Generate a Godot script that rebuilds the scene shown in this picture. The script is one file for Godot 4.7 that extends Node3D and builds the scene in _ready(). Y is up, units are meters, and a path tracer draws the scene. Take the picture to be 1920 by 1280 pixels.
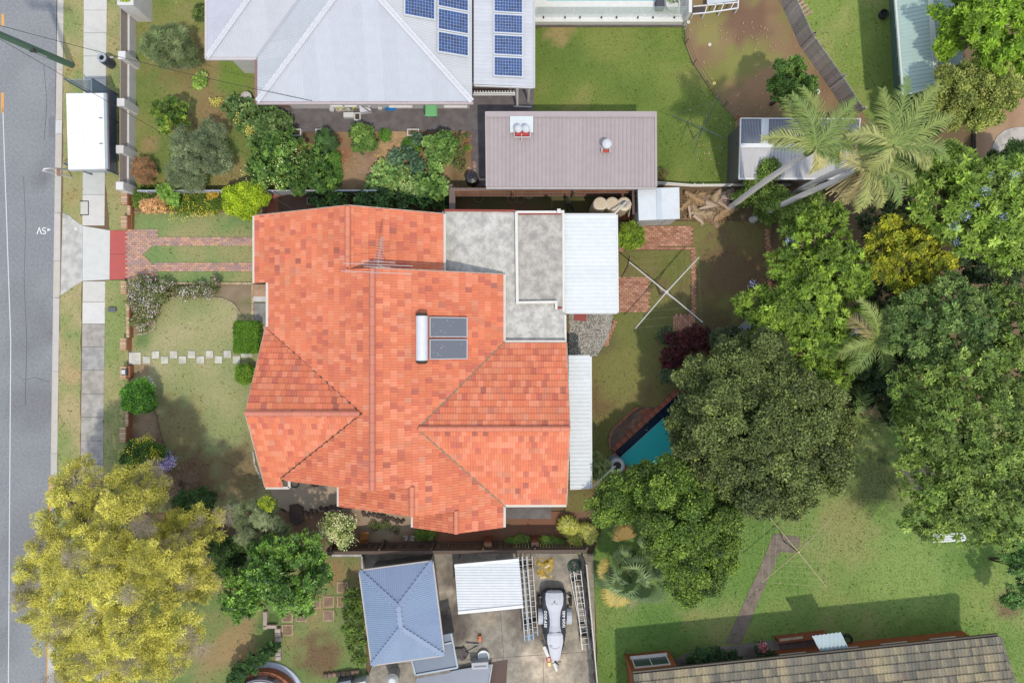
extends Node3D
# Aerial view over a suburban block: a terracotta tiled house, its neighbours, gardens, trees and the street.
# Ground is y = 0; P() gives the place on the plot plan, in metres, of a spot read off at height h.

const EYE := 35.56
var rng := RandomNumberGenerator.new()
var M := {}
var org := {}
var lev := 0.004
var fn_a := FastNoiseLite.new()
var fn_b := FastNoiseLite.new()
var fn_c := FastNoiseLite.new()
var clumps := {}


func _ready() -> void:
	var cam := Camera3D.new()
	cam.name = "camera"
	cam.position = Vector3(0, EYE, 0)
	cam.rotation_degrees = Vector3(-90, 0, 0)
	cam.fov = 53.13
	cam.near = 0.1
	cam.far = 2000.0
	add_child(cam)
	cam.current = true
	var sky := ProceduralSkyMaterial.new()
	sky.sky_top_color = Color(0.72, 0.77, 0.85)
	sky.sky_horizon_color = Color(0.90, 0.91, 0.93)
	sky.sky_curve = 0.2
	sky.ground_bottom_color = Color(0.4, 0.4, 0.34)
	sky.ground_horizon_color = Color(0.7, 0.72, 0.7)
	sky.sun_angle_max = 20.0
	var env := Environment.new()
	env.background_mode = Environment.BG_SKY
	env.sky = Sky.new()
	env.sky.sky_material = sky
	env.tonemap_mode = Environment.TONE_MAPPER_LINEAR
	env.tonemap_exposure = 0.95
	env.background_energy_multiplier = 1.65
	env.sdfgi_enabled = true
	env.ssao_enabled = true
	env.ssil_enabled = true
	var we := WorldEnvironment.new()
	we.name = "world"
	we.environment = env
	add_child(we)
	var sun := DirectionalLight3D.new()
	sun.name = "sun"
	sun.light_color = Color(1.0, 0.965, 0.9)
	sun.light_energy = 0.88
	sun.light_angular_distance = 1.6
	sun.shadow_enabled = true
	add_child(sun)
	sun.look_at_from_position(Vector3.ZERO, Vector3(-0.19, -1.0, -0.47), Vector3.FORWARD)

	rng.seed = 20240
	fn_a.seed = 11
	fn_a.frequency = 0.22
	fn_a.fractal_octaves = 4
	fn_b.seed = 23
	fn_b.frequency = 0.6
	fn_b.fractal_octaves = 4
	fn_c.seed = 37
	fn_c.frequency = 0.12
	fn_c.fractal_octaves = 3
	make_materials()
	make_clumps()
	build_ground()
	build_main_house()
	build_north_house()
	build_sheds()
	build_pool()
	build_street()
	build_south()
	build_brick_house()
	build_yard()
	build_trees()
	build_plants()


class MB:
	var v := PackedVector3Array()
	var n := PackedVector3Array()
	var c := PackedColorArray()
	var col := Color.WHITE

	func tri(a: Vector3, b: Vector3, d: Vector3) -> void:
		var nn := (b - a).cross(d - a).normalized()
		v.push_back(a); v.push_back(d); v.push_back(b)
		n.push_back(nn); n.push_back(nn); n.push_back(nn)
		c.push_back(col); c.push_back(col); c.push_back(col)

	func triup(a: Vector3, b: Vector3, d: Vector3) -> void:
		if (b - a).cross(d - a).y < 0.0:
			tri(a, d, b)
		else:
			tri(a, b, d)

	func tri3(a: Vector3, b: Vector3, d: Vector3, ca: Color, cb: Color, cd: Color) -> void:
		if (b - a).cross(d - a).y < 0.0:
			tri3(a, d, b, ca, cd, cb)
			return
		var nn := (b - a).cross(d - a).normalized()
		v.push_back(a); v.push_back(d); v.push_back(b)
		n.push_back(nn); n.push_back(nn); n.push_back(nn)
		c.push_back(ca); c.push_back(cd); c.push_back(cb)

	func trin(a: Vector3, b: Vector3, d: Vector3, na: Vector3, nb: Vector3, nd: Vector3) -> void:
		v.push_back(a); v.push_back(d); v.push_back(b)
		n.push_back(na); n.push_back(nd); n.push_back(nb)
		c.push_back(col); c.push_back(col); c.push_back(col)

	func quad(a: Vector3, b: Vector3, d: Vector3, e: Vector3) -> void:
		tri(a, b, d)
		tri(a, d, e)

	func box(ctr: Vector3, size: Vector3, bs := Basis.IDENTITY) -> void:
		var x := bs.x * size.x * 0.5
		var y := bs.y * size.y * 0.5
		var z := bs.z * size.z * 0.5
		quad(ctr - x + y + z, ctr + x + y + z, ctr + x + y - z, ctr - x + y - z)
		quad(ctr - x - y - z, ctr + x - y - z, ctr + x - y + z, ctr - x - y + z)
		quad(ctr - x - y + z, ctr + x - y + z, ctr + x + y + z, ctr - x + y + z)
		quad(ctr + x - y - z, ctr - x - y - z, ctr - x + y - z, ctr + x + y - z)
		quad(ctr + x - y + z, ctr + x - y - z, ctr + x + y - z, ctr + x + y + z)
		quad(ctr - x - y - z, ctr - x - y + z, ctr - x + y + z, ctr - x + y - z)

	# a slab with chamfered top edges
	func slab(ctr: Vector3, size: Vector3, ch := 0.02, bs := Basis.IDENTITY) -> void:
		var x := bs.x * size.x * 0.5
		var y := bs.y * size.y * 0.5
		var z := bs.z * size.z * 0.5
		var xi := bs.x * (size.x * 0.5 - ch)
		var zi := bs.z * (size.z * 0.5 - ch)
		var m := bs.y * (size.y * 0.5 - ch)
		quad(ctr - xi + y + zi, ctr + xi + y + zi, ctr + xi + y - zi, ctr - xi + y - zi)
		quad(ctr - x + m + z, ctr + x + m + z, ctr + xi + y + zi, ctr - xi + y + zi)
		quad(ctr + x + m - z, ctr - x + m - z, ctr - xi + y - zi, ctr + xi + y - zi)
		quad(ctr + x + m + z, ctr + x + m - z, ctr + xi + y - zi, ctr + xi + y + zi)
		quad(ctr - x + m - z, ctr - x + m + z, ctr - xi + y + zi, ctr - xi + y - zi)
		quad(ctr - x - y + z, ctr + x - y + z, ctr + x + m + z, ctr - x + m + z)
		quad(ctr + x - y - z, ctr - x - y - z, ctr - x + m - z, ctr + x + m - z)
		quad(ctr + x - y + z, ctr + x - y - z, ctr + x + m - z, ctr + x + m + z)
		quad(ctr - x - y - z, ctr - x - y + z, ctr - x + m + z, ctr - x + m - z)

	# a box along a..b: w wide sideways, t thick along up
	func bar(a: Vector3, b: Vector3, w: float, t: float, up := Vector3.UP) -> void:
		var z := (b - a).normalized()
		if absf(z.dot(up)) > 0.99:
			up = Vector3.RIGHT
		var x := up.cross(z).normalized()
		var y := z.cross(x)
		box((a + b) * 0.5, Vector3(w, t, a.distance_to(b)), Basis(x, y, z))

	func tube(pts: Array, rads: Array, seg := 8, cap := true) -> void:
		var rings := []
		var nrm := []
		var prev := Vector3.ZERO
		for i in pts.size():
			var d: Vector3 = (pts[mini(i + 1, pts.size() - 1)] - pts[maxi(i - 1, 0)]).normalized()
			var x: Vector3 = prev - d * prev.dot(d) if prev != Vector3.ZERO else (Vector3.UP if absf(d.y) < 0.9 else Vector3.RIGHT).cross(d)
			x = x.normalized()
			prev = x
			var y := d.cross(x)
			var ring := []
			var rn := []
			for k in seg:
				var a := TAU * k / seg
				var q := x * cos(a) + y * sin(a)
				rn.append(q)
				ring.append(pts[i] + q * rads[mini(i, rads.size() - 1)])
			rings.append(ring)
			nrm.append(rn)
		for i in pts.size() - 1:
			for k in seg:
				var j := (k + 1) % seg
				trin(rings[i][k], rings[i][j], rings[i + 1][j], nrm[i][k], nrm[i][j], nrm[i + 1][j])
				trin(rings[i][k], rings[i + 1][j], rings[i + 1][k], nrm[i][k], nrm[i + 1][j], nrm[i + 1][k])
		if cap:
			var e := pts.size() - 1
			for k in seg:
				var j := (k + 1) % seg
				tri(pts[0], rings[0][j], rings[0][k])
				tri(pts[e], rings[e][k], rings[e][j])

	# prof: Vector2(radius, height) from the outside bottom up
	func lathe(ctr: Vector3, prof: Array, seg := 20) -> void:
		for i in prof.size() - 1:
			for k in seg:
				var a := TAU * k / seg
				var b := TAU * (k + 1) / seg
				var p0 := ctr + Vector3(cos(a) * prof[i].x, prof[i].y, sin(a) * prof[i].x)
				var p1 := ctr + Vector3(cos(b) * prof[i].x, prof[i].y, sin(b) * prof[i].x)
				var p2 := ctr + Vector3(cos(b) * prof[i + 1].x, prof[i + 1].y, sin(b) * prof[i + 1].x)
				var p3 := ctr + Vector3(cos(a) * prof[i + 1].x, prof[i + 1].y, sin(a) * prof[i + 1].x)
				if prof[i].x > 0.0005:
					tri(p1, p0, p2)
				if prof[i + 1].x > 0.0005:
					tri(p0, p3, p2)

	func prism(poly: PackedVector2Array, y0: float, y1: float, under := false) -> void:
		var area := 0.0
		for i in poly.size():
			area += poly[i].cross(poly[(i + 1) % poly.size()])
		if area > 0.0:
			poly = poly.duplicate()
			poly.reverse()
		var ids := Geometry2D.triangulate_polygon(poly)
		for i in range(0, ids.size(), 3):
			var a := poly[ids[i]]
			var b := poly[ids[i + 1]]
			var d := poly[ids[i + 2]]
			triup(Vector3(a.x, y1, a.y), Vector3(b.x, y1, b.y), Vector3(d.x, y1, d.y))
			if under:
				triup(Vector3(a.x, y0, a.y), Vector3(b.x, y0, b.y), Vector3(d.x, y0, d.y))
		for i in poly.size():
			var a := poly[i]
			var b := poly[(i + 1) % poly.size()]
			quad(Vector3(a.x, y0, a.y), Vector3(b.x, y0, b.y), Vector3(b.x, y1, b.y), Vector3(a.x, y1, a.y))

	func add(av: PackedVector3Array, an: PackedVector3Array, xf: Transform3D, color: Color) -> void:
		v.append_array(xf * av)
		n.append_array(Transform3D(xf.basis.orthonormalized(), Vector3.ZERO) * an)
		var cc := PackedColorArray()
		cc.resize(av.size())
		cc.fill(color)
		c.append_array(cc)

	func blade(b: Vector3, t: Vector3, side: Vector3, fold := 0.0) -> void:
		var m := b.lerp(t, 0.45)
		var up := (t - b).cross(side).normalized() * fold
		tri(b, m + side + up, t)
		tri(b, t, m - side + up)

	func mesh(mat: Material, off: Vector3) -> ArrayMesh:
		var a := []
		a.resize(Mesh.ARRAY_MAX)
		a[Mesh.ARRAY_VERTEX] = Transform3D(Basis.IDENTITY, -off) * v
		a[Mesh.ARRAY_NORMAL] = n
		a[Mesh.ARRAY_COLOR] = c
		var m := ArrayMesh.new()
		m.add_surface_from_arrays(Mesh.PRIMITIVE_TRIANGLES, a)
		m.surface_set_material(0, mat)
		return m

	func base() -> Vector3:
		var lo := v[0]
		var hi := v[0]
		for q in v:
			lo = lo.min(q)
			hi = hi.max(q)
		return Vector3((lo.x + hi.x) * 0.5, lo.y, (lo.z + hi.z) * 0.5)


func P(px: float, py: float, h := 0.0) -> Vector3:
	var s := (1.0 - h / EYE) / 36.0
	return Vector3((px - 960.0) * s, h, (py - 640.0) * s)


func P2(px: float, py: float, h := 0.0) -> Vector2:
	var q := P(px, py, h)
	return Vector2(q.x, q.z)


func poly(a: Array, h := 0.0) -> PackedVector2Array:
	var r := PackedVector2Array()
	for i in range(0, a.size(), 2):
		r.push_back(P2(a[i], a[i + 1], h))
	return r


func lin(r: int, g: int, b: int) -> Color:
	return Color8(r, g, b).srgb_to_linear()


func rf(a: float, b: float) -> float:
	return rng.randf_range(a, b)


func mb() -> MB:
	return MB.new()


func thing(called: String, label: String, category: String, at: Vector3, group := "") -> Node3D:
	var o := Node3D.new()
	o.name = called
	o.position = at
	o.set_meta("label", label)
	o.set_meta("category", category)
	if group:
		o.set_meta("group", group)
	add_child(o, true)
	org[o] = at
	return o


func put(called: String, b: MB, mat: Material, parent: Node3D, kind := "") -> MeshInstance3D:
	var off: Vector3 = org.get(parent, Vector3.ZERO)
	var o := MeshInstance3D.new()
	o.name = called
	o.mesh = b.mesh(mat, off)
	parent.add_child(o, true)
	org[o] = off
	if kind:
		o.set_meta("kind", kind)
	return o


func solo(called: String, b: MB, mat: Material, label: String, category: String, group := "") -> MeshInstance3D:
	var off := b.base()
	var o := MeshInstance3D.new()
	o.name = called
	o.mesh = b.mesh(mat, off)
	o.position = off
	o.set_meta("label", label)
	o.set_meta("category", category)
	if group:
		o.set_meta("group", group)
	add_child(o, true)
	org[o] = off
	return o


func struct(called: String, b: MB, mat: Material, label: String, kind := "structure") -> MeshInstance3D:
	var o := put(called, b, mat, self, kind)
	o.set_meta("label", label)
	return o


# ---------------------------------------------------------------- materials
func noise_tex(freq: float, oct: int, lo: float, hi: float, sd: int, speck := 0.0, size := 512, gain := 0.55, kind := FastNoiseLite.TYPE_SIMPLEX_SMOOTH) -> ImageTexture:
	var f := FastNoiseLite.new()
	f.noise_type = kind
	f.seed = sd
	f.frequency = freq
	f.fractal_octaves = oct
	f.fractal_gain = gain
	var g := f.get_seamless_image(size, size, false, false, 0.15)
	g.convert(Image.FORMAT_L8)
	var d := g.get_data()
	var r := RandomNumberGenerator.new()
	r.seed = sd
	for i in d.size():
		var t := lo + (hi - lo) * smoothstep(0.12, 0.88, d[i] / 255.0)
		if speck > 0.0:
			t += r.randfn(0.0, speck)
		d[i] = int(pow(clampf(t, 0.0, 1.0), 0.4545) * 255.0)
	var im := Image.create_from_data(size, size, false, Image.FORMAT_L8, d)
	im.convert(Image.FORMAT_RGB8)
	return ImageTexture.create_from_image(im)


func mk(key: String, c: Color, rough := 0.85, tex: Texture2D = null, span := 2.0, bump := 0.0, metal := 0.0) -> StandardMaterial3D:
	var m := StandardMaterial3D.new()
	m.albedo_color = c.linear_to_srgb()
	m.roughness = rough
	m.metallic = metal
	m.vertex_color_use_as_albedo = true
	m.cull_mode = BaseMaterial3D.CULL_DISABLED
	if tex:
		m.albedo_texture = tex
		m.uv1_triplanar = true
		m.uv1_world_triplanar = true
		m.uv1_scale = Vector3.ONE / span
		if bump > 0.0:
			m.heightmap_enabled = true
			m.heightmap_texture = tex
			m.heightmap_scale = bump
	M[key] = m
	return m


func make_materials() -> void:
	var grain := noise_tex(0.05, 4, 0.72, 1.0, 3, 0.05)
	var soft := noise_tex(0.012, 5, 0.935, 1.0, 4, 0.008)
	var stain := noise_tex(0.008, 6, 0.70, 1.0, 5, 0.02, 1024, 0.62)
	var grime := noise_tex(0.013, 6, 0.60, 1.0, 15, 0.03, 1024, 0.72)
	var tar := noise_tex(0.02, 4, 0.82, 1.0, 6, 0.05)
	var turf := noise_tex(0.05, 5, 0.66, 1.0, 7, 0.05, 1024, 0.7)
	var bark := noise_tex(0.03, 5, 0.6, 1.0, 8, 0.05)
	var tilet := noise_tex(0.03, 4, 0.82, 1.0, 9, 0.03)
	var W := Color.WHITE
	mk("turf", W, 0.95, turf, 3.1)
	mk("soil", W, 0.95, turf, 2.3)
	mk("blade", W, 0.8).backlight = Color(0.25, 0.3, 0.1)
	mk("road", W, 0.9, tar, 1.9)
	mk("pave", W, 0.9, soft, 3.0)
	mk("stain", W, 0.9, stain, 5.2)
	mk("grime", W, 0.9, grime, 9.3)
	mk("brick", W, 0.92, grain, 0.8)
	mk("tile", W, 0.78, tilet, 0.9)
	mk("oldtile", W, 0.92, grime, 1.3)
	mk("metal", W, 0.45, soft, 3.5)
	mk("paint", W, 0.6, soft, 2.5)
	mk("wood", W, 0.9, bark, 0.7)
	mk("bark", W, 0.95, bark, 0.9, 0.3)
	mk("plastic", W, 0.45)
	mk("gloss", W, 0.25)
	mk("matte", W, 0.9)
	mk("steel", W, 0.35, null, 1.0, 0.0, 0.8)
	mk("panel", W, 0.12).clearcoat_enabled = true
	mk("water", Color(0.02, 0.16, 0.18), 0.05)
	var lf := mk("leaf", W, 0.62)
	lf.backlight_enabled = true
	lf.backlight = Color(0.35, 0.4, 0.2)
	var lw := mk("waxy", W, 0.38)
	lw.backlight_enabled = true
	lw.backlight = Color(0.25, 0.3, 0.12)
	mk("flower", W, 0.8)
	M.blade.backlight_enabled = true
	var gl := mk("glass", Color(0.75, 0.85, 0.85), 0.03)
	gl.transparency = BaseMaterial3D.TRANSPARENCY_ALPHA
	gl.albedo_color.a = 0.22
	var dk := mk("dark_glass", Color(0.03, 0.05, 0.06), 0.08)
	dk.clearcoat_enabled = true


# ---------------------------------------------------------------- ground sheets
func jag(pg: PackedVector2Array, amp: float, step := 0.3) -> PackedVector2Array:
	var r := PackedVector2Array()
	for i in pg.size():
		var a := pg[i]
		var b := pg[(i + 1) % pg.size()]
		var k := maxi(1, int(a.distance_to(b) / step))
		for j in k:
			var q := a.lerp(b, float(j) / k)
			r.push_back(q + Vector2(fn_c.get_noise_2d(q.x * 9.0, q.y * 9.0), fn_c.get_noise_2d(q.y * 9.0 + 70.0, q.x * 9.0)) * amp)
	return r


func sheet_mb(pg: PackedVector2Array, y: float, colf: Callable, cell := 0.4) -> MB:
	var b := mb()
	var lo := pg[0]
	var hi := pg[0]
	for q in pg:
		lo = lo.min(q)
		hi = hi.max(q)
	var nx := int(ceil((hi.x - lo.x) / cell))
	var nz := int(ceil((hi.y - lo.y) / cell))
	for i in nx:
		for j in nz:
			var a := lo + Vector2(i, j) * cell
			var sq := PackedVector2Array([a, a + Vector2(cell, 0), a + Vector2(cell, cell), a + Vector2(0, cell)])
			for piece in Geometry2D.intersect_polygons(sq, pg):
				var ids := Geometry2D.triangulate_polygon(piece)
				for k in range(0, ids.size(), 3):
					var t := []
					for m in 3:
						t.append(piece[ids[k + m]])
					b.tri3(Vector3(t[0].x, y, t[0].y), Vector3(t[1].x, y, t[1].y), Vector3(t[2].x, y, t[2].y), colf.call(t[0]), colf.call(t[1]), colf.call(t[2]))
	return b


# a ground sheet of its own, one step above the one before
func ground(called: String, pg: PackedVector2Array, mat: String, colf: Callable, label: String, edge := 0.0, cell := 0.4) -> MeshInstance3D:
	lev += 0.004
	return struct(called, sheet_mb(jag(pg, edge) if edge > 0.0 else pg, lev, colf, cell), M[mat], label)


func tuft(b: MB, q: Vector3, h: float, c: Color, k := 3) -> void:
	b.col = c
	for i in k:
		var a := rf(0, TAU)
		var d := Vector3(cos(a), 0, sin(a))
		var lean := d * h * rf(0.25, 0.9)
		var s := Vector3(-d.z, 0, d.x) * h * rf(0.10, 0.2)
		b.tri(q - s, q + s, q + lean + Vector3(0, h * rf(0.5, 1.0), 0))


# short grass standing on a lawn: nobody could count it
func grass(pg: PackedVector2Array, colf: Callable, per: float, h: float, label: String) -> void:
	var b := mb()
	var lo := pg[0]
	var hi := pg[0]
	for q in pg:
		lo = lo.min(q)
		hi = hi.max(q)
	var k := int((hi.x - lo.x) * (hi.y - lo.y) * per)
	for i in k:
		var q := Vector2(rf(lo.x, hi.x), rf(lo.y, hi.y))
		if not Geometry2D.is_point_in_polygon(q, pg):
			continue
		var c: Color = colf.call(q)
		var t := rf(0.75, 1.35)
		if rng.randf() < 0.035 and fn_b.get_noise_2d(q.x, q.y) > 0.0:
			t *= [0.55, 0.7, 1.5][i % 3]
			tuft(b, Vector3(q.x, lev, q.y), h * 1.9, Color(c.r * t * 0.85, c.g * t, c.b * t * 0.7), 5)
			continue
		tuft(b, Vector3(q.x, lev, q.y), h * rf(0.6, 1.3), Color(c.r * t * rf(0.9, 1.1), c.g * t, c.b * t * rf(0.8, 1.1)))
	struct("grass", b, M.blade, label, "stuff")


func mix3(cs: Array, q: Vector2, f := 1.0, off := 0.0) -> Color:
	var t := fn_a.get_noise_2d(q.x * f + off, q.y * f) * 0.9 + fn_b.get_noise_2d(q.x * f, q.y * f + off) * 0.75
	var c: Color = cs[0].lerp(cs[1], smoothstep(-0.45, 0.25, t)).lerp(cs[2], smoothstep(0.1, 0.65, t))
	return c


func spots(base: Color, q: Vector2, list: Array) -> Color:
	for s in list:
		var w: float = fn_b.get_noise_2d(q.x * 2.0, q.y * 2.0) * 0.55
		base = base.lerp(s[3], 1.0 - smoothstep(0.55, 1.15, q.distance_to(P2(s[0], s[1])) / (s[2] / 36.0) + w))
	return base


# ---------------------------------------------------------------- roofs
func frame(p: Array) -> Transform3D:
	var nn := Vector3.ZERO
	for i in p.size():
		nn += (p[i] - p[0]).cross(p[(i + 1) % p.size()] - p[0])
	nn = nn.normalized()
	if nn.y < 0.0:
		nn = -nn
	var g := Vector3.UP - nn * nn.y
	var vv := g.normalized() if g.length() > 0.001 else Vector3.FORWARD
	var uu := vv.cross(nn)
	return Transform3D(Basis(uu, vv, nn), p[0])


func flat2(f: Transform3D, p: Array) -> PackedVector2Array:
	var r := PackedVector2Array()
	for q in p:
		var d: Vector3 = q - f.origin
		r.push_back(Vector2(d.dot(f.basis.x), d.dot(f.basis.y)))
	return r


const SINE := [[0.0, -1.0], [0.25, 0.0], [0.5, 1.0], [0.75, 0.0]]
const RIBS := [[0.0, 0.0], [0.62, 0.0], [0.72, 1.0], [0.90, 1.0]]


# profiled metal sheeting over a convex face; ribs run up the slope
func sheeting(b: MB, p: Array, pitch: float, amp: float, prof: Array, across := false) -> void:
	var f := frame(p)
	if across:
		f = Transform3D(Basis(f.basis.y, -f.basis.x, f.basis.z), f.origin)
	var pg := flat2(f, p)
	var lo := INF
	var hi := -INF
	for q in pg:
		lo = minf(lo, q.x)
		hi = maxf(hi, q.x)
	var us := [lo]
	var zs := [0.0]
	var k := 0
	var u := lo
	while u < hi - 0.002:
		for s in prof:
			var uu: float = lo + (k + s[0]) * pitch
			if uu > us[-1] + 0.0005 and uu < hi - 0.0005:
				us.append(uu)
				zs.append(s[1] * amp)
		k += 1
		u = lo + k * pitch
	us.append(hi)
	zs.append(0.0)
	for q in pg:
		var at: int = us.bsearch(q.x)
		if at < us.size() and absf(us[at] - q.x) > 0.001 and at > 0:
			var z: float = lerpf(zs[at - 1], zs[at], (q.x - us[at - 1]) / (us[at] - us[at - 1]))
			us.insert(at, q.x)
			zs.insert(at, z)
	var span := func(x: float) -> Vector2:
		var a := INF
		var d := -INF
		for i in pg.size():
			var s := pg[i]
			var t := pg[(i + 1) % pg.size()]
			if (x < minf(s.x, t.x) - 0.0002) or (x > maxf(s.x, t.x) + 0.0002):
				continue
			if absf(t.x - s.x) < 0.0004:
				a = minf(a, minf(s.y, t.y))
				d = maxf(d, maxf(s.y, t.y))
			else:
				var y := lerpf(s.y, t.y, clampf((x - s.x) / (t.x - s.x), 0.0, 1.0))
				a = minf(a, y)
				d = maxf(d, y)
		return Vector2(a, d)
	var was: Vector2 = span.call(us[0])
	var base_col := b.col
	for i in us.size() - 1:
		var tone := 1.0 + 0.025 * sin(floorf((us[i] - lo) / 0.76) * 2.4 + hi)
		b.col = Color(base_col.r * tone, base_col.g * tone, base_col.b * tone)
		var now: Vector2 = span.call(us[i + 1])
		if was.x != INF and now.x != INF:
			b.quad(f * Vector3(us[i], was.x, zs[i]), f * Vector3(us[i + 1], now.x, zs[i + 1]), f * Vector3(us[i + 1], now.y, zs[i + 1]), f * Vector3(us[i], was.y, zs[i]))
		was = now


var tile_lot := []


func tile_mesh(w: float, g: float, lip: float, ribs: Array) -> MB:
	var b := mb()
	for i in ribs.size() - 1:
		var x0: float = ribs[i][0] * w
		var x1: float = ribs[i + 1][0] * w
		var z0: float = ribs[i][1]
		var z1: float = ribs[i + 1][1]
		b.quad(Vector3(x0, 0, z0 + lip), Vector3(x1, 0, z1 + lip), Vector3(x1, g, z1), Vector3(x0, g, z0))
		b.quad(Vector3(x0, 0, -0.005), Vector3(x1, 0, -0.005), Vector3(x1, 0, z1 + lip), Vector3(x0, 0, z0 + lip))
	return b


# tiles laid in courses over a face (3-D outline, any simple shape); whole ones go to tile_lot, cut ones into cut
func lay_tiles(p: Array, w: float, g: float, lip: float, tone: Callable, cut: MB, from_eave := 0.0) -> void:
	var f := frame(p)
	var pg := flat2(f, p)
	var lo := pg[0]
	var hi := pg[0]
	for q in pg:
		lo = lo.min(q)
		hi = hi.max(q)
	lo.y += from_eave
	var rows := int(ceil((hi.y - lo.y) / g))
	for j in rows:
		var n_c := int(ceil((hi.x - lo.x) / w)) + 1
		for i in n_c:
			var a := Vector2(lo.x + (i - 0.5 * (j % 2)) * w, lo.y + j * g)
			var sq := PackedVector2Array([a, a + Vector2(w, 0), a + Vector2(w, g), a + Vector2(0, g)])
			for piece in Geometry2D.intersect_polygons(sq, pg):
				var area := 0.0
				for k in piece.size():
					area += piece[k].cross(piece[(k + 1) % piece.size()]) * 0.5
				var c: Color = tone.call()
				if absf(area) > 0.985 * w * g:
					tile_lot.append([Transform3D(f.basis, f * Vector3(a.x, a.y, rf(0.0, 0.006))), c])
				elif absf(area) > 0.0005:
					var ids := Geometry2D.triangulate_polygon(piece)
					cut.col = c
					for k in range(0, ids.size(), 3):
						var t := []
						for m in 3:
							var s: Vector2 = piece[ids[k + m]]
							t.append(f * Vector3(s.x, s.y, lip * (1.0 - (s.y - a.y) / g) + 0.003))
						cut.triup(t[0], t[1], t[2])


# the 300 tiles nearest the eye are pieces of their own, the rest one mass
func place_tiles(roof: Node3D, w: float, g: float, lip: float, ribs: Array, cut: MB, mat: Material, eye: Vector3) -> void:
	tile_lot.sort_custom(func(a, b): return a[0].origin.distance_squared_to(eye) < b[0].origin.distance_squared_to(eye))
	var one := tile_mesh(w, g, lip, ribs)
	var made := {}
	var off: Vector3 = org[roof]
	for i in tile_lot.size():
		var t: Transform3D = tile_lot[i][0]
		var patch := 1.03 + 0.10 * fn_a.get_noise_2d(t.origin.x * 2.0, t.origin.z * 2.0) + 0.08 * fn_b.get_noise_2d(t.origin.x * 3.0, t.origin.z * 1.5)
		var c: Color = tile_lot[i][1] * patch
		if fn_b.get_noise_2d(t.origin.z * 2.6, t.origin.x * 1.1 + 30.0) > 0.42:
			c = c.lerp(Color(0.36, 0.25, 0.19), 0.2)
		if i < 300:
			var key := Color(snappedf(c.r, 0.04), snappedf(c.g, 0.025), snappedf(c.b, 0.02))
			if not made.has(key):
				one.col = c
				one.c.fill(c)
				made[key] = one.mesh(mat, Vector3.ZERO)
			var o := MeshInstance3D.new()
			o.name = "roof_tile"
			o.mesh = made[key]
			o.transform = Transform3D(t.basis, t.origin - off)
			roof.add_child(o, true)
		else:
			cut.add(one.v, one.n, t, c)
	tile_lot.clear()
	put("roof_tiles", cut, mat, roof, "stuff")


# ridge or hip capping in separate lengths
func capping(roof: Node3D, a: Vector3, b: Vector3, each: float, r: float, tone: Callable, mat: Material, called := "ridge_tile") -> void:
	var k := maxi(1, int(round(a.distance_to(b) / each)))
	var d := (b - a).normalized()
	var x := d.cross(Vector3.UP).normalized()
	var y := x.cross(d)
	for i in k:
		var s := mb()
		s.col = tone.call()
		var p := a.lerp(b, (i + 0.015) / k)
		var q := a.lerp(b, (i + 1.0) / k)
		var r0 := r * 1.07
		for m in 6:
			var t0 := lerpf(-0.3, PI + 0.3, m / 6.0)
			var t1 := lerpf(-0.3, PI + 0.3, (m + 1) / 6.0)
			var e0 := x * cos(t0) + y * sin(t0) * 0.75
			var e1 := x * cos(t1) + y * sin(t1) * 0.75
			s.trin(p + e0 * r0, q + e1 * r, p + e1 * r0, e0, e1, e1)
			s.trin(p + e0 * r0, q + e0 * r, q + e1 * r, e0, e0, e1)
			s.tri(p + y * -0.03, p + e0 * r0, p + e1 * r0)
		put(called, s, mat, roof)


func gutter(parent: Node3D, pts: Array, c: Color, w := 0.12, called := "gutter") -> void:
	var b := mb()
	b.col = c
	for i in pts.size() - 1:
		b.bar(pts[i] + Vector3(0, -0.07, 0), pts[i + 1] + Vector3(0, -0.07, 0), w, 0.11)
	put(called, b, M.paint, parent)


# the albedo that shows as this sRGB tone in full sun here
func A(r: int, g: int, b: int, k := 1.0) -> Color:
	var c := lin(r, g, b) * (0.74 * k)
	c.a = 1.0
	return c


func vary(c: Color, amt := 0.12) -> Color:
	var t := rf(1.0 - amt, 1.0 + amt)
	return Color(c.r * t * rf(0.97, 1.03), c.g * t, c.b * t * rf(0.96, 1.04))


func three(list: Array, f := 1.0, off := 0.0, sp := []) -> Callable:
	return func(q: Vector2) -> Color:
		var c := spots(mix3(list, q, f, off), q, sp)
		return Color(c.r * 1.28, c.g * 1.3, c.b * 1.28)


func plain(c: Color, amt := 0.06) -> Callable:
	return func(q: Vector2) -> Color:
		var t := 1.0 + fn_b.get_noise_2d(q.x, q.y) * amt * 2.0
		return Color(c.r * t, c.g * t, c.b * t)


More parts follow.
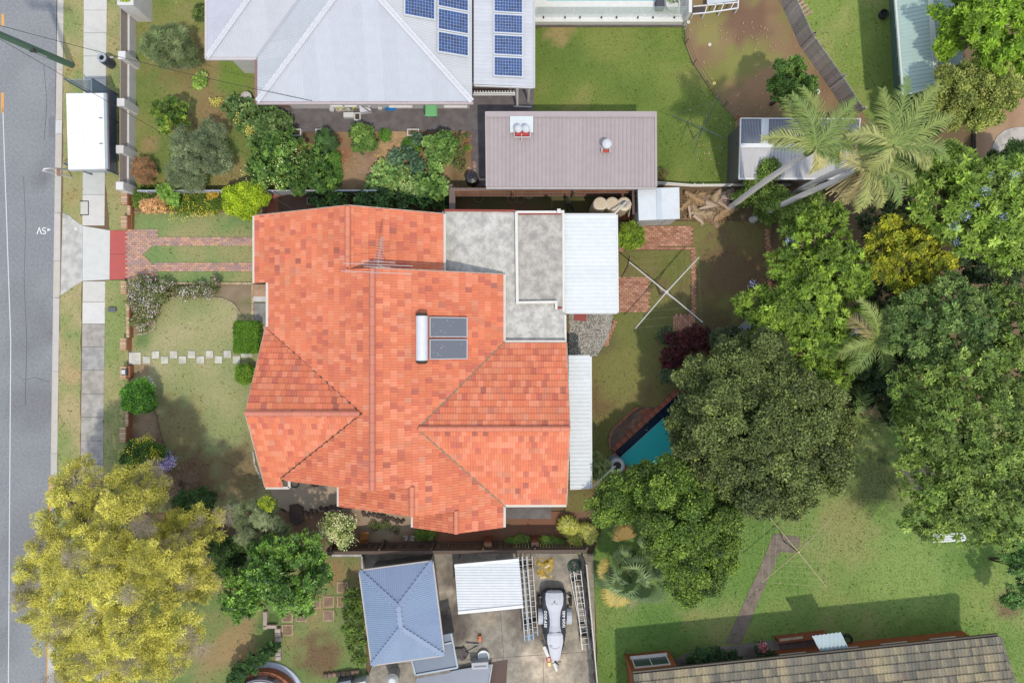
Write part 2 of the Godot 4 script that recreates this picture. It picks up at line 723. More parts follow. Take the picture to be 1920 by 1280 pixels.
# real bricks laid on edge or flat over an outline, as one mass
func brick_mass(parent: Node3D, pg: PackedVector2Array, y: float, l: float, w: float, angle: float, cs: Array, lift := 0.012, called := "bricks") -> void:
	var b := mb()
	var rot := Transform2D(angle, Vector2.ZERO)
	var inv := rot.affine_inverse()
	var lo := Vector2(INF, INF)
	var hi := -lo
	for q in pg:
		lo = lo.min(inv * q)
		hi = hi.max(inv * q)
	var j := 0
	var v := lo.y
	while v < hi.y:
		var u := lo.x - (l * 0.5 if j % 2 else 0.0)
		while u < hi.x:
			var ctr := Vector2(u + l * 0.5, v + w * 0.5)
			if Geometry2D.is_point_in_polygon(rot * ctr, pg):
				var g := rot * ctr
				b.col = vary(cs[rng.randi() % cs.size()], 0.12)
				b.slab(Vector3(g.x, y + rf(-0.004, 0.004), g.y), Vector3(l - 0.012, 0.03 + lift, w - 0.012), 0.006, Basis(Vector3.UP, -angle + rf(-0.02, 0.02)))
			u += l
		v += w
		j += 1
	if b.v.size():
		put(called, b, M.brick, parent, "stuff")


func build_ground() -> void:
	var soil := three([A(112, 92, 68), A(128, 104, 78), A(98, 92, 58)], 1.0)
	# terrain to the horizon, below the kerb
	var b := mb()
	b.col = A(118, 112, 78)
	b.quad(Vector3(-400, -0.2, 400), Vector3(400, -0.2, 400), Vector3(400, -0.2, -400), Vector3(-400, -0.2, -400))
	struct("ground", b, M.soil, "flat earth that runs on to the horizon")
	# the road
	var rc := three([A(132, 133, 138), A(139, 140, 144), A(122, 122, 126)], 0.5, 9.0, [[60, 760, 60, A(122, 122, 125)], [72, 330, 26, A(116, 116, 119)], [50, 1000, 50, A(126, 126, 129)], [88, 620, 16, A(118, 117, 118)], [60, 150, 30, A(142, 142, 146)], [30, 560, 40, A(128, 128, 132)]])
	lev = -0.128
	ground("road", PackedVector2Array([P2(-700, -500), P2(108, -500), P2(100, 200), P2(94, 900), P2(74, 1800), P2(-700, 1800)]), "road", rc, "grey asphalt road along the left side", 0.0, 0.8)
	# a patched square by the gully, and the white and yellow lines
	b = mb()
	b.col = A(140, 140, 146)
	b.box(Vector3(P(95, 236).x, -0.122, P(95, 236).z), Vector3(0.42, 0.008, 1.05))
	struct("road_patch", b, M.road, "square patch of newer asphalt beside the kerb")
	b = mb()
	b.col = A(222, 222, 224)
	b.bar(P(1, 200) + Vector3(0, -0.12, 0), P(16, 640) + Vector3(0, -0.12, 0), 0.05, 0.006)
	b.bar(P(16, 640) + Vector3(0, -0.12, 0), P(10, 1500) + Vector3(0, -0.12, 0), 0.05, 0.006)
	struct("edge_line", b, M.paint, "thin white line painted along the road")
	for k in [[86.5, 895, 86, 960], [86, 960, 81, 1500]]:
		b = mb()
		b.col = A(240, 170, 60)
		b.bar(P(k[0] + 4, k[1]) + Vector3(0, -0.121, 0), P(k[2] + 2, k[3]) + Vector3(0, -0.121, 0), 0.13, 0.006)
		struct("yellow_line", b, M.paint, "yellow no-stopping line painted beside the kerb")
	for k in [[1, 24, 1, 46], [0.5, 172, 0.5, 210]]:
		b = mb()
		b.col = A(238, 175, 90)
		b.bar(P(k[0], k[1]) + Vector3(0, -0.12, 0), P(k[2], k[3]) + Vector3(0, -0.12, 0), 0.14, 0.006)
		struct("yellow_line", b, M.paint, "short yellow dash in the middle of the road")
	for k in [[[40, 330], [44, 420], [41, 520], [46, 640], [43, 760]], [[78, 120], [84, 190], [79, 260]], [[24, 700], [40, 712], [62, 708], [90, 716]]]:
		b = mb()
		b.col = A(92, 92, 96)
		for i in k.size() - 1:
			b.bar(P(k[i][0], k[i][1]) + Vector3(0, -0.1225, 0), P(k[i + 1][0], k[i + 1][1]) + Vector3(0, -0.1225, 0), rf(0.012, 0.025), 0.003)
		struct("road_crack", b, M.road, "thin sealed crack in the asphalt")
	# SV (stop valve) lettering, read from the far side of the road, and its arrow
	var tm := TextMesh.new()
	var sf := SystemFont.new()
	sf.font_names = PackedStringArray(["Droid Sans"])
	tm.font = sf
	tm.text = "SV"
	tm.font_size = 64
	tm.pixel_size = 0.0075
	tm.depth = 0.006
	var pm := StandardMaterial3D.new()
	pm.albedo_color = Color(0.88, 0.88, 0.88)
	pm.roughness = 0.8
	tm.material = pm
	var sv := MeshInstance3D.new()
	sv.name = "road_lettering"
	sv.mesh = tm
	sv.basis = Basis(Vector3.UP, PI) * Basis(Vector3.RIGHT, -PI / 2)
	sv.position = P(74, 431.5) + Vector3(0, -0.119, 0)
	sv.set_meta("kind", "structure")
	sv.set_meta("label", "white letters SV painted on the road")
	add_child(sv, true)
	b = mb()
	b.col = A(235, 235, 235)
	b.prism(PackedVector2Array([P2(92, 430), P2(85, 426.5), P2(85, 433)]), -0.122, -0.117)
	struct("road_arrow", b, M.paint, "small white arrowhead beside the letters SV")
	# everything east of the kerb stands 0.12 m higher
	lev = -0.008
	ground("soil", PackedVector2Array([P2(118, -900), P2(4200, -900), P2(4200, 2400), P2(88, 2400), P2(100, 1280), P2(112, 500)]), "soil", soil, "bare garden soil under the plots", 0.0, 2.5)
	# kerb in lengths, with its gutter
	var ys := [-60.0, 45.0, 130.0, 224.0, 250.0, 330.0, 398.0, 488.0, 558.0, 696.0, 850.0, 1000.0, 1140.0, 1300.0]
	for i in ys.size() - 1:
		var y0: float = ys[i]
		var y1: float = ys[i + 1]
		var kl := func(y: float) -> float: return 103.8 - 0.0142 * y
		b = mb()
		b.col = vary(A(206, 199, 190) if i != 3 else A(222, 220, 214), 0.05)
		var low := i in [6, 7]
		b.prism(poly([kl.call(y0) + 5, y0 + 0.5, kl.call(y0) + 15, y0 + 0.5, kl.call(y1) + 15, y1, kl.call(y1) + 5, y1]), -0.16, -0.06 if low else 0.012)
		b.prism(poly([kl.call(y0), y0 + 0.5, kl.call(y0) + 5, y0 + 0.5, kl.call(y1) + 5, y1, kl.call(y1), y1]), -0.16, -0.112)
		struct("kerb", b, M.pave, "pale concrete kerb and gutter along the road")
	# ---- verges
	var vg := three([A(140, 152, 92), A(165, 158, 108), A(182, 165, 124)], 0.9, 3.0, [[133, 700, 22, A(185, 160, 120)], [135, 120, 18, A(180, 160, 112)], [135, 370, 16, A(168, 150, 100)]])
	var v1 := poly([118, -80, 157, -80, 155, 425, 117, 400])
	var v2 := poly([112, 552, 152, 528, 148, 980, 146, 1360, 97, 1360])
	var v3 := poly([200, -80, 226, -80, 222, 350, 240, 356, 238, 432, 206, 432, 197, 340])
	var v4 := poly([196, 525, 238, 526, 240, 760, 236, 1000, 225, 1360, 190, 1360, 192, 870])
	for v in [[v1, "verge grass between the kerb and the upper footpath"], [v2, "verge grass between the kerb and the lower footpath"], [v3, "grass strip between the upper footpath and the front fences"], [v4, "grass strip between the lower footpath and the front fence"]]:
		ground("lawn", v[0], "turf", vg, v[1], 0.06)
		grass(v[0], vg, 150.0, 0.055, "short " + v[1])
	# ---- footpath slabs
	var joints := [-70.0, -24.0, 19.0, 61.5, 105.0, 147.0, 190.0, 234.0, 278.0, 322.0, 365.0, 423.0]
	for i in joints.size() - 1:
		slab_piece(157.0 - 0.006 * joints[i], 200.0 - 0.011 * joints[i], joints[i], joints[i + 1], A(216, 214, 207), "pale concrete footpath slab north of the driveway")
	var low_j := [527.0, 566.0, 607.0, 650.0, 694.0, 738.0, 782.0, 826.0, 870.0, 914.0, 958.0, 1002.0, 1046.0, 1090.0, 1134.0, 1178.0, 1222.0, 1266.0, 1310.0]
	for i in low_j.size() - 1:
		var old: bool = low_j[i] > 600.0
		slab_piece(155.0 - 0.012 * (low_j[i] - 527.0), 197.0 - 0.012 * (low_j[i] - 527.0), low_j[i], low_j[i + 1], A(186, 180, 172) if old else A(220, 219, 213), "weathered grey footpath slab south of the driveway" if old else "new pale footpath slab just south of the driveway")
	b = mb()
	b.col = A(212, 210, 203)
	b.prism(poly([117, 399, 128, 403, 142, 415, 154.5, 423, 154, 527, 140, 535, 126, 546, 113, 553]), -0.1, lev + 0.012)
	struct("driveway_apron", b, M.stain, "grey concrete driveway apron between kerb and footpath")
	b = mb()
	b.col = A(222, 221, 216)
	b.prism(poly([155, 423.5, 206, 432, 205, 524, 154.5, 526.5]), -0.1, lev + 0.018)
	struct("footpath_slab", b, M.pave, "wide pale footpath slab that crosses the driveway")
	b = mb()
	b.col = A(196, 98, 92)
	b.prism(poly([206.4, 432, 239, 432, 239, 476, 206, 476]), -0.1, lev + 0.018)
	b.prism(poly([206, 476.6, 239, 476.6, 239, 523, 205.4, 524]), -0.1, lev + 0.018)
	struct("red_driveway_slab", b, M.pave, "red painted concrete slab at the driveway entrance")
	b = mb()
	b.col = A(228, 226, 220)
	b.slab(P(142, 429) + Vector3(0, lev + 0.02, 0), Vector3(0.17, 0.03, 0.17), 0.01)
	solo("valve_cover", b, M.pave, "small white square valve cover in the driveway apron", "valve cover")
	b = mb()
	b.col = A(214, 211, 202)
	b.slab(P(158, 390) + Vector3(0, lev + 0.022, 0), Vector3(0.40, 0.02, 0.66), 0.01)
	b.col = A(60, 60, 58)
	b.box(P(165.6, 390) + Vector3(0, lev + 0.02, 0), Vector3(0.04, 0.016, 0.72))
	b.box(P(158, 377) + Vector3(0, lev + 0.02, 0), Vector3(0.44, 0.016, 0.04))
	b.box(P(158, 402.8) + Vector3(0, lev + 0.02, 0), Vector3(0.44, 0.016, 0.04))
	solo("service_pit_lid", b, M.pave, "rectangular concrete service pit lid with dark rim in the footpath", "pit lid")
	# ---- front yard of the tiled house
	var dl := three([A(118, 145, 86), A(140, 152, 96), A(160, 154, 106)], 0.8, 20.0)
	var drive_lawn := poly([252, 398, 480, 398, 480, 533, 300, 540, 250, 540])
	ground("lawn", drive_lawn, "turf", dl, "green lawn between the two brick driveway strips", 0.04)
	grass(drive_lawn, dl, 170.0, 0.05, "short green grass between the brick driveway strips")
	var fl := three([A(150, 156, 104), A(165, 163, 115), A(178, 168, 126)], 0.7, 5.0, [[268, 640, 20, A(118, 140, 85)], [265, 690, 20, A(160, 135, 105)], [330, 800, 60, A(140, 130, 88)], [360, 900, 70, A(122, 98, 72)], [450, 880, 60, A(140, 122, 88)], [240, 545, 20, A(150, 130, 95)]])
	var front_lawn := poly([246, 556, 520, 556, 520, 912, 545, 935, 430, 960, 246, 960])
	ground("lawn", front_lawn, "turf", fl, "straw-green front lawn with the white stepping stones", 0.05)
	grass(front_lawn, fl, 170.0, 0.05, "short straw-green grass of the front lawn")
	var bed := three([A(128, 104, 82), A(150, 122, 96), A(112, 90, 68)], 1.2)
	ground("garden_bed", poly([240, 352, 500, 352, 500, 398, 244, 400]), "soil", bed, "flower bed soil along the side fence", 0.05)
	ground("garden_bed", poly([240, 525, 300, 535, 476, 533, 476, 585, 447, 590, 436, 570, 420, 562, 392, 558, 310, 560, 296, 572, 290, 605, 262, 628, 240, 622]), "soil", three([A(140, 120, 98), A(160, 140, 118), A(120, 120, 80)], 1.6), "garden bed soil in front of the house", 0.03)
	ground("garden_bed", poly([240, 745, 288, 765, 300, 820, 318, 880, 340, 940, 240, 940]), "soil", three([A(134, 112, 88), A(158, 134, 108), A(118, 96, 76)], 1.4), "brown garden bed soil behind the front wall", 0.05)
	# edging of the bed: a curved concrete border
	edging([[292, 600], [290, 616], [278, 624], [258, 627]], A(196, 182, 156), "pale edging round the end of the flowering bed")
	edging([[300, 562], [330, 557], [395, 557], [422, 561], [438, 570], [447, 582], [452, 592]], A(188, 176, 140), "curved pale edging along the front lawn")
	edging([[288, 762], [294, 790], [300, 815], [312, 850]], A(150, 118, 100), "brick edging between the brown bed and the lawn")
	edging([[252, 398.5], [340, 398], [420, 397]], A(176, 150, 112), "brick edging along the yellow flower bed")
	edging([[300, 531.5], [476, 531.5]], A(214, 190, 152), "straight cream kerb along the driveway lawn", 0.11)
	edging([[474.5, 534], [474.5, 604]], A(214, 190, 152), "short cream kerb beside the front bed", 0.11)
	edging([[475, 845], [478, 870], [490, 897]], A(206, 196, 182), "curved cream kerb at the corner of the house")
	# brick forecourt and wheel strips
	var bk := [A(212, 166, 150), A(200, 168, 156), A(224, 178, 154), A(192, 158, 152), A(232, 182, 150)]
	var fc := poly([239, 430, 293.5, 430, 293.5, 446, 289, 455, 280, 467, 265.5, 477.5, 280, 489, 288, 499, 293, 511, 293.5, 527, 239, 527])
	var o := ground("brick_forecourt", fc, "brick", plain(A(190, 160, 140)), "brick paved forecourt with two curved notches inside the gate")
	brick_mass(o, fc, lev, 0.23, 0.115, 0.0, bk)
	for s in [[444.5, 460], [492.5, 508]]:
		var st := poly([290, s[0], 477, s[0], 477, s[1], 290, s[1]])
		o = ground("brick_wheel_strip", st, "brick", plain(A(190, 160, 140)), "upper brick wheel strip across the lawn" if s[0] < 470 else "lower brick wheel strip across the lawn")
		brick_mass(o, st, lev, 0.23, 0.112, 0.0, bk)
	# stepping stones
	b = mb()
	b.col = A(228, 224, 210)
	b.slab(P(253, 671.5) + Vector3(0, lev + 0.012, 0), Vector3(0.64, 0.05, 0.64), 0.03)
	solo("stepping_stone", b, M.stain, "largest white stepping stone, just inside the brick gate piers", "stepping stone", "white stepping stones across the front lawn")
	for i in 11:
		b = mb()
		b.col = vary(A(226, 222, 206), 0.04)
		b.slab(P(275.3 + 16.85 * i, 675 - 10.0 * (i % 2) - 0.12 * i) + Vector3(0, lev + 0.012, 0), Vector3(0.39, 0.05, 0.39), 0.015, Basis(Vector3.UP, rf(-0.03, 0.03)))
		var ord: String = ["first", "second", "third", "fourth", "fifth", "sixth", "seventh", "eighth", "ninth", "tenth", "eleventh"][i]
		solo("stepping_stone", b, M.stain, ord + " small white stepping stone counted from the front gate", "stepping stone", "white stepping stones across the front lawn")
	b = mb()
	b.col = A(222, 220, 208)
	b.slab(P(463, 665) + Vector3(0, lev + 0.012, 0), Vector3(0.6, 0.05, 0.24), 0.015)
	solo("stepping_stone", b, M.stain, "white slab between the square hedge and the house", "stepping stone", "white stepping stones across the front lawn")
	# porch floor at the front of the house
	b = mb()
	b.col = A(196, 160, 130)
	b.box(P(491, 545) + Vector3(0, 0.16, 0), Vector3(0.75, 0.3, 0.62))
	b.col = A(225, 222, 218)
	b.box(P(491, 559) + Vector3(0, 0.12, 0), Vector3(0.75, 0.22, 0.36))
	b.col = A(168, 164, 158)
	b.box(P(491, 588) + Vector3(0, 0.06, 0), Vector3(0.75, 0.1, 1.1))
	struct("porch_step", b, M.stain, "porch steps of brick, white and grey stone beside the house")
	# north side: red path and dirt beside the house
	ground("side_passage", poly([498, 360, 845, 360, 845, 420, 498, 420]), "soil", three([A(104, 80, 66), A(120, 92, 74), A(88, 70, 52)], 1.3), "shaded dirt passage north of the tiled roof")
	b = mb()
	b.col = A(176, 108, 84)
	b.prism(poly([500, 362, 522, 362, 523, 420, 498, 420]), 0, lev + 0.02)
	struct("red_path", b, M.stain, "red concrete path beside the bright bush")
	# south side
	ground("gravel", poly([500, 890, 690, 890, 690, 958, 520, 968]), "soil", three([A(176, 158, 138), A(190, 170, 148), A(150, 128, 108)], 2.0), "pale gravel south of the tiled house")
	ground("side_passage", poly([520, 958, 1100, 958, 1100, 1032, 440, 1036, 440, 950]), "soil", three([A(122, 92, 72), A(142, 110, 88), A(100, 80, 58)], 1.3, 0.0, [[720, 965, 70, A(170, 148, 126)], [880, 1000, 60, A(140, 92, 70)], [1020, 990, 60, A(138, 96, 74)]]), "brown earth passage between house and southern fence")
	# ---- garden of the northern neighbour
	var nl := three([A(118, 132, 66), A(138, 140, 78), A(158, 138, 94)], 0.7, 40.0, [[400, 215, 50, A(150, 128, 88)], [430, 330, 40, A(155, 140, 92)], [282, 270, 18, A(160, 138, 96)], [440, 140, 40, A(120, 140, 62)], [340, 110, 60, A(140, 128, 80)]])
	var north := poly([258, -80, 490, -80, 490, 215, 530, 260, 640, 280, 640, 354, 246, 354])
	ground("lawn", north, "turf", nl, "patchy front lawn of the grey roofed house", 0.05)
	grass(north, nl, 150.0, 0.055, "short grass on the lawn of the grey roofed house")
	ground("garden_bed", poly([622, 245, 885, 245, 885, 356, 630, 356]), "soil", three([A(140, 112, 82), A(168, 138, 104), A(112, 96, 62)], 1.8, 7.0, [[745, 268, 40, A(200, 165, 125)], [690, 310, 30, A(170, 140, 118)], [640, 290, 20, A(165, 110, 84)]]), "vegetable bed soil behind the grey paved path", 0.05)
	b = mb()
	b.col = A(126, 119, 120)
	b.prism(poly([505, 150, 1001, -60, 1001, 212, 912, 212, 912, 246, 560, 248, 520, 225]), -0.02, lev + 0.03)
	b.prism(poly([882, 246.4, 912, 246.4, 912, 350, 886, 350]), -0.02, lev + 0.026)
	struct("paved_path", b, M.stain, "dark grey paved path beside the grey roofed house")
	# ---- lawn in the middle of the top, and the dirt yard beyond
	var tl := three([A(104, 124, 52), A(118, 134, 60), A(140, 140, 76)], 0.6, 60.0, [[1140, 70, 60, A(128, 136, 66)], [1050, 60, 30, A(160, 140, 92)]])
	var top_lawn := poly([999, 52, 1283, 52, 1284, 84, 1300, 122, 1330, 168, 1378, 222, 1380, 346, 999, 346])
	ground("lawn", top_lawn, "turf", tl, "mown green lawn behind the brown shed", 0.02)
	grass(top_lawn, tl, 190.0, 0.05, "short mown grass behind the brown shed")
	ground("dirt_yard", poly([1284, 20, 1300, -80, 1410, -80, 1462, 0, 1500, 60, 1625, 222, 1625, 345, 1380, 345, 1378, 224, 1330, 168, 1300, 122, 1285, 84]), "soil", three([A(140, 112, 84), A(152, 124, 94), A(140, 134, 80)], 1.0, 11.0, [[1400, 110, 60, A(138, 136, 74)], [1330, 60, 30, A(148, 138, 84)], [1430, 160, 40, A(168, 130, 96)], [1340, 150, 30, A(128, 126, 66)], [1400, 40, 50, A(128, 98, 78)]]), "bare dirt yard with straw and patches of grass", 0.02)
	var rl := three([A(146, 164, 82), A(132, 152, 74), A(160, 164, 96)], 0.6, 80.0)
	var right_lawn := poly([1462, 0, 1440, -80, 1668, -80, 1690, 190, 1650, 240, 1625, 222])
	ground("lawn", right_lawn, "turf", rl, "bright green lawn beside the green shed", 0.03)
	grass(right_lawn, rl, 170.0, 0.055, "short bright grass beside the green shed")
	# ---- back yard of the tiled house
	var yl := three([A(122, 124, 66), A(130, 120, 72), A(122, 100, 68)], 0.7, 100.0, [[1380, 500, 80, A(122, 98, 70)], [1170, 700, 50, A(132, 128, 72)], [1260, 500, 40, A(116, 118, 60)], [1150, 800, 40, A(120, 116, 62)], [1400, 440, 40, A(128, 116, 70)], [1130, 640, 30, A(112, 106, 66)], [1330, 620, 60, A(104, 92, 60)]])
	var back := poly([1100, 415, 1446, 415, 1446, 640, 1300, 800, 1220, 900, 1090, 960, 1060, 960, 1060, 590])
	ground("lawn", back, "turf", yl, "worn brown-green back lawn round the clothes hoist", 0.05)
	grass(back, yl, 120.0, 0.05, "thin worn grass of the back lawn")
	var rb := [A(206, 150, 120), A(216, 160, 130), A(194, 138, 112), A(222, 170, 142)]
	for q in [[[1204, 424, 1299, 424, 1299, 462, 1204, 464], "brick paving in front of the white shed", 0.0], [[1158, 520, 1215, 519, 1215, 584, 1157, 585], "square of brick paving beside the white patio roof", 0.0], [[1263, 590, 1302, 588, 1303, 622, 1263, 622], "small brick square at the foot of the clothes hoist", 1.57]]:
		var bp := poly(q[0])
		o = ground("brick_paving", bp, "brick", plain(A(160, 112, 88)), q[1])
		brick_mass(o, bp, lev, 0.23, 0.115, q[2], rb)
	for q in [[[1160, 465.5, 1303, 464, 1303, 469, 1160, 470], "brick edging along the top of the hoist lawn", 0.0], [[1295, 469, 1303, 469, 1304, 588, 1296, 588], "brick edging along the right of the hoist lawn", 0.0], [[1433, 430, 1441, 430, 1447, 532, 1439, 532], "brick edging in front of the trees", 0.0], [[1150, 600, 1156, 602, 1138, 650, 1132, 646], "low brick edging round the white pebbles", 0.4]]:
		var be := poly(q[0])
		o = ground("brick_edging", be, "brick", plain(A(150, 108, 84)), q[1])
		brick_mass(o, be, lev, 0.11, 0.11, q[2], rb, 0.03)
	edging([[1172, 470], [1182, 480], [1178, 500], [1166, 522]], A(150, 130, 98), "curved pale edging beside the patio roof")
	# white pebbles
	var pb := poly([1066, 588, 1150, 588, 1142, 630, 1118, 668, 1066, 668])
	o = ground("pebble_bed", pb, "soil", three([A(150, 140, 128), A(120, 112, 98), A(176, 170, 160)], 2.0), "pebble bed between the tiled roof and the back lawn")
	b = mb()
	for i in 2600:
		var q := Vector2(rf(pb[0].x, pb[1].x), rf(pb[0].y, pb[3].y))
		if Geometry2D.is_point_in_polygon(q, pb) and fn_b.get_noise_2d(q.x * 3.0, q.y * 3.0) > -0.25 - 0.2 * (q.x - 2.9):
			b.col = vary(A(222, 218, 210), 0.15)
			var s := rf(0.02, 0.05)
			b.slab(Vector3(q.x, lev + s * 0.3, q.y), Vector3(s * rf(1, 1.6), s, s), s * 0.3, Basis(Vector3.UP, rf(0, 3)))
	put("white_pebbles", b, M.stain, o, "stuff")
	b = mb()
	b.col = A(180, 96, 92)
	b.slab(P(1088, 594) + Vector3(0, lev + 0.02, 0), Vector3(0.66, 0.05, 0.42), 0.02)
	solo("red_paver", b, M.pave, "red concrete paver at the corner of the white patio roof", "paver")
	# ---- lower right lawn
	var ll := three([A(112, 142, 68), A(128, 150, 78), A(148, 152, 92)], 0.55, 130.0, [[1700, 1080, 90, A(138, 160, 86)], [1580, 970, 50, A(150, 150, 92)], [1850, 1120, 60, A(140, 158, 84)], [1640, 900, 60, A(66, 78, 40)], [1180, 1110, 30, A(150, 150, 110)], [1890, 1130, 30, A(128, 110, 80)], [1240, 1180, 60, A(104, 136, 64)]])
	var low := poly([1112, 1035, 1150, 930, 1300, 830, 1560, 800, 2000, 760, 2300, 760, 2300, 1420, 1126, 1420])
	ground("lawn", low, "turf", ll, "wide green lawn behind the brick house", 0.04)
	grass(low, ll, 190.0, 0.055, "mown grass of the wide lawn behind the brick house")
	b = mb()
	b.col = A(148, 130, 120)
	b.prism(poly([1451, 998, 1470, 1002, 1500, 1006, 1497, 1020, 1488, 1035, 1461, 1033, 1436, 1092, 1424, 1118, 1388, 1204, 1360, 1204, 1399, 1116, 1424, 1062, 1444, 1012]), -0.02, lev + 0.02)
	struct("concrete_path", b, M.stain, "slanting concrete path from the brick house to the clothes hoist")
	# ---- southern neighbour: garden and concrete yard
	var sl := three([A(112, 134, 74), A(134, 140, 86), A(158, 136, 96)], 0.8, 160.0, [[440, 1215, 40, A(166, 140, 100)], [600, 1225, 44, A(120, 98, 70)], [620, 1075, 30, A(160, 128, 90)], [500, 1170, 20, A(96, 122, 68)]])
	var south := poly([236, 1000, 430, 1040, 684, 1040, 690, 1420, 226, 1420])
	ground("lawn", south, "turf", sl, "dry patchy lawn beside the square stepping slabs", 0.05)
	grass(south, sl, 110.0, 0.05, "dry thin grass beside the square stepping slabs")
	ground("concrete_yard", poly([678, 1036, 1112, 1036, 1122, 1420, 640, 1420, 700, 1240]), "grime", three([A(154, 144, 132), A(156, 146, 132), A(188, 174, 156)], 0.6, 200.0, [[850, 1170, 40, A(112, 102, 94)], [860, 1080, 30, A(120, 108, 98)], [1020, 1240, 50, A(202, 184, 162)], [915, 1160, 20, A(176, 160, 142)], [1060, 1110, 30, A(186, 172, 156)], [835, 1110, 12, A(206, 192, 174)], [1000, 1160, 50, A(126, 114, 104)]]), "stained concrete yard with the covered jet ski")
	# joints cut in the concrete
	b = mb()
	b.col = A(96, 88, 80)
	for k in [[930, 1040, 950, 1300], [700, 1246, 1100, 1220], [1018, 1230, 1020, 1300]]:
		b.bar(P(k[0], k[1]) + Vector3(0, lev + 0.001, 0), P(k[2], k[3]) + Vector3(0, lev + 0.001, 0), 0.02, 0.004)
	struct("concrete_joint", b, M.matte, "dark joint lines in the concrete yard")
	ground("brick_strip", poly([916, 1240, 952, 1234, 946, 1330, 905, 1330]), "brick", plain(A(112, 92, 84)), "strip of dark red brick paving beside the carport")
	# ---- far right: bark garden, path and drive
	ground("bark_garden", poly([1822, 150, 2200, 60, 2200, 330, 1822, 330]), "soil", three([A(178, 146, 116), A(164, 130, 102), A(140, 108, 84)], 1.5), "bark chip garden at the right edge")
	b = mb()
	b.col = A(204, 196, 186)
	b.prism(poly([1858, 300, 1858, 275, 1866, 258, 1880, 246, 1900, 240, 2100, 236, 2100, 330, 1870, 330]), -0.02, lev + 0.03)
	struct("curved_path", b, M.stain, "curved pale concrete path at the right edge")
	for q in [[1852, 218, "dark square paver lower of the two on the bark garden"], [1836, 206, "dark square paver upper of the two on the bark garden"]]:
		b = mb()
		b.col = A(112, 98, 90)
		b.slab(P(q[0] + 6, q[1] + 8) + Vector3(0, lev + 0.03, 0), Vector3(0.42, 0.05, 0.42), 0.02, Basis(Vector3.UP, 0.7))
		solo("garden_paver", b, M.stain, q[2], "paver")
	edging([[1824, 230], [1826, 320]], A(70, 66, 62), "dark garden edging beside the bark chips")


func slab_piece(x0: float, x1: float, y0: float, y1: float, c: Color, label: String) -> void:
	var b := mb()
	b.col = vary(c, 0.05)
	b.prism(poly([x0, y0 + 0.35, x1, y0 + 0.35, x1 - 0.011 * (y1 - y0), y1 - 0.35, x0 - 0.011 * (y1 - y0), y1 - 0.35]), -0.1, lev + 0.014)
	struct("footpath_slab", b, M.stain if c.r < 0.4 else M.pave, label)


func edging(pts: Array, c: Color, label: String, w := 0.09) -> void:
	var b := mb()
	b.col = c
	for i in pts.size() - 1:
		var a := P(pts[i][0], pts[i][1])
		var d := P(pts[i + 1][0], pts[i + 1][1])
		var k := maxi(1, int(a.distance_to(d) / 0.3))
		for j in k:
			var s := a.lerp(d, (j + 0.03) / k)
			var e := a.lerp(d, (j + 0.97) / k)
			b.col = vary(c, 0.07)
			b.bar(s + Vector3(0, lev + 0.03, 0), e + Vector3(0, lev + 0.03, 0), w, rf(0.07, 0.085))
	struct("garden_edging", b, M.stain, label)


func window_in(parent: Node3D, ctr: Vector3, w: float, h: float, out: Vector3, fc: Color) -> void:
	var x := Vector3.UP.cross(out).normalized()
	var bs := Basis(x, Vector3.UP, out)
	var b := mb()
	b.col = fc
	for s in [-1.0, 1.0]:
		b.box(ctr + x * s * w * 0.5 + out * 0.02, Vector3(0.06, h + 0.06, 0.07), bs)
		b.box(ctr + Vector3(0, s * h * 0.5, 0) + out * 0.021, Vector3(w - 0.06, 0.06, 0.07), bs)
	b.box(ctr + out * 0.018, Vector3(0.04, h - 0.06, 0.05), bs)
	var f := put("window", b, M.paint, parent)
	b = mb()
	b.box(ctr + out * 0.008, Vector3(w - 0.06, h - 0.06, 0.012), bs)
	put("pane", b, M.dark_glass, f)
	b = mb()
	b.col = fc
	b.box(ctr + Vector3(0, -h * 0.5 - 0.06, 0) + out * 0.07, Vector3(w + 0.14, 0.05, 0.16), bs)
	put("sill", b, M.paint, f)


const MARSEILLE := [[0.0, 0.016], [0.05, 0.016], [0.10, 0.0], [0.43, 0.0], [0.48, 0.012], [0.54, 0.012], [0.59, 0.0], [0.97, 0.0], [1.0, 0.016]]


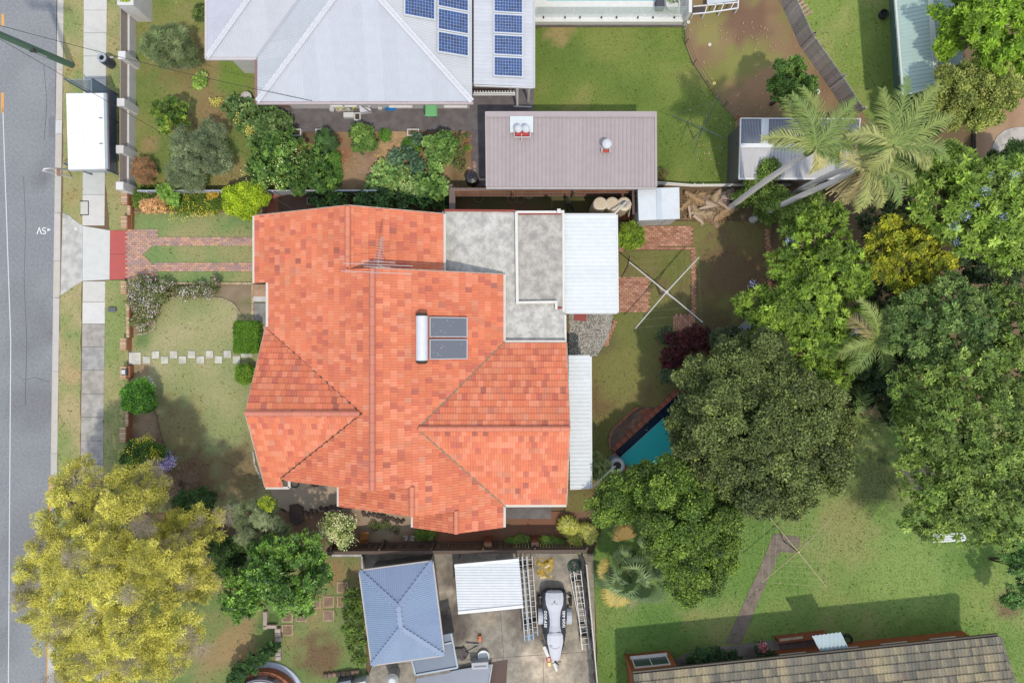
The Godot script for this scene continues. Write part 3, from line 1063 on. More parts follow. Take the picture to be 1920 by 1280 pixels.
func build_main_house() -> void:
	var h := thing("tiled_house", "large house with orange terracotta tiled roof and flat concrete roof behind", "house", Vector3(-5.0, 0.0, 1.5))
	var tones := [A(242, 143, 104), A(239, 137, 98), A(244, 148, 109), A(238, 135, 98), A(232, 131, 99), A(247, 155, 119)]
	var tone := func() -> Color:
		var r := rng.randf()
		if r < 0.012:
			return vary(A(196, 114, 94), 0.10)
		if r < 0.09:
			return vary(A(216, 120, 96), 0.05)
		return vary(tones[rng.randi() % 6], 0.03)
	var Lh := func(x: float) -> float: return 5.77 - 0.488 * (-6.097 - x)
	var Rh := func(x: float) -> float: return 5.77 - 0.488 * (x + 6.097)
	var face := func(f: Callable, a: Array) -> Array:
		var r := []
		for i in range(0, a.size(), 2):
			r.append(Vector3(a[i], f.call(a[i]), a[i + 1]))
		return r
	var S2 := func(x: float) -> float: return 4.985 - 0.488 * (-4.49 - x)
	var S3 := func(x: float) -> float: return 4.056 - 0.488 * (-2.585 - x)
	var UR := func(x: float) -> float: return 5.18 - 0.488 * (x + 7.31)
	var faces := []
	# long western slope, long eastern slope
	faces.append(face.call(Lh, [-6.097, -3.2, -7.31, -3.2, -7.31, -6.05, -12.38, -6.05, -12.38, -2.81, -11.6, -2.81, -11.6, -0.51, -6.58, 3.17, -10.87, 6.45, -10.5, 6.53, -6.097, 6.53]))
	faces.append(face.call(Rh, [-6.097, -3.2, -0.43, -3.2, -0.43, 0.08, -4.25, 3.92, -0.43, 7.757, -0.43, 8.87, -2.585, 8.87, -2.585, 7.84, -4.49, 7.84, -4.49, 6.53, -6.097, 6.53]))
	faces.append(face.call(UR, [-7.31, -6.05, -3.28, -6.05, -3.28, -3.1, -7.31, -3.1]))
	faces.append(face.call(S2, [-4.49, 6.3, -8.2, 6.3, -8.2, 7.84, -4.49, 7.84]))
	faces.append(face.call(S3, [-2.585, 7.6, -4.7, 7.6, -4.7, 8.87, -2.585, 8.87]))
	# western cross gable, its two faces
	faces.append([Vector3(-6.58, 5.5, 3.17), Vector3(-11.75, 5.5, 3.17), Vector3(-11.75, 2.95, -0.81), Vector3(-11.6, 2.95, -0.81), Vector3(-11.6, 3.1, -0.51)])
	faces.append([Vector3(-6.58, 5.5, 3.17), Vector3(-10.87, 3.42, 6.45), Vector3(-10.87, 3.11, 6.9), Vector3(-11.75, 3.11, 6.9), Vector3(-11.75, 5.5, 3.17)])
	# eastern cross gable
	faces.append([Vector3(-4.25, 4.87, 3.92), Vector3(-0.43, 3.0, 0.08), Vector3(2.6, 3.0, 0.08), Vector3(2.6, 4.87, 3.92)])
	faces.append([Vector3(-4.25, 4.87, 3.92), Vector3(2.6, 4.87, 3.92), Vector3(2.6, 3.0, 7.757), Vector3(-0.43, 3.0, 7.757)])
	# boarding under the tiles carries the roof as one part
	var b := mb()
	b.col = A(120, 84, 66)
	for f in faces:
		var fr := frame(f)
		var pg := flat2(fr, f)
		var ids := Geometry2D.triangulate_polygon(pg)
		for k in range(0, ids.size(), 3):
			b.triup(f[ids[k]] - Vector3(0, 0.05, 0), f[ids[k + 1]] - Vector3(0, 0.05, 0), f[ids[k + 2]] - Vector3(0, 0.05, 0))
	var roof := put("roof", b, M.wood, h)
	var cut := mb()
	for f in faces:
		lay_tiles(f, 0.245, 0.325, 0.036, tone, cut)
	place_tiles(roof, 0.245, 0.325, 0.036, MARSEILLE, cut, M.tile, Vector3(0, EYE, 0))
	var rt := func() -> Color: return vary(A(226, 142, 118), 0.07)
	var pt := func() -> Color: return vary(A(240, 148, 118), 0.05)
	capping(roof, Vector3(-6.097, 5.80, -3.2), Vector3(-6.097, 5.80, 6.5), 0.42, 0.135, rt, M.tile)
	capping(roof, Vector3(-7.31, 5.21, -6.0), Vector3(-7.31, 5.21, -3.3), 0.42, 0.13, pt, M.tile)
	capping(roof, Vector3(-4.49, 5.01, 6.5), Vector3(-4.49, 5.01, 7.84), 0.42, 0.13, pt, M.tile)
	capping(roof, Vector3(-2.585, 4.08, 7.8), Vector3(-2.585, 4.08, 8.87), 0.42, 0.12, pt, M.tile)
	capping(roof, Vector3(-11.75, 5.53, 3.17), Vector3(-6.7, 5.53, 3.17), 0.42, 0.13, rt, M.tile)
	capping(roof, Vector3(-4.2, 4.90, 3.92), Vector3(2.6, 4.90, 3.92), 0.42, 0.13, pt, M.tile)
	# verges: bedding mortar in a pale line under the gable ends
	for e in [[Vector3(-7.31, 5.18, -6.06), Vector3(-12.38, Lh.call(-12.38), -6.06)], [Vector3(-7.31, 5.18, -6.06), Vector3(-3.28, UR.call(-3.28), -6.06)], [Vector3(-6.097, 5.77, -3.21), Vector3(-0.43, 3.0, -3.21)],
			[Vector3(2.61, 4.87, 3.92), Vector3(2.61, 3.0, 0.08)], [Vector3(2.61, 4.87, 3.92), Vector3(2.61, 3.0, 7.757)], [Vector3(-11.76, 5.5, 3.17), Vector3(-11.76, 2.95, -0.81)], [Vector3(-11.76, 5.5, 3.17), Vector3(-11.76, 3.11, 6.9)]]:
		b = mb()
		b.col = A(206, 190, 176)
		b.bar(e[0] - Vector3(0, 0.05, 0), e[1] - Vector3(0, 0.05, 0), 0.05, 0.12)
		put("verge_mortar", b, M.stain, roof)
	# valley flashing
	b = mb()
	b.col = A(96, 74, 64)
	for e in [[Vector3(-6.6, 5.5, 3.17), Vector3(-11.6, 3.09, -0.51)], [Vector3(-6.6, 5.5, 3.17), Vector3(-10.87, 3.42, 6.45)]]:
		b.bar(e[0] + Vector3(0, 0.035, 0), e[1] + Vector3(0, 0.035, 0), 0.10, 0.02)
	b.col = A(150, 134, 112)
	for e in [[Vector3(-4.25, 4.87, 3.92), Vector3(-0.43, 3.0, 0.08)], [Vector3(-4.25, 4.87, 3.92), Vector3(-0.43, 3.0, 7.757)]]:
		b.bar(e[0] + Vector3(0, 0.035, 0), e[1] + Vector3(0, 0.035, 0), 0.07, 0.02)
	put("valley_flashing", b, M.matte, roof)
	# gutters
	var gw := A(232, 222, 210)
	gutter(h, [Vector3(-12.46, 2.68, -6.05), Vector3(-12.46, 2.68, -2.81)], gw)
	gutter(h, [Vector3(-11.68, 3.06, -2.81), Vector3(-11.68, 3.06, -0.7)], gw)
	gutter(h, [Vector3(-11.75, 3.08, 6.97), Vector3(-10.62, 3.08, 6.97), Vector3(-10.62, 3.08, 6.6)], gw)
	gutter(h, [Vector3(-8.27, 3.14, 6.6), Vector3(-8.27, 3.14, 7.84)], gw)
	gutter(h, [Vector3(-4.77, 3.0, 7.9), Vector3(-4.77, 3.0, 8.87)], gw)
	gutter(h, [Vector3(-0.36, 2.98, 8.87), Vector3(-0.36, 2.98, 7.85), Vector3(2.6, 2.98, 7.84)], gw)
	gutter(h, [Vector3(-0.36, 2.98, -3.2), Vector3(-0.36, 2.98, 0.0), Vector3(2.6, 2.98, 0.0)], gw)
	gutter(h, [Vector3(-3.2, 3.2, -6.05), Vector3(-3.2, 3.2, -3.25)], gw)
	# walls
	b = mb()
	b.col = A(214, 190, 160)
	b.prism(PackedVector2Array([Vector2(-11.8, -5.7), Vector2(-3.7, -5.7), Vector2(-3.7, -3.0), Vector2(-1.0, -3.0), Vector2(-1.0, 0.6), Vector2(2.2, 0.6), Vector2(2.2, 7.2), Vector2(-1.0, 7.2), Vector2(-1.0, 8.4), Vector2(-4.2, 8.4), Vector2(-4.2, 7.4), Vector2(-7.7, 7.4), Vector2(-7.7, 6.1), Vector2(-10.9, 6.1), Vector2(-11.1, 6.3), Vector2(-11.1, -0.3), Vector2(-10.9, -2.5), Vector2(-11.8, -2.6)]), 0.0, 2.66)
	# gable ends
	b.quad(Vector3(-7.31, 5.05, -5.85), Vector3(-3.7, 3.25, -5.85), Vector3(-3.7, 2.5, -5.85), Vector3(-11.8, 2.5, -5.85))
	b.quad(Vector3(-6.097, 5.6, -3.05), Vector3(-1.0, 3.1, -3.05), Vector3(-1.0, 2.5, -3.05), Vector3(-6.097, 2.5, -3.05))
	b.tri(Vector3(2.25, 4.7, 3.92), Vector3(2.25, 2.6, 0.6), Vector3(2.25, 2.6, 7.2))
	b.tri(Vector3(-11.15, 5.3, 3.17), Vector3(-11.15, 2.6, -0.3), Vector3(-11.15, 2.6, 6.3))
	b.quad(Vector3(-10.0, 3.6, 6.3), Vector3(-6.097, 5.6, 6.3), Vector3(-1.0, 3.0, 6.3), Vector3(-1.0, 2.5, 6.3))
	b.tri(Vector3(-8.0, 3.1, 7.6), Vector3(-4.49, 4.85, 7.6), Vector3(-2.0, 2.6, 7.6))
	b.tri(Vector3(-4.5, 3.0, 8.6), Vector3(-2.585, 3.95, 8.6), Vector3(-0.7, 3.0, 8.6))
	var wall := put("wall", b, M.brick, h)
	for z in [1.2, 4.6]:
		window_in(wall, Vector3(-11.1, 1.6, z), 1.6, 1.2, Vector3.LEFT, A(235, 230, 222))
	for x in [-10.0, -6.0]:
		window_in(wall, Vector3(x, 1.6, -5.7), 1.4, 1.1, Vector3.FORWARD, A(235, 230, 222))
	# flat concrete roof behind, at 2.75 m, its upstand walls in white
	b = mb()
	b.col = A(222, 218, 211)
	var fh := 2.72
	b.prism(PackedVector2Array([P2(829, 396, fh), P2(1058, 396, fh), P2(1060, 643, fh), P2(900, 643, fh), P2(900, 540, fh), P2(829, 520, fh)]), fh - 0.22, fh, true)
	var deck := put("flat_roof", b, M.grime, h)
	b = mb()
	b.col = A(206, 200, 191)
	b.box((P(1013, 483, fh) + P(1013, 484, fh)) * 0.5 + Vector3(0, 0.006, 0), Vector3(2.14, 0.016, 4.18))
	put("inner_slab", b, M.grime, deck)
	b = mb()
	b.col = A(238, 234, 226)
	var up := Vector3(0, 0.11, 0)
	b.bar(P(968, 399, fh) + up, P(970, 570, fh) + up, 0.13, 0.26)
	b.bar(P(971.7, 567.5, fh) + up, P(1045, 566.5, fh) + up, 0.12, 0.24)
	b.bar(P(1042.5, 569, fh) + up, P(1042.5, 580, fh) + up, 0.12, 0.24)
	put("upstand", b, M.paint, deck)
	gutter(h, [P(966, 397, fh + 0.1), P(1058, 397, fh + 0.1)], A(240, 236, 230), 0.11)
	gutter(h, [P(1056.5, 397, fh + 0.05), P(1057, 584, fh + 0.05)], A(240, 236, 228), 0.10)
	gutter(h, [P(1060, 590, fh + 0.05), P(1060.5, 642, fh + 0.05)], A(236, 232, 226), 0.10)
	b = mb()
	b.col = A(172, 84, 72)
	b.bar(P(833, 394.5, fh), P(966, 395.5, fh), 0.09, 0.18)
	b.bar(P(972, 400.5, fh) + Vector3(0, 0.03, 0), P(1052, 400.5, fh) + Vector3(0, 0.03, 0), 0.10, 0.08)
	b.box(P(1049, 577, fh) + Vector3(0, 0.02, 0), Vector3(0.22, 0.06, 0.10))
	put("red_edge", b, M.brick, deck)
	b = mb()
	b.col = A(238, 235, 230)
	b.tube([P(1052, 588, 2.6), P(1051, 612, 2.4), P(1049, 618, 1.6)], [0.05])
	b.box(P(1058, 617, 2.5), Vector3(0.12, 0.25, 0.2))
	b.tube([P(1046, 396, 2.85), P(1058, 396, 2.85)], [0.06])
	b.box(P(1048, 395.5, 2.95), Vector3(0.16, 0.12, 0.2))
	put("downpipe", b, M.paint, h)
	b = mb()
	b.col = A(210, 186, 156)
	b.prism(PackedVector2Array([Vector2(-3.6, -5.7), Vector2(2.3, -5.7), Vector2(2.3, 0.3), Vector2(-0.9, 0.3), Vector2(-0.9, -3.0), Vector2(-3.6, -3.0)]), 0.0, fh - 0.23)
	put("rear_wall", b, M.brick, h)
	# little porch hood on the front gable
	# lean-to box roof on the southern side
	b = mb()
	b.col = A(120, 112, 106)
	b.box(P(989, 960, 2.2), Vector3(2.3, 0.12, 0.62))
	put("side_canopy", b, M.stain, h)
	b = mb()
	b.col = A(96, 88, 82)
	b.box(Vector3(P(989, 960, 2.2).x, 2.1, P(989, 970, 2.2).z), Vector3(2.3, 0.1, 0.06))
	b.tube([P(993, 972, 2.1), P(993, 975, 1.9)], [0.04])
	put("canopy_fascia", b, M.matte, h)

	# solar water heater on the eastern slope
	var at := Vector3(-4.4, Rh.call(-4.4), -0.2)
	var fr := frame(faces[1])
	var dn := Vector3(1, -0.488, 0).normalized()
	var nn := Vector3(0.488, 1, 0).normalized()
	var s := thing("solar_water_heater", "solar water heater with white tank and two dark panels on the tiled roof", "water heater", at)
	var za := P(780, 592, 4.9).z
	var zb := P(780, 676, 4.9).z
	var x0 := P(791, 640, 5.0).x
	var tc := Vector3(x0, Rh.call(x0) + 0.32, (za + zb) * 0.5)
	var hl := (zb - za) * 0.5
	b = mb()
	b.col = A(232, 234, 240)
	b.tube([tc - Vector3(0, 0, hl), tc + Vector3(0, 0, hl)], [0.27], 20)
	put("tank", b, M.paint, s)
	for e in [-1.0, 1.0]:
		b = mb()
		b.col = A(66, 60, 58)
		b.tube([tc + Vector3(0, 0, e * (hl - 0.01)), tc + Vector3(0, 0, e * (hl + 0.07)), tc + Vector3(0, 0, e * (hl + 0.12))], [0.275, 0.265, 0.18], 20)
		put("end_cap", b, M.matte, s)
	for e in [0, 1]:
		var z0 := lerpf(za, zb, 0.02 + 0.5 * e)
		var z1 := lerpf(za, zb, 0.475 + 0.5 * e)
		var p0 := Vector3(x0 + 0.24, 0, 0)
		var mid := Vector3(x0 + 0.24, Rh.call(x0 + 0.24), (z0 + z1) * 0.5) + dn * 0.92 + nn * 0.13
		var bs := Basis(dn, nn, dn.cross(nn))
		b = mb()
		b.col = A(196, 200, 206)
		for q in [-1.0, 1.0]:
			b.box(mid + dn * 0.9 * q, Vector3(0.05, 0.11, z1 - z0), bs)
			b.box(mid + bs.z * q * ((z1 - z0) * 0.5 - 0.02), Vector3(1.74, 0.11, 0.04), bs)
		var pf := put("collector_frame", b, M.metal, s)
		b = mb()
		b.col = A(106, 111, 120)
		b.box(mid + nn * 0.03, Vector3(1.75, 0.03, z1 - z0 - 0.08), bs)
		put("collector_glass", b, M.panel, pf)
		b = mb()
		b.col = A(200, 204, 210)
		for q in 9:
			var c := mid + dn * rf(-0.8, 0.8) + bs.z * rf(-0.4, 0.4) + nn * 0.047
			b.box(c, Vector3(rf(0.02, 0.05), 0.004, rf(0.02, 0.03)), bs)
		put("bird_dropping", b, M.matte, pf, "stuff")
	b = mb()
	b.col = A(228, 170, 140)
	b.tube([tc + Vector3(-0.1, -0.25, -0.7), tc + Vector3(-0.6, 0.0, -0.7)], [0.025], 6)
	b.tube([tc + Vector3(-0.1, -0.25, 0.75), tc + Vector3(-0.6, 0.0, 0.75)], [0.025], 6)
	put("pipe", b, M.paint, s)

	# TV aerial
	var ab := P(722, 503, 5.5)
	var a := thing("tv_aerial", "silver roof aerial with many crossbars on a short mast on the tiled roof", "aerial", Vector3(ab.x, 5.4, ab.z))
	b = mb()
	b.col = A(214, 214, 216)
	var top := Vector3(ab.x, 7.1, ab.z)
	b.tube([Vector3(ab.x, 5.35, ab.z), top], [0.022], 6)
	put("mast", b, M.metal, a)
	var bd := Vector3(0.16, 0.0, -1.0).normalized()
	var cr := Vector3(bd.z, 0, -bd.x) * -1.0
	b = mb()
	b.col = A(150, 150, 152)
	b.bar(top - bd * 0.55, top + bd * 1.15, 0.03, 0.03)
	put("boom", b, M.metal, a)
	for i in 10:
		b = mb()
		b.col = A(206, 206, 208)
		var c := top + bd * lerpf(0.15, 1.12, i / 9.0) + Vector3(0, 0.015, 0)
		var w := lerpf(0.22, 0.10, i / 9.0)
		b.tube([c - cr * w, c + cr * w], [0.009], 5)
		put("element", b, M.metal, a)
	for q in [[-0.02, 1.45], [0.1, 0.7], [-0.12, 0.55], [-0.35, 1.5]]:
		b = mb()
		b.col = A(220, 220, 222)
		var c: Vector3 = top + bd * q[0] + Vector3(0, 0.03, 0)
		var sk := (cr + bd * 0.12).normalized()
		b.tube([c - sk * q[1], c + sk * q[1]], [0.011], 5)
		put("element", b, M.metal, a)

	# the two white patio roofs
	patio(Vector3(P(1058, 402, 2.5).x, 2.5, P(1058, 402, 2.5).z), P(1155, 402, 2.42), P(1157, 586, 2.42), P(1059, 586, 2.5), "large white ribbed patio roof behind the flat concrete roof", true)
	patio(P(1066, 668, 2.55), P(1106, 668, 2.48), P(1107, 914, 2.48), P(1069, 916, 2.55), "narrow white ribbed patio roof along the tiled gable", false)


func patio(a: Vector3, b: Vector3, c: Vector3, d: Vector3, label: String, big: bool) -> void:
	var t := thing("patio_roof", label, "patio roof", Vector3((a.x + c.x) * 0.5, 0, (a.z + c.z) * 0.5), "white patio roofs")
	var m := mb()
	m.col = A(236, 240, 242)
	sheeting(m, [a, b, c, d], 0.19, 0.022, RIBS)
	put("roof_sheet", m, M.paint, t)
	m = mb()
	m.col = A(232, 232, 230)
	m.bar(a - Vector3(0, 0.05, 0.03), b - Vector3(0, 0.05, 0.03), 0.05, 0.12)
	m.bar(d - Vector3(0, 0.05, -0.03), c - Vector3(0, 0.05, -0.03), 0.05, 0.12)
	put("fascia", m, M.paint, t)
	m = mb()
	m.col = A(240, 240, 238)
	m.bar(b + Vector3(0.05, -0.08, 0), c + Vector3(0.05, -0.08, 0), 0.1, 0.1)
	put("gutter", m, M.paint, t)
	for k in [0.03, 0.5, 0.97]:
		m = mb()
		m.col = A(220, 216, 210)
		var p := b.lerp(c, k) - Vector3(0.12, 0, 0)
		m.box(Vector3(p.x, (p.y - 0.1) * 0.5, p.z), Vector3(0.09, p.y - 0.1, 0.09))
		put("post", m, M.paint, t)
	if big:
		for k in 7:
			m = mb()
			m.col = A(226, 224, 218)
			var p := a.lerp(d, (k + 0.5) / 7.0)
			m.bar(p + Vector3(-0.3, 0.0, 0), p + Vector3(0.05, -0.02, 0), 0.05, 0.05)
			put("bracket", m, M.paint, t)


func build_north_house() -> void:
	var h := thing("grey_roofed_house", "white walled house with pale grey corrugated hip roof", "house", Vector3(-7.0, 0, -15.0))
	var rc := A(208, 210, 218)
	var y0 := 3.0
	var at := func(x: float, z: float, d: float) -> Vector3: return Vector3(x, y0 + d * 0.4, z)
	var apex := Vector3(-7.035, 3.0 + 5.125 * 0.4, -16.575)
	var far := Vector3(-7.035, 3.0 + 5.125 * 0.4, -18.69)
	var fs := [
		[at.call(-12.16, -11.45, 0), at.call(-1.91, -11.45, 0), apex],
		[at.call(-12.16, -11.45, 0), apex, far, at.call(-12.16, -13.56, 0)],
		[at.call(-14.55, -13.56, 0), at.call(-12.16, -13.56, 0), far, Vector3(-9.42, far.y, -18.69)],
		[at.call(-14.55, -13.56, 0), Vector3(-9.42, far.y, -18.69), Vector3(-9.42, far.y, -23), at.call(-14.55, -23, 0)],
		[at.call(-1.91, -11.45, 0), at.call(-1.91, -23, 0), Vector3(-7.035, far.y, -23), apex],
	]
	var roof: MeshInstance3D
	for i in fs.size():
		var b := mb()
		b.col = vary(rc, 0.015)
		sheeting(b, fs[i], 0.076, 0.010, SINE)
		put("roof_face", b, M.metal, h)
	for e in [[fs[0][0], apex], [fs[0][1], apex], [fs[2][0], Vector3(-9.42, far.y, -18.69)], [apex, far]]:
		var b := mb()
		b.col = A(220, 222, 228)
		b.bar(e[0] + Vector3(0, 0.03, 0), e[1] + Vector3(0, 0.03, 0), 0.26, 0.02)
		b.tube([e[0] + Vector3(0, 0.04, 0), e[1] + Vector3(0, 0.04, 0)], [0.035], 6)
		b.col = A(150, 150, 156)
		for k in int(e[0].distance_to(e[1]) / 0.3):
			var q: Vector3 = e[0].lerp(e[1], (k + 0.5) * 0.3 / e[0].distance_to(e[1]))
			b.box(q + Vector3(0.09, 0.045, 0.05), Vector3(0.02, 0.015, 0.02))
			b.box(q + Vector3(-0.09, 0.045, -0.05), Vector3(0.02, 0.015, 0.02))
		put("hip_capping", b, M.metal, h)
	var b := mb()
	b.col = A(188, 190, 196)
	b.bar(fs[2][1] + Vector3(0, 0.02, 0), far + Vector3(0, 0.02, 0), 0.14, 0.02)
	put("valley", b, M.metal, h)
	var gc := A(214, 206, 206)
	gutter(h, [Vector3(-14.62, 3.0, -23), Vector3(-14.62, 3.0, -13.5), Vector3(-12.2, 3.0, -13.5)], gc)
	gutter(h, [Vector3(-12.23, 3.0, -13.45), Vector3(-12.23, 3.0, -11.39)], A(150, 110, 104))
	gutter(h, [Vector3(-12.2, 3.0, -11.38), Vector3(-1.85, 3.0, -11.38)], A(196, 180, 182))
	b = mb()
	b.col = A(226, 224, 222)
	b.prism(PackedVector2Array([Vector2(-13.9, -13.95), Vector2(-11.4, -13.95), Vector2(-11.4, -12.1), Vector2(-2.2, -12.1), Vector2(-2.2, -23), Vector2(-13.9, -23)]), 0, 2.95)
	var wall := put("wall", b, M.paint, h)
	b = mb()
	b.col = A(170, 130, 120)
	b.prism(PackedVector2Array([Vector2(-11.97, -13.9), Vector2(-11.44, -13.9), Vector2(-11.44, -12.14), Vector2(-11.97, -12.14)]), 0, 0.8)
	put("brick_plinth", b, M.brick, h)
	for x in [-5.7, -2.9]:
		window_in(wall, Vector3(x, 1.2, -12.1), 1.05, 1.0, Vector3.BACK, A(236, 234, 232))
	window_in(wall, Vector3(-8.6, 1.3, -12.1), 1.2, 1.0, Vector3.BACK, A(236, 234, 232))
	# flat veranda roof to the east
	var v := [Vector3(-1.83, 2.93, -12.3), Vector3(1.0, 2.6, -12.3), Vector3(1.0, 2.6, -23), Vector3(-1.83, 2.93, -23)]
	b = mb()
	b.col = A(214, 216, 222)
	sheeting(b, v, 0.19, 0.022, RIBS)
	put("veranda_roof", b, M.metal, h)
	gutter(h, [Vector3(1.06, 2.6, -23), Vector3(1.06, 2.6, -12.25)], A(206, 204, 204))
	gutter(h, [Vector3(-1.82, 2.9, -12.26), Vector3(1.0, 2.62, -12.26)], A(224, 222, 222), 0.06)
	for z in [-12.5, -15.0, -17.5]:
		b = mb()
		b.col = A(226, 224, 222)
		b.box(Vector3(0.85, 1.3, z), Vector3(0.12, 2.6, 0.12))
		put("post", b, M.paint, h)
	# slatted pergola end with its white battens
	b = mb()
	b.col = A(232, 230, 228)
	b.bar(P(888, 174.5, 2.2), P(966, 174.5, 2.2), 0.06, 0.1)
	b.bar(P(887, 177.8, 2.0), P(966, 177.8, 2.0), 0.05, 0.08)
	b.bar(P(970, 157, 2.3), P(970, 200, 0.4), 0.1, 0.1)
	b.bar(P(963, 199.5, 0.5), P(996, 200.5, 0.5), 0.05, 0.1)
	put("screen_frame", b, M.paint, h)
	for k in 15:
		b = mb()
		b.col = A(236, 234, 232)
		b.bar(P(890 + k * 5.2, 170, 2.2), P(891 + k * 5.2, 177.5, 2.0), 0.06, 0.03)
		put("batten", b, M.paint, h)
	# deck boards under the veranda
	for k in 4:
		b = mb()
		b.col = A(138, 112, 102)
		b.box(P(927, 163.5 + k * 3.4, 0.5) , Vector3(2.1, 0.03, 0.085))
		put("deck_board", b, M.wood, h)
	# solar panels
	var ef := frame(fs[4])
	var vf := frame(v)
	var id := 0
	for q in [[757, -8, 816, 33, 0], [820, -24, 879, 17, 0], [820, 19, 879, 60, 0], [820, 62, 879, 102, 0], [925, -16, 981, 24, 1], [925, 26, 981, 63, 1], [925, 65, 981, 104, 1], [925, 106, 981, 144, 1]]:
		var f: Transform3D = ef if q[4] == 0 else vf
		var pts := []
		for s in [[q[0], q[3]], [q[2], q[3]], [q[2], q[1]], [q[0], q[1]]]:
			# where the sight line meets the roof plane
			var d := (P(s[0], s[1]) - Vector3(0, EYE, 0)).normalized()
			var t: float = (f.origin + f.basis.z * 0.09 - Vector3(0, EYE, 0)).dot(f.basis.z) / d.dot(f.basis.z)
			pts.append(Vector3(0, EYE, 0) + d * t)
		var zt: float = (pts[2].z + pts[3].z) * 0.5
		var zb: float = (pts[0].z + pts[1].z) * 0.5
		var xl: float = (pts[0].x + pts[3].x) * 0.5
		var xr: float = (pts[1].x + pts[2].x) * 0.5
		var yl := func(x: float) -> float: return f.origin.y + 0.09 - (x - f.origin.x) * f.basis.z.x / f.basis.z.y
		var c := Vector3((xl + xr) * 0.5, yl.call((xl + xr) * 0.5), (zt + zb) * 0.5)
		var along := Vector3(xr - xl, yl.call(xr) - yl.call(xl), 0)
		var ln := along.length()
		along = along.normalized()
		var bs := Basis(along, f.basis.z, along.cross(f.basis.z))
		var wd := zb - zt
		var side := "left" if q[4] == 0 and q[0] < 800 else ""
		var ord: String = ["front-left panel, set apart from the others on the hip roof", "top panel in the column on the hip roof", "middle panel in the column on the hip roof", "lowest panel in the column on the hip roof", "first panel of four on the veranda roof, nearest the top edge", "second panel of four on the veranda roof", "third panel of four on the veranda roof", "lowest panel of four on the veranda roof"][id]
		var s := thing("photovoltaic_module", "blue solar " + ord, "solar panel", c, "blue solar panels on the grey roof")
		id += 1
		b = mb()
		b.col = A(226, 228, 232)
		for e in [-1.0, 1.0]:
			b.box(c + along * e * (ln * 0.5 - 0.02), Vector3(0.04, 0.05, wd), bs)
			b.box(c + bs.z * e * (wd * 0.5 - 0.02), Vector3(ln - 0.08, 0.05, 0.04), bs)
		put("frame", b, M.metal, s)
		b = mb()
		b.col = A(178, 196, 222)
		b.box(c + bs.y * 0.002, Vector3(ln - 0.08, 0.03, wd - 0.08), bs)
		put("backing", b, M.panel, s)
		b = mb()
		for i in 10:
			for j in 6:
				b.col = vary(A(30, 70, 132) if rng.randf() > 0.3 else A(22, 52, 106), 0.12)
				var cw := (ln - 0.12) / 10.0
				var ch := (wd - 0.12) / 6.0
				b.box(c + along * ((i - 4.5) * cw) + bs.z * ((j - 2.5) * ch) + bs.y * 0.017, Vector3(cw - 0.012, 0.006, ch - 0.012), bs)
		put("cells", b, M.panel, s, "stuff")


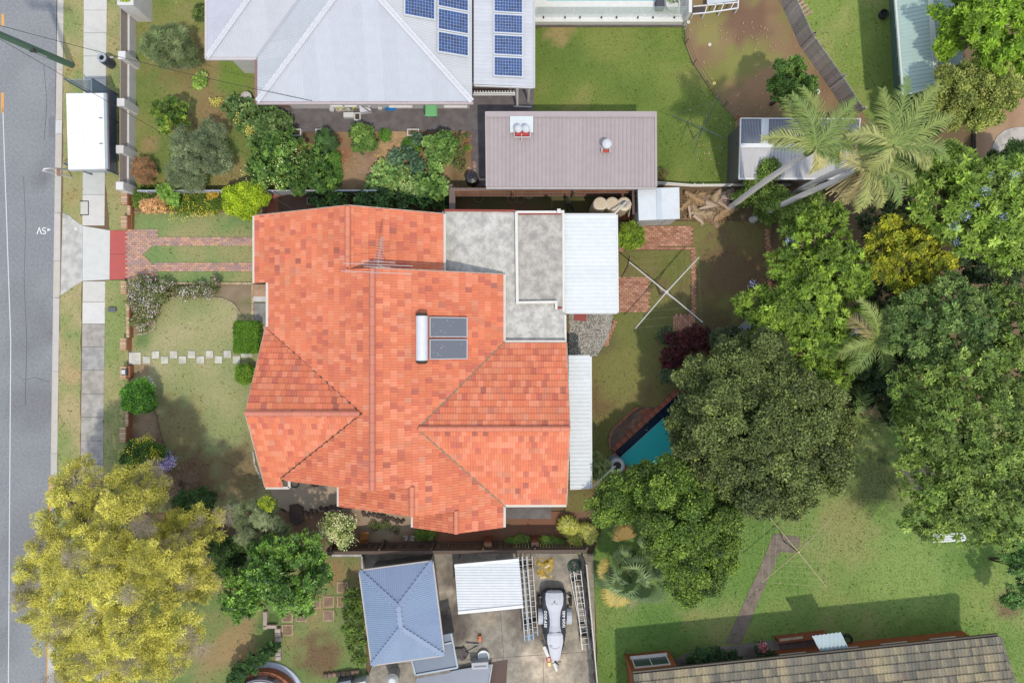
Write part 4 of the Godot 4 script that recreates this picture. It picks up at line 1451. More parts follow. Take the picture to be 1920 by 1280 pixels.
func build_sheds() -> void:
	# long brown ribbed shed
	var s := thing("brown_shed", "long shed with mauve-brown ribbed metal roof and two round roof vents", "shed", Vector3(2.8, 0, -9.2))
	var a := Vector3(-1.232, 2.72, -11.04)
	var c := Vector3(6.88, 2.72, -11.04)
	var d := Vector3(6.95, 2.5, -7.5)
	var e := Vector3(-1.2, 2.5, -7.5)
	var b := mb()
	b.col = A(182, 168, 168)
	sheeting(b, [a, c, d, e], 0.195, 0.026, RIBS)
	put("roof_sheet", b, M.metal, s)
	b = mb()
	b.col = A(186, 172, 172)
	b.bar(a + Vector3(-0.02, 0.04, 0.12), c + Vector3(0.02, 0.04, 0.12), 0.27, 0.02)
	put("ridge_flashing", b, M.metal, s)
	for k in [[a, e, -0.03, 0.07], [c, d, 0.03, 0.10]]:
		b = mb()
		b.col = A(188, 174, 172)
		b.bar(k[0] + Vector3(k[2], 0.0, 0), k[1] + Vector3(k[2], 0.0, 0), k[3], 0.12)
		put("barge_flashing", b, M.metal, s)
	gutter(s, [e + Vector3(-0.05, 0, 0.06), d + Vector3(0.05, 0, 0.06)], A(190, 180, 178), 0.11)
	b = mb()
	b.col = A(150, 136, 132)
	b.prism(PackedVector2Array([Vector2(-1.0, -10.8), Vector2(6.7, -10.8), Vector2(6.7, -7.7), Vector2(-1.0, -7.7)]), 0, 2.42)
	put("wall", b, M.paint, s)
	# flashing with the twin chimney cowls, and the single round vent
	var p := P(980, 235, 2.72)
	var t := thing("twin_cowl_chimney", "two silver cowls on a red flue box with white flashing, on the brown shed", "chimney", Vector3(p.x, 2.65, p.z))
	b = mb()
	b.col = A(228, 234, 236)
	b.box(P(978, 233, 2.79) , Vector3(1.12, 0.02, 0.78))
	put("flashing", b, M.metal, t)
	b = mb()
	b.col = A(200, 70, 66)
	b.box(P(979, 250, 2.85), Vector3(0.66, 0.16, 0.24))
	b.col = A(225, 220, 215)
	b.box(P(979, 257, 2.83), Vector3(0.72, 0.06, 0.04))
	b.box(P(964, 249, 2.84), Vector3(0.04, 0.1, 0.4))
	b.box(P(994, 249, 2.84), Vector3(0.04, 0.1, 0.4))
	put("flue_box", b, M.paint, t)
	for k in [-1.0, 1.0]:
		b = mb()
		b.col = A(216, 220, 224)
		var o := P(979 + k * 7.2, 243, 2.95)
		b.lathe(o, [Vector2(0.10, -0.2), Vector2(0.10, 0.15), Vector2(0.2, 0.17), Vector2(0.19, 0.24), Vector2(0.1, 0.32), Vector2(0.0, 0.34)], 18)
		put("cowl", b, M.metal, t)
	b = mb()
	b.col = A(210, 210, 212)
	b.tube([P(978, 250, 2.98), P(978, 265, 2.86)], [0.02], 6)
	put("stay", b, M.metal, t)
	p = P(1137, 271, 2.7)
	t = thing("round_roof_vent", "single silver round vent on a red base, right end of the brown shed", "vent", Vector3(p.x, 2.6, p.z))
	b = mb()
	b.col = A(220, 223, 226)
	var vc := P(1138, 270, 3.05)
	b.lathe(vc, [Vector2(0.11, -0.45), Vector2(0.11, 0.0), Vector2(0.23, 0.03), Vector2(0.225, 0.1), Vector2(0.12, 0.17), Vector2(0, 0.19)], 22)
	put("cowl", b, M.metal, t)
	b = mb()
	b.col = A(198, 78, 66)
	b.box(P(1136, 283, 2.72), Vector3(0.36, 0.05, 0.12))
	b.col = A(224, 220, 216)
	for k in [-7.5, 7.5]:
		b.box(P(1136 + k, 282, 2.75), Vector3(0.04, 0.14, 0.2))
	put("base", b, M.paint, t)
	# shed under the palms: grey northern and white southern slope
	s = thing("palm_shed", "shed with dark grey and white corrugated slopes under the tall palms", "shed", Vector3(15.0, 0, -9.7))
	var A0 := P(1389, 222, 2.3)
	var A1 := P(1613, 223, 2.3)
	var R0 := P(1388, 273, 2.75)
	var R1 := P(1608, 273, 2.75)
	var B0 := P(1386, 335, 2.3)
	var B1 := P(1602, 335, 2.3)
	b = mb()
	b.col = A(128, 132, 142)
	sheeting(b, [A0, A1, R1, R0], 0.14, 0.02, SINE)
	put("grey_roof_slope", b, M.metal, s)
	b = mb()
	b.col = A(212, 210, 210)
	sheeting(b, [R0, R1, B1, B0], 0.17, 0.03, SINE)
	put("white_roof_slope", b, M.metal, s)
	b = mb()
	b.col = A(226, 228, 228)
	var sk := P(1441, 247, 2.6)
	b.bar(A0.lerp(A1, 0.205) + Vector3(0, 0.03, 0), R0.lerp(R1, 0.205) + Vector3(0, 0.03, 0), 0.36, 0.02)
	put("skylight", b, M.paint, s)
	b = mb()
	b.col = A(238, 238, 236)
	b.bar(R0 + Vector3(0, 0.04, 0), R1 + Vector3(0, 0.04, 0), 0.2, 0.04)
	b.bar(A0, A1, 0.05, 0.1)
	b.bar(A0, R0, 0.05, 0.1)
	b.bar(R0, B0, 0.05, 0.1)
	b.bar(A1, R1, 0.05, 0.1)
	b.bar(B0, B1, 0.08, 0.1)
	put("white_trim", b, M.paint, s)
	b = mb()
	b.col = A(96, 94, 92)
	b.prism(PackedVector2Array([Vector2(A0.x + 0.1, A0.z + 0.15), Vector2(A1.x - 0.1, A1.z + 0.15), Vector2(B1.x - 0.1, B1.z - 0.15), Vector2(B0.x + 0.1, B0.z - 0.15)]), 0, 2.25)
	put("wall", b, M.paint, s)
	# small white shed
	var w := [P(1196, 353, 2.05), P(1274, 351, 2.05), P(1275, 410, 2.0), P(1198, 413, 2.0)]
	s = thing("white_shed", "small white metal garden shed between water tank and palm litter", "shed", Vector3((w[0].x + w[2].x) * 0.5, 0, (w[0].z + w[2].z) * 0.5))
	b = mb()
	b.col = A(226, 230, 234)
	sheeting(b, w, 0.10, 0.006, RIBS, true)
	put("roof_sheet", b, M.metal, s)
	b = mb()
	b.col = A(205, 214, 224)
	b.bar(w[0].lerp(w[1], 0.5) + Vector3(0, 0.02, 0), w[3].lerp(w[2], 0.5) + Vector3(0, 0.02, 0), 0.24, 0.012)
	put("roof_lap", b, M.metal, s)
	b = mb()
	b.col = A(206, 214, 216)
	b.prism(PackedVector2Array([Vector2(w[0].x + 0.06, w[0].z), Vector2(w[1].x - 0.08, w[1].z), Vector2(w[2].x - 0.08, w[2].z - 0.03), Vector2(w[3].x + 0.06, w[3].z - 0.03)]), 0, 1.95)
	put("wall", b, M.metal, s)
	b = mb()
	b.col = A(196, 204, 206)
	for k in [-0.42, 0.0, 0.42]:
		b.box(Vector3((w[2].x + w[3].x) * 0.5 + k, 0.95, w[2].z + 0.0), Vector3(0.03, 1.8, 0.03))
	put("door_frame", b, M.metal, s)
	# green shed, upper right
	var G0 := P(1676, -60, 2.6)
	var G1 := P(1695, 178, 2.6)
	var G2 := P(1757, 163, 3.05)
	var G3 := P(1740, -60, 3.05)
	var G4 := P(1800, -60, 2.6)
	var G5 := P(1808, 150, 2.6)
	s = thing("green_shed", "green walled shed with pale green ribbed roof below the bright tree", "shed", Vector3(21.5, 0, -15.0))
	b = mb()
	b.col = A(182, 206, 198)
	sheeting(b, [G0, G1, G2, G3], 0.19, 0.02, RIBS)
	put("roof_slope", b, M.metal, s)
	b = mb()
	b.col = A(150, 176, 174)
	sheeting(b, [G3, G2, G5, G4], 0.19, 0.02, RIBS)
	put("roof_slope", b, M.metal, s)
	b = mb()
	b.col = A(226, 232, 226)
	b.bar(G3 + Vector3(0, 0.03, 0), G2 + Vector3(0, 0.03, 0), 0.24, 0.03)
	b.bar(G1 + Vector3(0, 0.01, 0), G2 + Vector3(0, 0.01, 0), 0.06, 0.1)
	b.bar(G0 + Vector3(-0.04, 0, 0), G1 + Vector3(-0.04, 0, 0), 0.09, 0.1)
	put("trim", b, M.paint, s)
	var w0 := P(1657, -60)
	var w1 := P(1672, 184)
	b = mb()
	b.col = A(92, 122, 110)
	b.prism(PackedVector2Array([Vector2(w0.x + 0.15, w0.z), Vector2(w1.x + 0.08, w1.z - 0.45), Vector2(G2.x, G2.z + 0.12), Vector2(G5.x - 0.1, G5.z), Vector2(G4.x - 0.1, G4.z)]), 0, 2.55)
	var wall := put("wall", b, M.paint, s)
	b = mb()
	b.col = A(148, 172, 158)
	for k in [[0.02, 0.45], [0.45, 1.02]]:
		for q in [0.3, 0.62]:
			pass
	for k in [0.60, 0.755, 0.90]:
		var q := w0.lerp(w1, k) + Vector3(0.07, 1.25, -0.3 * k)
		b.box(q, Vector3(0.06, 1.3, 0.06))
	for k in [0.45, 0.68, 0.83]:
		var q := w0.lerp(w1, k) + Vector3(0.065, 0, -0.3 * k)
		b.bar(q + Vector3(0, 1.9, -0.4), q + Vector3(0, 1.9, 0.5), 0.05, 0.05)
		b.bar(q + Vector3(0, 0.7, -0.4), q + Vector3(0, 0.7, 0.5), 0.05, 0.05)
	put("window_frame", b, M.paint, wall)
	b = mb()
	b.col = A(58, 56, 50)
	b.lathe(P(1653, 30) + Vector3(0, 0.0, 0), [Vector2(0.2, 0), Vector2(0.24, 0.3), Vector2(0.2, 0.32), Vector2(0.17, 0.2), Vector2(0, 0.2)], 14)
	solo("round_pot", b, M.matte, "dark round pot standing against the green shed wall", "pot")


func build_pool() -> void:
	var d := thing("pool_terrace", "white raised pool terrace with teal water at the top edge", "terrace", Vector3(5.0, 0, -19.0))
	var hh := 0.45
	var b := mb()
	b.col = A(238, 236, 230)
	var z0 := P(0, 48, 0).z
	var x0 := P(1001, 48).x
	var x1 := P(1278, 48).x
	b.prism(PackedVector2Array([Vector2(x0, z0), Vector2(x1, z0), Vector2(x1, z0 - 1.08), Vector2(x0, z0 - 1.08)]), 0, hh)
	b.prism(PackedVector2Array([Vector2(x0, z0 - 1.08), Vector2(x0 + 0.65, z0 - 1.08), Vector2(x0 + 0.65, -26), Vector2(x0, -26)]), 0, hh)
	b.prism(PackedVector2Array([Vector2(x1 - 1.35, z0 - 1.08), Vector2(x1, z0 - 1.08), Vector2(x1, -26), Vector2(x1 - 1.35, -26)]), 0, hh)
	put("paving", b, M.paint, d)
	b = mb()
	b.col = A(140, 200, 206)
	b.prism(PackedVector2Array([Vector2(x0 + 0.65, z0 - 1.08), Vector2(x1 - 1.35, z0 - 1.08), Vector2(x1 - 1.35, -26), Vector2(x0 + 0.65, -26)]), 0, 0.2)
	put("pool_basin", b, M.gloss, d)
	b = mb()
	b.col = A(120, 196, 200)
	b.prism(PackedVector2Array([Vector2(x0 + 0.651, z0 - 1.081), Vector2(x1 - 1.351, z0 - 1.081), Vector2(x1 - 1.351, -26), Vector2(x0 + 0.651, -26)]), 0.21, hh - 0.12)
	put("pool_water", b, M.gloss, d)
	b = mb()
	b.col = A(108, 98, 92)
	b.box(Vector3((x0 + x1) * 0.5, 0.06, z0 + 0.06), Vector3(x1 - x0, 0.12, 0.1))
	put("plinth", b, M.stain, d)
	b = mb()
	b.col = A(234, 232, 228)
	b.prism(PackedVector2Array([Vector2(x1, z0 + 0.03), Vector2(x1 + 0.16, z0 + 0.03), Vector2(x1 + 0.16, -26), Vector2(x1, -26)]), 0, 1.5)
	put("side_wall", b, M.paint, d)
	# glass fence: panes and spigots
	for k in 4:
		b = mb()
		b.col = Color.WHITE
		var xa := lerpf(x0 + 0.1, x1 - 0.1, (k + 0.01) / 4.0)
		var xb := lerpf(x0 + 0.1, x1 - 0.1, (k + 0.99) / 4.0)
		b.box(Vector3((xa + xb) * 0.5, hh + 0.62, z0 - 0.2), Vector3(xb - xa, 1.1, 0.012))
		put("glass_pane", b, M.glass, d)
		for q in [0.2, 0.8]:
			b = mb()
			b.col = A(60, 60, 62)
			b.box(Vector3(lerpf(xa, xb, q), hh + 0.06, z0 - 0.2), Vector3(0.07, 0.14, 0.08))
			put("spigot", b, M.steel, d)
	b = mb()
	b.col = A(84, 82, 90)
	b.slab(P(1237, 9.5, hh + 0.2), Vector3(0.42, 0.4, 0.46), 0.03)
	solo("grey_pool_box", b, M.matte, "dark grey square box on the pool terrace beside the white pot", "box")
	var pp := P(1259, 14, hh)
	var t := thing("white_planter_pot", "round white pot with a leafy plant on the pool terrace", "pot plant", pp)
	b = mb()
	b.col = A(232, 230, 226)
	b.lathe(pp, [Vector2(0.2, 0), Vector2(0.34, 0.4), Vector2(0.36, 0.42), Vector2(0.31, 0.42), Vector2(0.29, 0.33), Vector2(0, 0.33)], 22)
	put("pot", b, M.paint, t)
	put("foliage", crown([[pp + Vector3(0.05, 0.6, 0), 0.35, 0.28]], "broad", [A(96, 128, 52), A(124, 150, 60), A(70, 100, 44)], 40.0, 0.6), M.leaf, t)


func build_street() -> void:
	# ---- bus shelter
	var s := thing("bus_shelter", "bus shelter with flat white roof and dark glass back on the footpath", "bus shelter", Vector3(-21.0, 0, -10.3))
	var h := 2.35
	var q := [P(123, 175, h), P(194, 174.5, h), P(197, 316, h), P(127, 317.5, h)]
	var b := mb()
	b.col = A(252, 252, 253)
	b.prism(PackedVector2Array([Vector2(q[0].x, q[0].z), Vector2(q[1].x, q[1].z), Vector2(q[2].x, q[2].z), Vector2(q[3].x, q[3].z)]), h - 0.06, h, true)
	put("roof", b, M.paint, s)
	b = mb()
	b.col = A(214, 214, 216)
	for i in 8:
		var r := P(rf(132, 190), rf(185, 310), h) + Vector3(0, 0.004, 0)
		b.box(r, Vector3(0.05, 0.006, 0.05))
	b.col = A(150, 150, 152)
	b.box(P(188, 221, h) + Vector3(0, 0.015, 0), Vector3(0.17, 0.03, 0.05))
	b.box(P(189, 269, h) + Vector3(0, 0.015, 0), Vector3(0.17, 0.03, 0.05))
	put("roof_bracket", b, M.matte, s, "stuff")
	b = mb()
	b.col = A(176, 180, 186)
	b.bar(q[1] + Vector3(0.06, -0.05, 0), q[2] + Vector3(0.06, -0.05, 0), 0.14, 0.14)
	b.bar(q[0] + Vector3(0, -0.1, -0.02), q[1] + Vector3(0, -0.1, -0.02), 0.05, 0.06)
	b.bar(q[3] + Vector3(0, -0.1, 0.03), q[2] + Vector3(0, -0.1, 0.03), 0.06, 0.08)
	put("gutter", b, M.metal, s)
	var bx := P(220.5, 200).x
	var zs := [P(0, 178).z, P(0, 230).z, P(0, 276).z, P(0, 327).z]
	for i in 3:
		b = mb()
		b.col = A(120, 142, 160)
		b.box(Vector3(bx, 1.2, (zs[i] + zs[i + 1]) * 0.5), Vector3(0.04, 1.9, zs[i + 1] - zs[i] - 0.06))
		put("back_panel", b, M.panel, s)
	b = mb()
	b.col = A(112, 130, 146)
	for z in zs:
		b.box(Vector3(bx, 1.13, z), Vector3(0.07, 2.26, 0.07))
	b.box(Vector3(bx, 0.22, (zs[0] + zs[3]) * 0.5), Vector3(0.06, 0.05, zs[3] - zs[0] - 0.08))
	b.box(Vector3(bx, 2.2, (zs[0] + zs[3]) * 0.5), Vector3(0.06, 0.06, zs[3] - zs[0] - 0.08))
	b.box(Vector3(bx - 1.35, 1.13, zs[0]), Vector3(0.07, 2.26, 0.07))
	b.box(Vector3(bx - 1.35, 1.13, zs[3]), Vector3(0.07, 2.26, 0.07))
	put("post", b, M.metal, s)
	for e in [0, 3]:
		b = mb()
		b.col = A(150, 166, 178)
		b.box(Vector3(bx - 0.68, 1.25, zs[e]), Vector3(1.26, 1.7, 0.02))
		put("end_panel", b, M.panel, s)
	b = mb()
	b.col = A(196, 198, 200)
	b.box(Vector3(bx - 0.4, 0.45, -10.4), Vector3(0.4, 0.05, 2.6))
	put("seat", b, M.metal, s)
	b = mb()
	b.col = A(176, 84, 84)
	for i in 40:
		b.box(Vector3(bx + 0.022, rf(0.55, 0.75), lerpf(zs[0] + 0.1, zs[3] - 0.1, i / 39.0)), Vector3(0.006, 0.16, 0.03))
	put("safety_dots", b, M.paint, s, "stuff")
	# ---- bus stop sign: a white hooped blade
	var sp := P(134, 332)
	s = thing("bus_stop_sign", "white hooped bus stop sign leaning over the kerb", "sign", sp)
	b = mb()
	b.col = A(240, 240, 240)
	var e1 := P(79, 319, 2.3)
	var e0 := P(126, 317.5, 0.6)
	b.tube([sp, sp.lerp(e1, 0.5), P(88, 321.5, 2.2), e1, P(82, 316.5, 2.35), P(92, 315.2, 2.2), P(106, 316, 1.6), Vector3(e0.x, 0.6, e0.z)], [0.045], 8)
	put("hoop", b, M.paint, s)
	b = mb()
	b.col = A(236, 200, 170)
	b.bar(P(104, 321.5, 1.75), P(112, 324, 1.45), 0.05, 0.34, Vector3(0, 0.3, 1))
	put("route_plate", b, M.paint, s)
	# ---- litter bin
	var lb := P(209, 121)
	s = thing("litter_bin", "round dark grey litter bin by the slatted fence", "bin", lb)
	b = mb()
	b.col = A(74, 80, 92)
	b.lathe(lb, [Vector2(0.2, 0), Vector2(0.24, 0.05), Vector2(0.25, 0.8), Vector2(0.22, 0.86)], 20)
	put("drum", b, M.plastic, s)
	b = mb()
	b.col = A(176, 184, 194)
	b.lathe(lb + Vector3(0, 0.86, 0), [Vector2(0.23, 0), Vector2(0.23, 0.04), Vector2(0.13, 0.05), Vector2(0.12, 0.0)], 20)
	put("rim", b, M.plastic, s)
	b = mb()
	b.col = A(20, 20, 22)
	b.lathe(lb + Vector3(0, 0.84, 0), [Vector2(0.12, 0), Vector2(0, 0.01)], 16)
	put("opening", b, M.matte, s)
	b = mb()
	b.col = A(226, 224, 220)
	b.box(P(217, 115) + Vector3(0, 0.5, 0), Vector3(0.3, 0.06, 0.06))
	put("bracket", b, M.paint, s)
	# ---- power pole and its lines
	var pb := P(134, 122)
	var top := Vector3(-22.2, 10.5, -12.7)
	s = thing("power_pole", "green power pole leaning out over the road in view from above", "power pole", pb)
	b = mb()
	b.col = A(112, 146, 122)
	var pts := []
	for i in 9:
		pts.append(pb.lerp(top, i / 8.0))
	b.tube(pts, [0.16, 0.165, 0.16, 0.155, 0.15, 0.145, 0.14, 0.13, 0.12], 12)
	put("shaft", b, M.wood, s)
	b = mb()
	b.col = A(70, 74, 70)
	var mid := pb.lerp(top, 0.315)
	b.tube([mid + Vector3(0.1, -0.05, 0.12), mid + Vector3(0.24, 0.05, 0.2)], [0.06], 8)
	b.box(mid + Vector3(0.1, 0.1, 0.14), Vector3(0.2, 0.16, 0.16))
	put("cable_box", b, M.matte, s)
	b = mb()
	b.col = A(206, 210, 206)
	b.tube([pb.lerp(top, 0.22) + Vector3(0.08, 0, 0.14), pb.lerp(top, 0.33) + Vector3(0.08, 0, 0.14)], [0.03], 6)
	put("conduit", b, M.plastic, s)
	b = mb()
	b.col = A(96, 88, 76)
	for k in [0.9, 0.97]:
		var c := pb.lerp(top, k)
		b.bar(c + Vector3(-1.2, 0, -0.15), c + Vector3(1.2, 0, 0.15), 0.1, 0.1)
	put("crossarm", b, M.wood, s)
	var wires := [[Vector3(-22.5, 8.2, -13.2), P(585, 189, 3.05), "thin service wire from the power pole to the grey roofed house"], [Vector3(-22.4, 7.4, -13.2), P(560, 398, 3.6), "thin service wire from the power pole to the tiled house"], [Vector3(-23.6, 9.9, -12.9), Vector3(-19.5, 8.6, -30), "thin wire crossing the road at the top left corner"]]
	for w in wires:
		b = mb()
		b.col = A(58, 60, 58)
		var line := []
		for i in 13:
			var t := i / 12.0
			line.append(w[0].lerp(w[1], t) - Vector3(0, 2.2 * t * (1.0 - t), 0))
		b.tube(line, [0.012], 5)
		solo("overhead_wire", b, M.matte, w[2], "wire", "overhead service wires")
	# ---- front fence of the northern neighbour
	s = thing("slatted_front_fence", "white masonry front fence with posts and grey-brown slats", "fence", Vector3(-19.7, 0, -11.6))
	var zt := [104.0, 191.0, 279.0, 346.0]
	var px := [261.0, 261.0, 258.0, 257.0]
	for i in 4:
		b = mb()
		b.col = A(236, 233, 232)
		var ph := 1.4
		var ct := P([227, 225, 223, 223][i], [102.5, 191, 279, 347.5][i], ph)
		b.slab(Vector3(ct.x, ph * 0.5, ct.z), Vector3(0.38, ph, 0.40), 0.02)
		put("post", b, M.paint, s)
	var wx := P(256, 200).x
	var spans := [[20.0, 107.0], [118.0, 196.0], [206.0, 285.0], [295.0, 345.0]]
	for i in 4:
		var z0 := P(0, spans[i][0], 0.7).z
		var z1 := P(0, spans[i][1], 0.7).z
		var off := -0.012 * i
		b = mb()
		b.col = A(232, 229, 230)
		b.slab(Vector3(wx - 0.11 + off, 0.35, (z0 + z1) * 0.5), Vector3(0.22, 0.7, z1 - z0 + 0.1), 0.015)
		put("base_wall", b, M.paint, s)
		for k in 5:
			b = mb()
			b.col = vary(A(214, 196, 184), 0.06)
			b.box(Vector3(wx - 0.10 + off, 0.78 + 0.125 * k, (z0 + z1) * 0.5), Vector3(0.03, 0.105, z1 - z0 + 0.1))
			put("slat", b, M.wood, s)
	# tall white planter at the gate
	var bp := thing("gate_planter", "tall square white planter pillar with a lime green bush at the top edge", "planter", Vector3(-19.1, 0, -17.1))
	b = mb()
	b.col = A(236, 233, 233)
	var xr := -18.72
	b.prism(PackedVector2Array([Vector2(-19.52, -16.62), Vector2(xr, -16.62), Vector2(xr, -17.9), Vector2(-19.52, -17.9)]), 0, 1.66)
	for w in [[-19.12, -16.70, 0.8, 0.16], [-19.12, -17.82, 0.8, 0.16]]:
		b.box(Vector3(w[0], 1.75, w[1]), Vector3(w[2], 0.18, w[3]))
	b.box(Vector3(-19.44, 1.75, -17.26), Vector3(0.16, 0.18, 0.96))
	b.box(Vector3(-18.80, 1.75, -17.26), Vector3(0.16, 0.18, 0.96))
	put("pillar", b, M.paint, bp)
	put("foliage", crown([[Vector3(-19.15, 1.85, -17.3), 0.42, 0.3]], "small", [A(150, 180, 50), A(176, 200, 60), A(120, 150, 44)], 200.0, 0.9), M.leaf, bp)
	# ---- brick fence of the tiled house
	s = thing("brick_front_fence", "low pale brick front fence with piers along the grass strip", "fence", Vector3(-20.1, 0, -0.9))
	var bc := [A(226, 190, 156), A(214, 168, 134), A(236, 204, 172), A(220, 180, 150)]
	for pr in [[232, 360, 383], [231.5, 405, 428], [231, 527, 551], [230, 634, 657], [230, 687, 711], [229.5, 801, 829]]:
		var ph := 0.55
		var x := P(pr[0], 0, ph).x
		var z0 := P(0, pr[1], ph).z
		var z1 := P(0, pr[2], ph).z
		b = mb()
		b.col = A(204, 138, 96)
		b.box(Vector3(x + 0.04, 0.24, (z0 + z1) * 0.5), Vector3(0.24, 0.48, z1 - z0 - 0.02))
		var pier := put("pier", b, M.brick, s)
		var k := 6
		for i in k:
			b = mb()
			b.col = vary(bc[i % 4], 0.06)
			b.slab(Vector3(x, ph - 0.035, lerpf(z0, z1, (i + 0.5) / k)), Vector3(0.30, 0.11, (z1 - z0) / k - 0.014), 0.01)
			put("brick", b, M.brick, pier)
	for wl in [[240.5, 385, 403], [238.5, 552, 633], [237, 763, 800], [236.5, 829, 850]]:
		var ph := 0.4
		var x := P(wl[0], 0, ph).x
		var z0 := P(0, wl[1], ph).z
		var z1 := P(0, wl[2], ph).z
		b = mb()
		b.col = A(196, 132, 96)
		b.box(Vector3(x + 0.03, 0.17, (z0 + z1) * 0.5), Vector3(0.12, 0.34, z1 - z0))
		var low := put("low_wall", b, M.brick, s)
		var k := int((z1 - z0) / 0.115)
		for i in k:
			b = mb()
			b.col = vary(bc[rng.randi() % 4], 0.06)
			b.slab(Vector3(x, ph - 0.035, lerpf(z0, z1, (i + 0.5) / k)), Vector3(0.14, 0.09, (z1 - z0) / k - 0.014), 0.008)
			put("brick", b, M.brick, low)
	b = mb()
	b.col = A(190, 128, 90)
	b.prism(poly([240, 356, 247, 356, 247.5, 430, 239, 430], 0.1), 0, 0.14)
	put("footing", b, M.brick, s)
	var lp := P(243.5, 696.5)
	s = thing("letterbox", "white and grey letterbox on the brick pier by the stepping stones", "letterbox", lp)
	b = mb()
	b.col = A(184, 122, 86)
	b.box(lp + Vector3(0, 0.2, 0), Vector3(0.42, 0.4, 0.6))
	put("brick_base", b, M.brick, s)
	b = mb()
	b.col = A(96, 92, 92)
	b.slab(lp + Vector3(0, 0.5, 0), Vector3(0.26, 0.2, 0.34), 0.02)
	put("box", b, M.metal, s)
	b = mb()
	b.col = A(222, 224, 230)
	b.box(lp + Vector3(-0.02, 0.605, 0), Vector3(0.18, 0.012, 0.22))
	put("lid", b, M.metal, s)
	b = mb()
	b.col = A(104, 108, 118)
	b.slab(P(212, 580.5) + Vector3(0, lev + 0.02, 0), Vector3(0.42, 0.04, 0.22), 0.01)
	solo("meter_cover", b, M.matte, "small dark water meter cover in the grass strip", "meter cover")
	# steel side fence between the two front gardens
	s = thing("steel_side_fence", "thin pale steel sheet fence between the two front gardens", "fence", P(470, 357))
	b = mb()
	b.col = A(178, 182, 192)
	b.bar(P(257, 357.5, 1.0), P(706, 357.0, 1.0), 0.07, 0.08)
	put("top_rail", b, M.metal, s)
	b = mb()
	b.col = A(186, 190, 200)
	var fa := P(257, 357.5, 1.0)
	var fb := P(706, 357.0, 1.0)
	sheeting(b, [Vector3(fa.x, 0, fa.z), Vector3(fb.x, 0, fb.z), fb, fa], 0.2, 0.012, RIBS)
	put("sheet", b, M.metal, s)
	for i in 8:
		b = mb()
		b.col = A(214, 216, 222)
		var p := fa.lerp(fb, (i + 0.3) / 7.6)
		b.box(Vector3(p.x, 0.53, p.z + 0.05), Vector3(0.05, 1.06, 0.05))
		put("post", b, M.metal, s)


func paling_fence(called: String, label: String, a: Vector3, b: Vector3, h: float, wd: float, cs: Array, rail: Color, rail_side: float, rails := [0.3, 0.9], top_rail := false) -> Node3D:
	var s := thing(called, label, "fence", (a + b) * 0.5)
	var d := (b - a).normalized()
	var x := Vector3(-d.z, 0, d.x)
	var k := maxi(1, int(a.distance_to(b) / wd))
	var bs := Basis(d, Vector3.UP, d.cross(Vector3.UP))
	for i in k:
		var m := mb()
		m.col = vary(cs[rng.randi() % cs.size()], 0.12)
		var p := a.lerp(b, (i + 0.5) / k)
		var hh := h + rf(-0.015, 0.015)
		m.box(p + Vector3(0, hh * 0.5, 0) + x * rf(-0.004, 0.004), Vector3(wd - rf(0.008, 0.02), hh, 0.02), bs)
		put("paling", m, M.wood, s)
	for f in rails:
		var m := mb()
		m.col = vary(rail, 0.06)
		m.bar(a + Vector3(0, h * f, 0) + x * rail_side * 0.05, b + Vector3(0, h * f, 0) + x * rail_side * 0.05, 0.06, 0.09)
		put("rail", m, M.wood, s)
	var np := maxi(2, int(a.distance_to(b) / 2.4) + 1)
	for i in np:
		var m := mb()
		m.col = vary(rail, 0.08)
		m.box(a.lerp(b, float(i) / (np - 1)) + Vector3(0, h * 0.5, 0) + x * rail_side * 0.11, Vector3(0.1, h + 0.04, 0.1), bs)
		put("post", m, M.wood, s)
	if top_rail:
		var m := mb()
		m.col = rail
		m.bar(a + Vector3(0, h + 0.03, 0), b + Vector3(0, h + 0.03, 0), 0.16, 0.05)
		put("capping", m, M.wood, s)
	return s


func ladder(label: String, a: Vector3, b: Vector3, wd: float, gap: float, c: Color, tip: Color) -> void:
	var s := thing("ladder", label, "ladder", Vector3(a.x, 0, a.z).lerp(Vector3(b.x, 0, b.z), 0.5), "ladders lying in the concrete yard")
	var d := (b - a).normalized()
	var x := d.cross(Vector3.UP).normalized() * wd * 0.5
	for e in [-1.0, 1.0]:
		var m := mb()
		m.col = c
		m.bar(a + x * e, b + x * e, 0.035, 0.075)
		put("stile", m, M.metal, s)
		m = mb()
		m.col = tip
		m.bar(b + x * e - d * 0.3, b + x * e + d * 0.03, 0.05, 0.09)
		put("foot", m, M.plastic, s)
	for i in int(a.distance_to(b) / gap):
		var p := a + d * (i + 0.6) * gap
		var m := mb()
		m.col = c
		m.tube([p - x, p + x], [0.018], 6)
		put("rung", m, M.metal, s)
	# two timber bearers keep it off the slab
	var m := mb()
	m.col = A(120, 104, 86)
	for f in [0.15, 0.85]:
		var p := a.lerp(b, f)
		m.box(Vector3(p.x, (p.y - 0.04) * 0.5, p.z), Vector3(wd + 0.1, p.y - 0.04, 0.08))
	put("bearer", m, M.wood, s, "stuff")


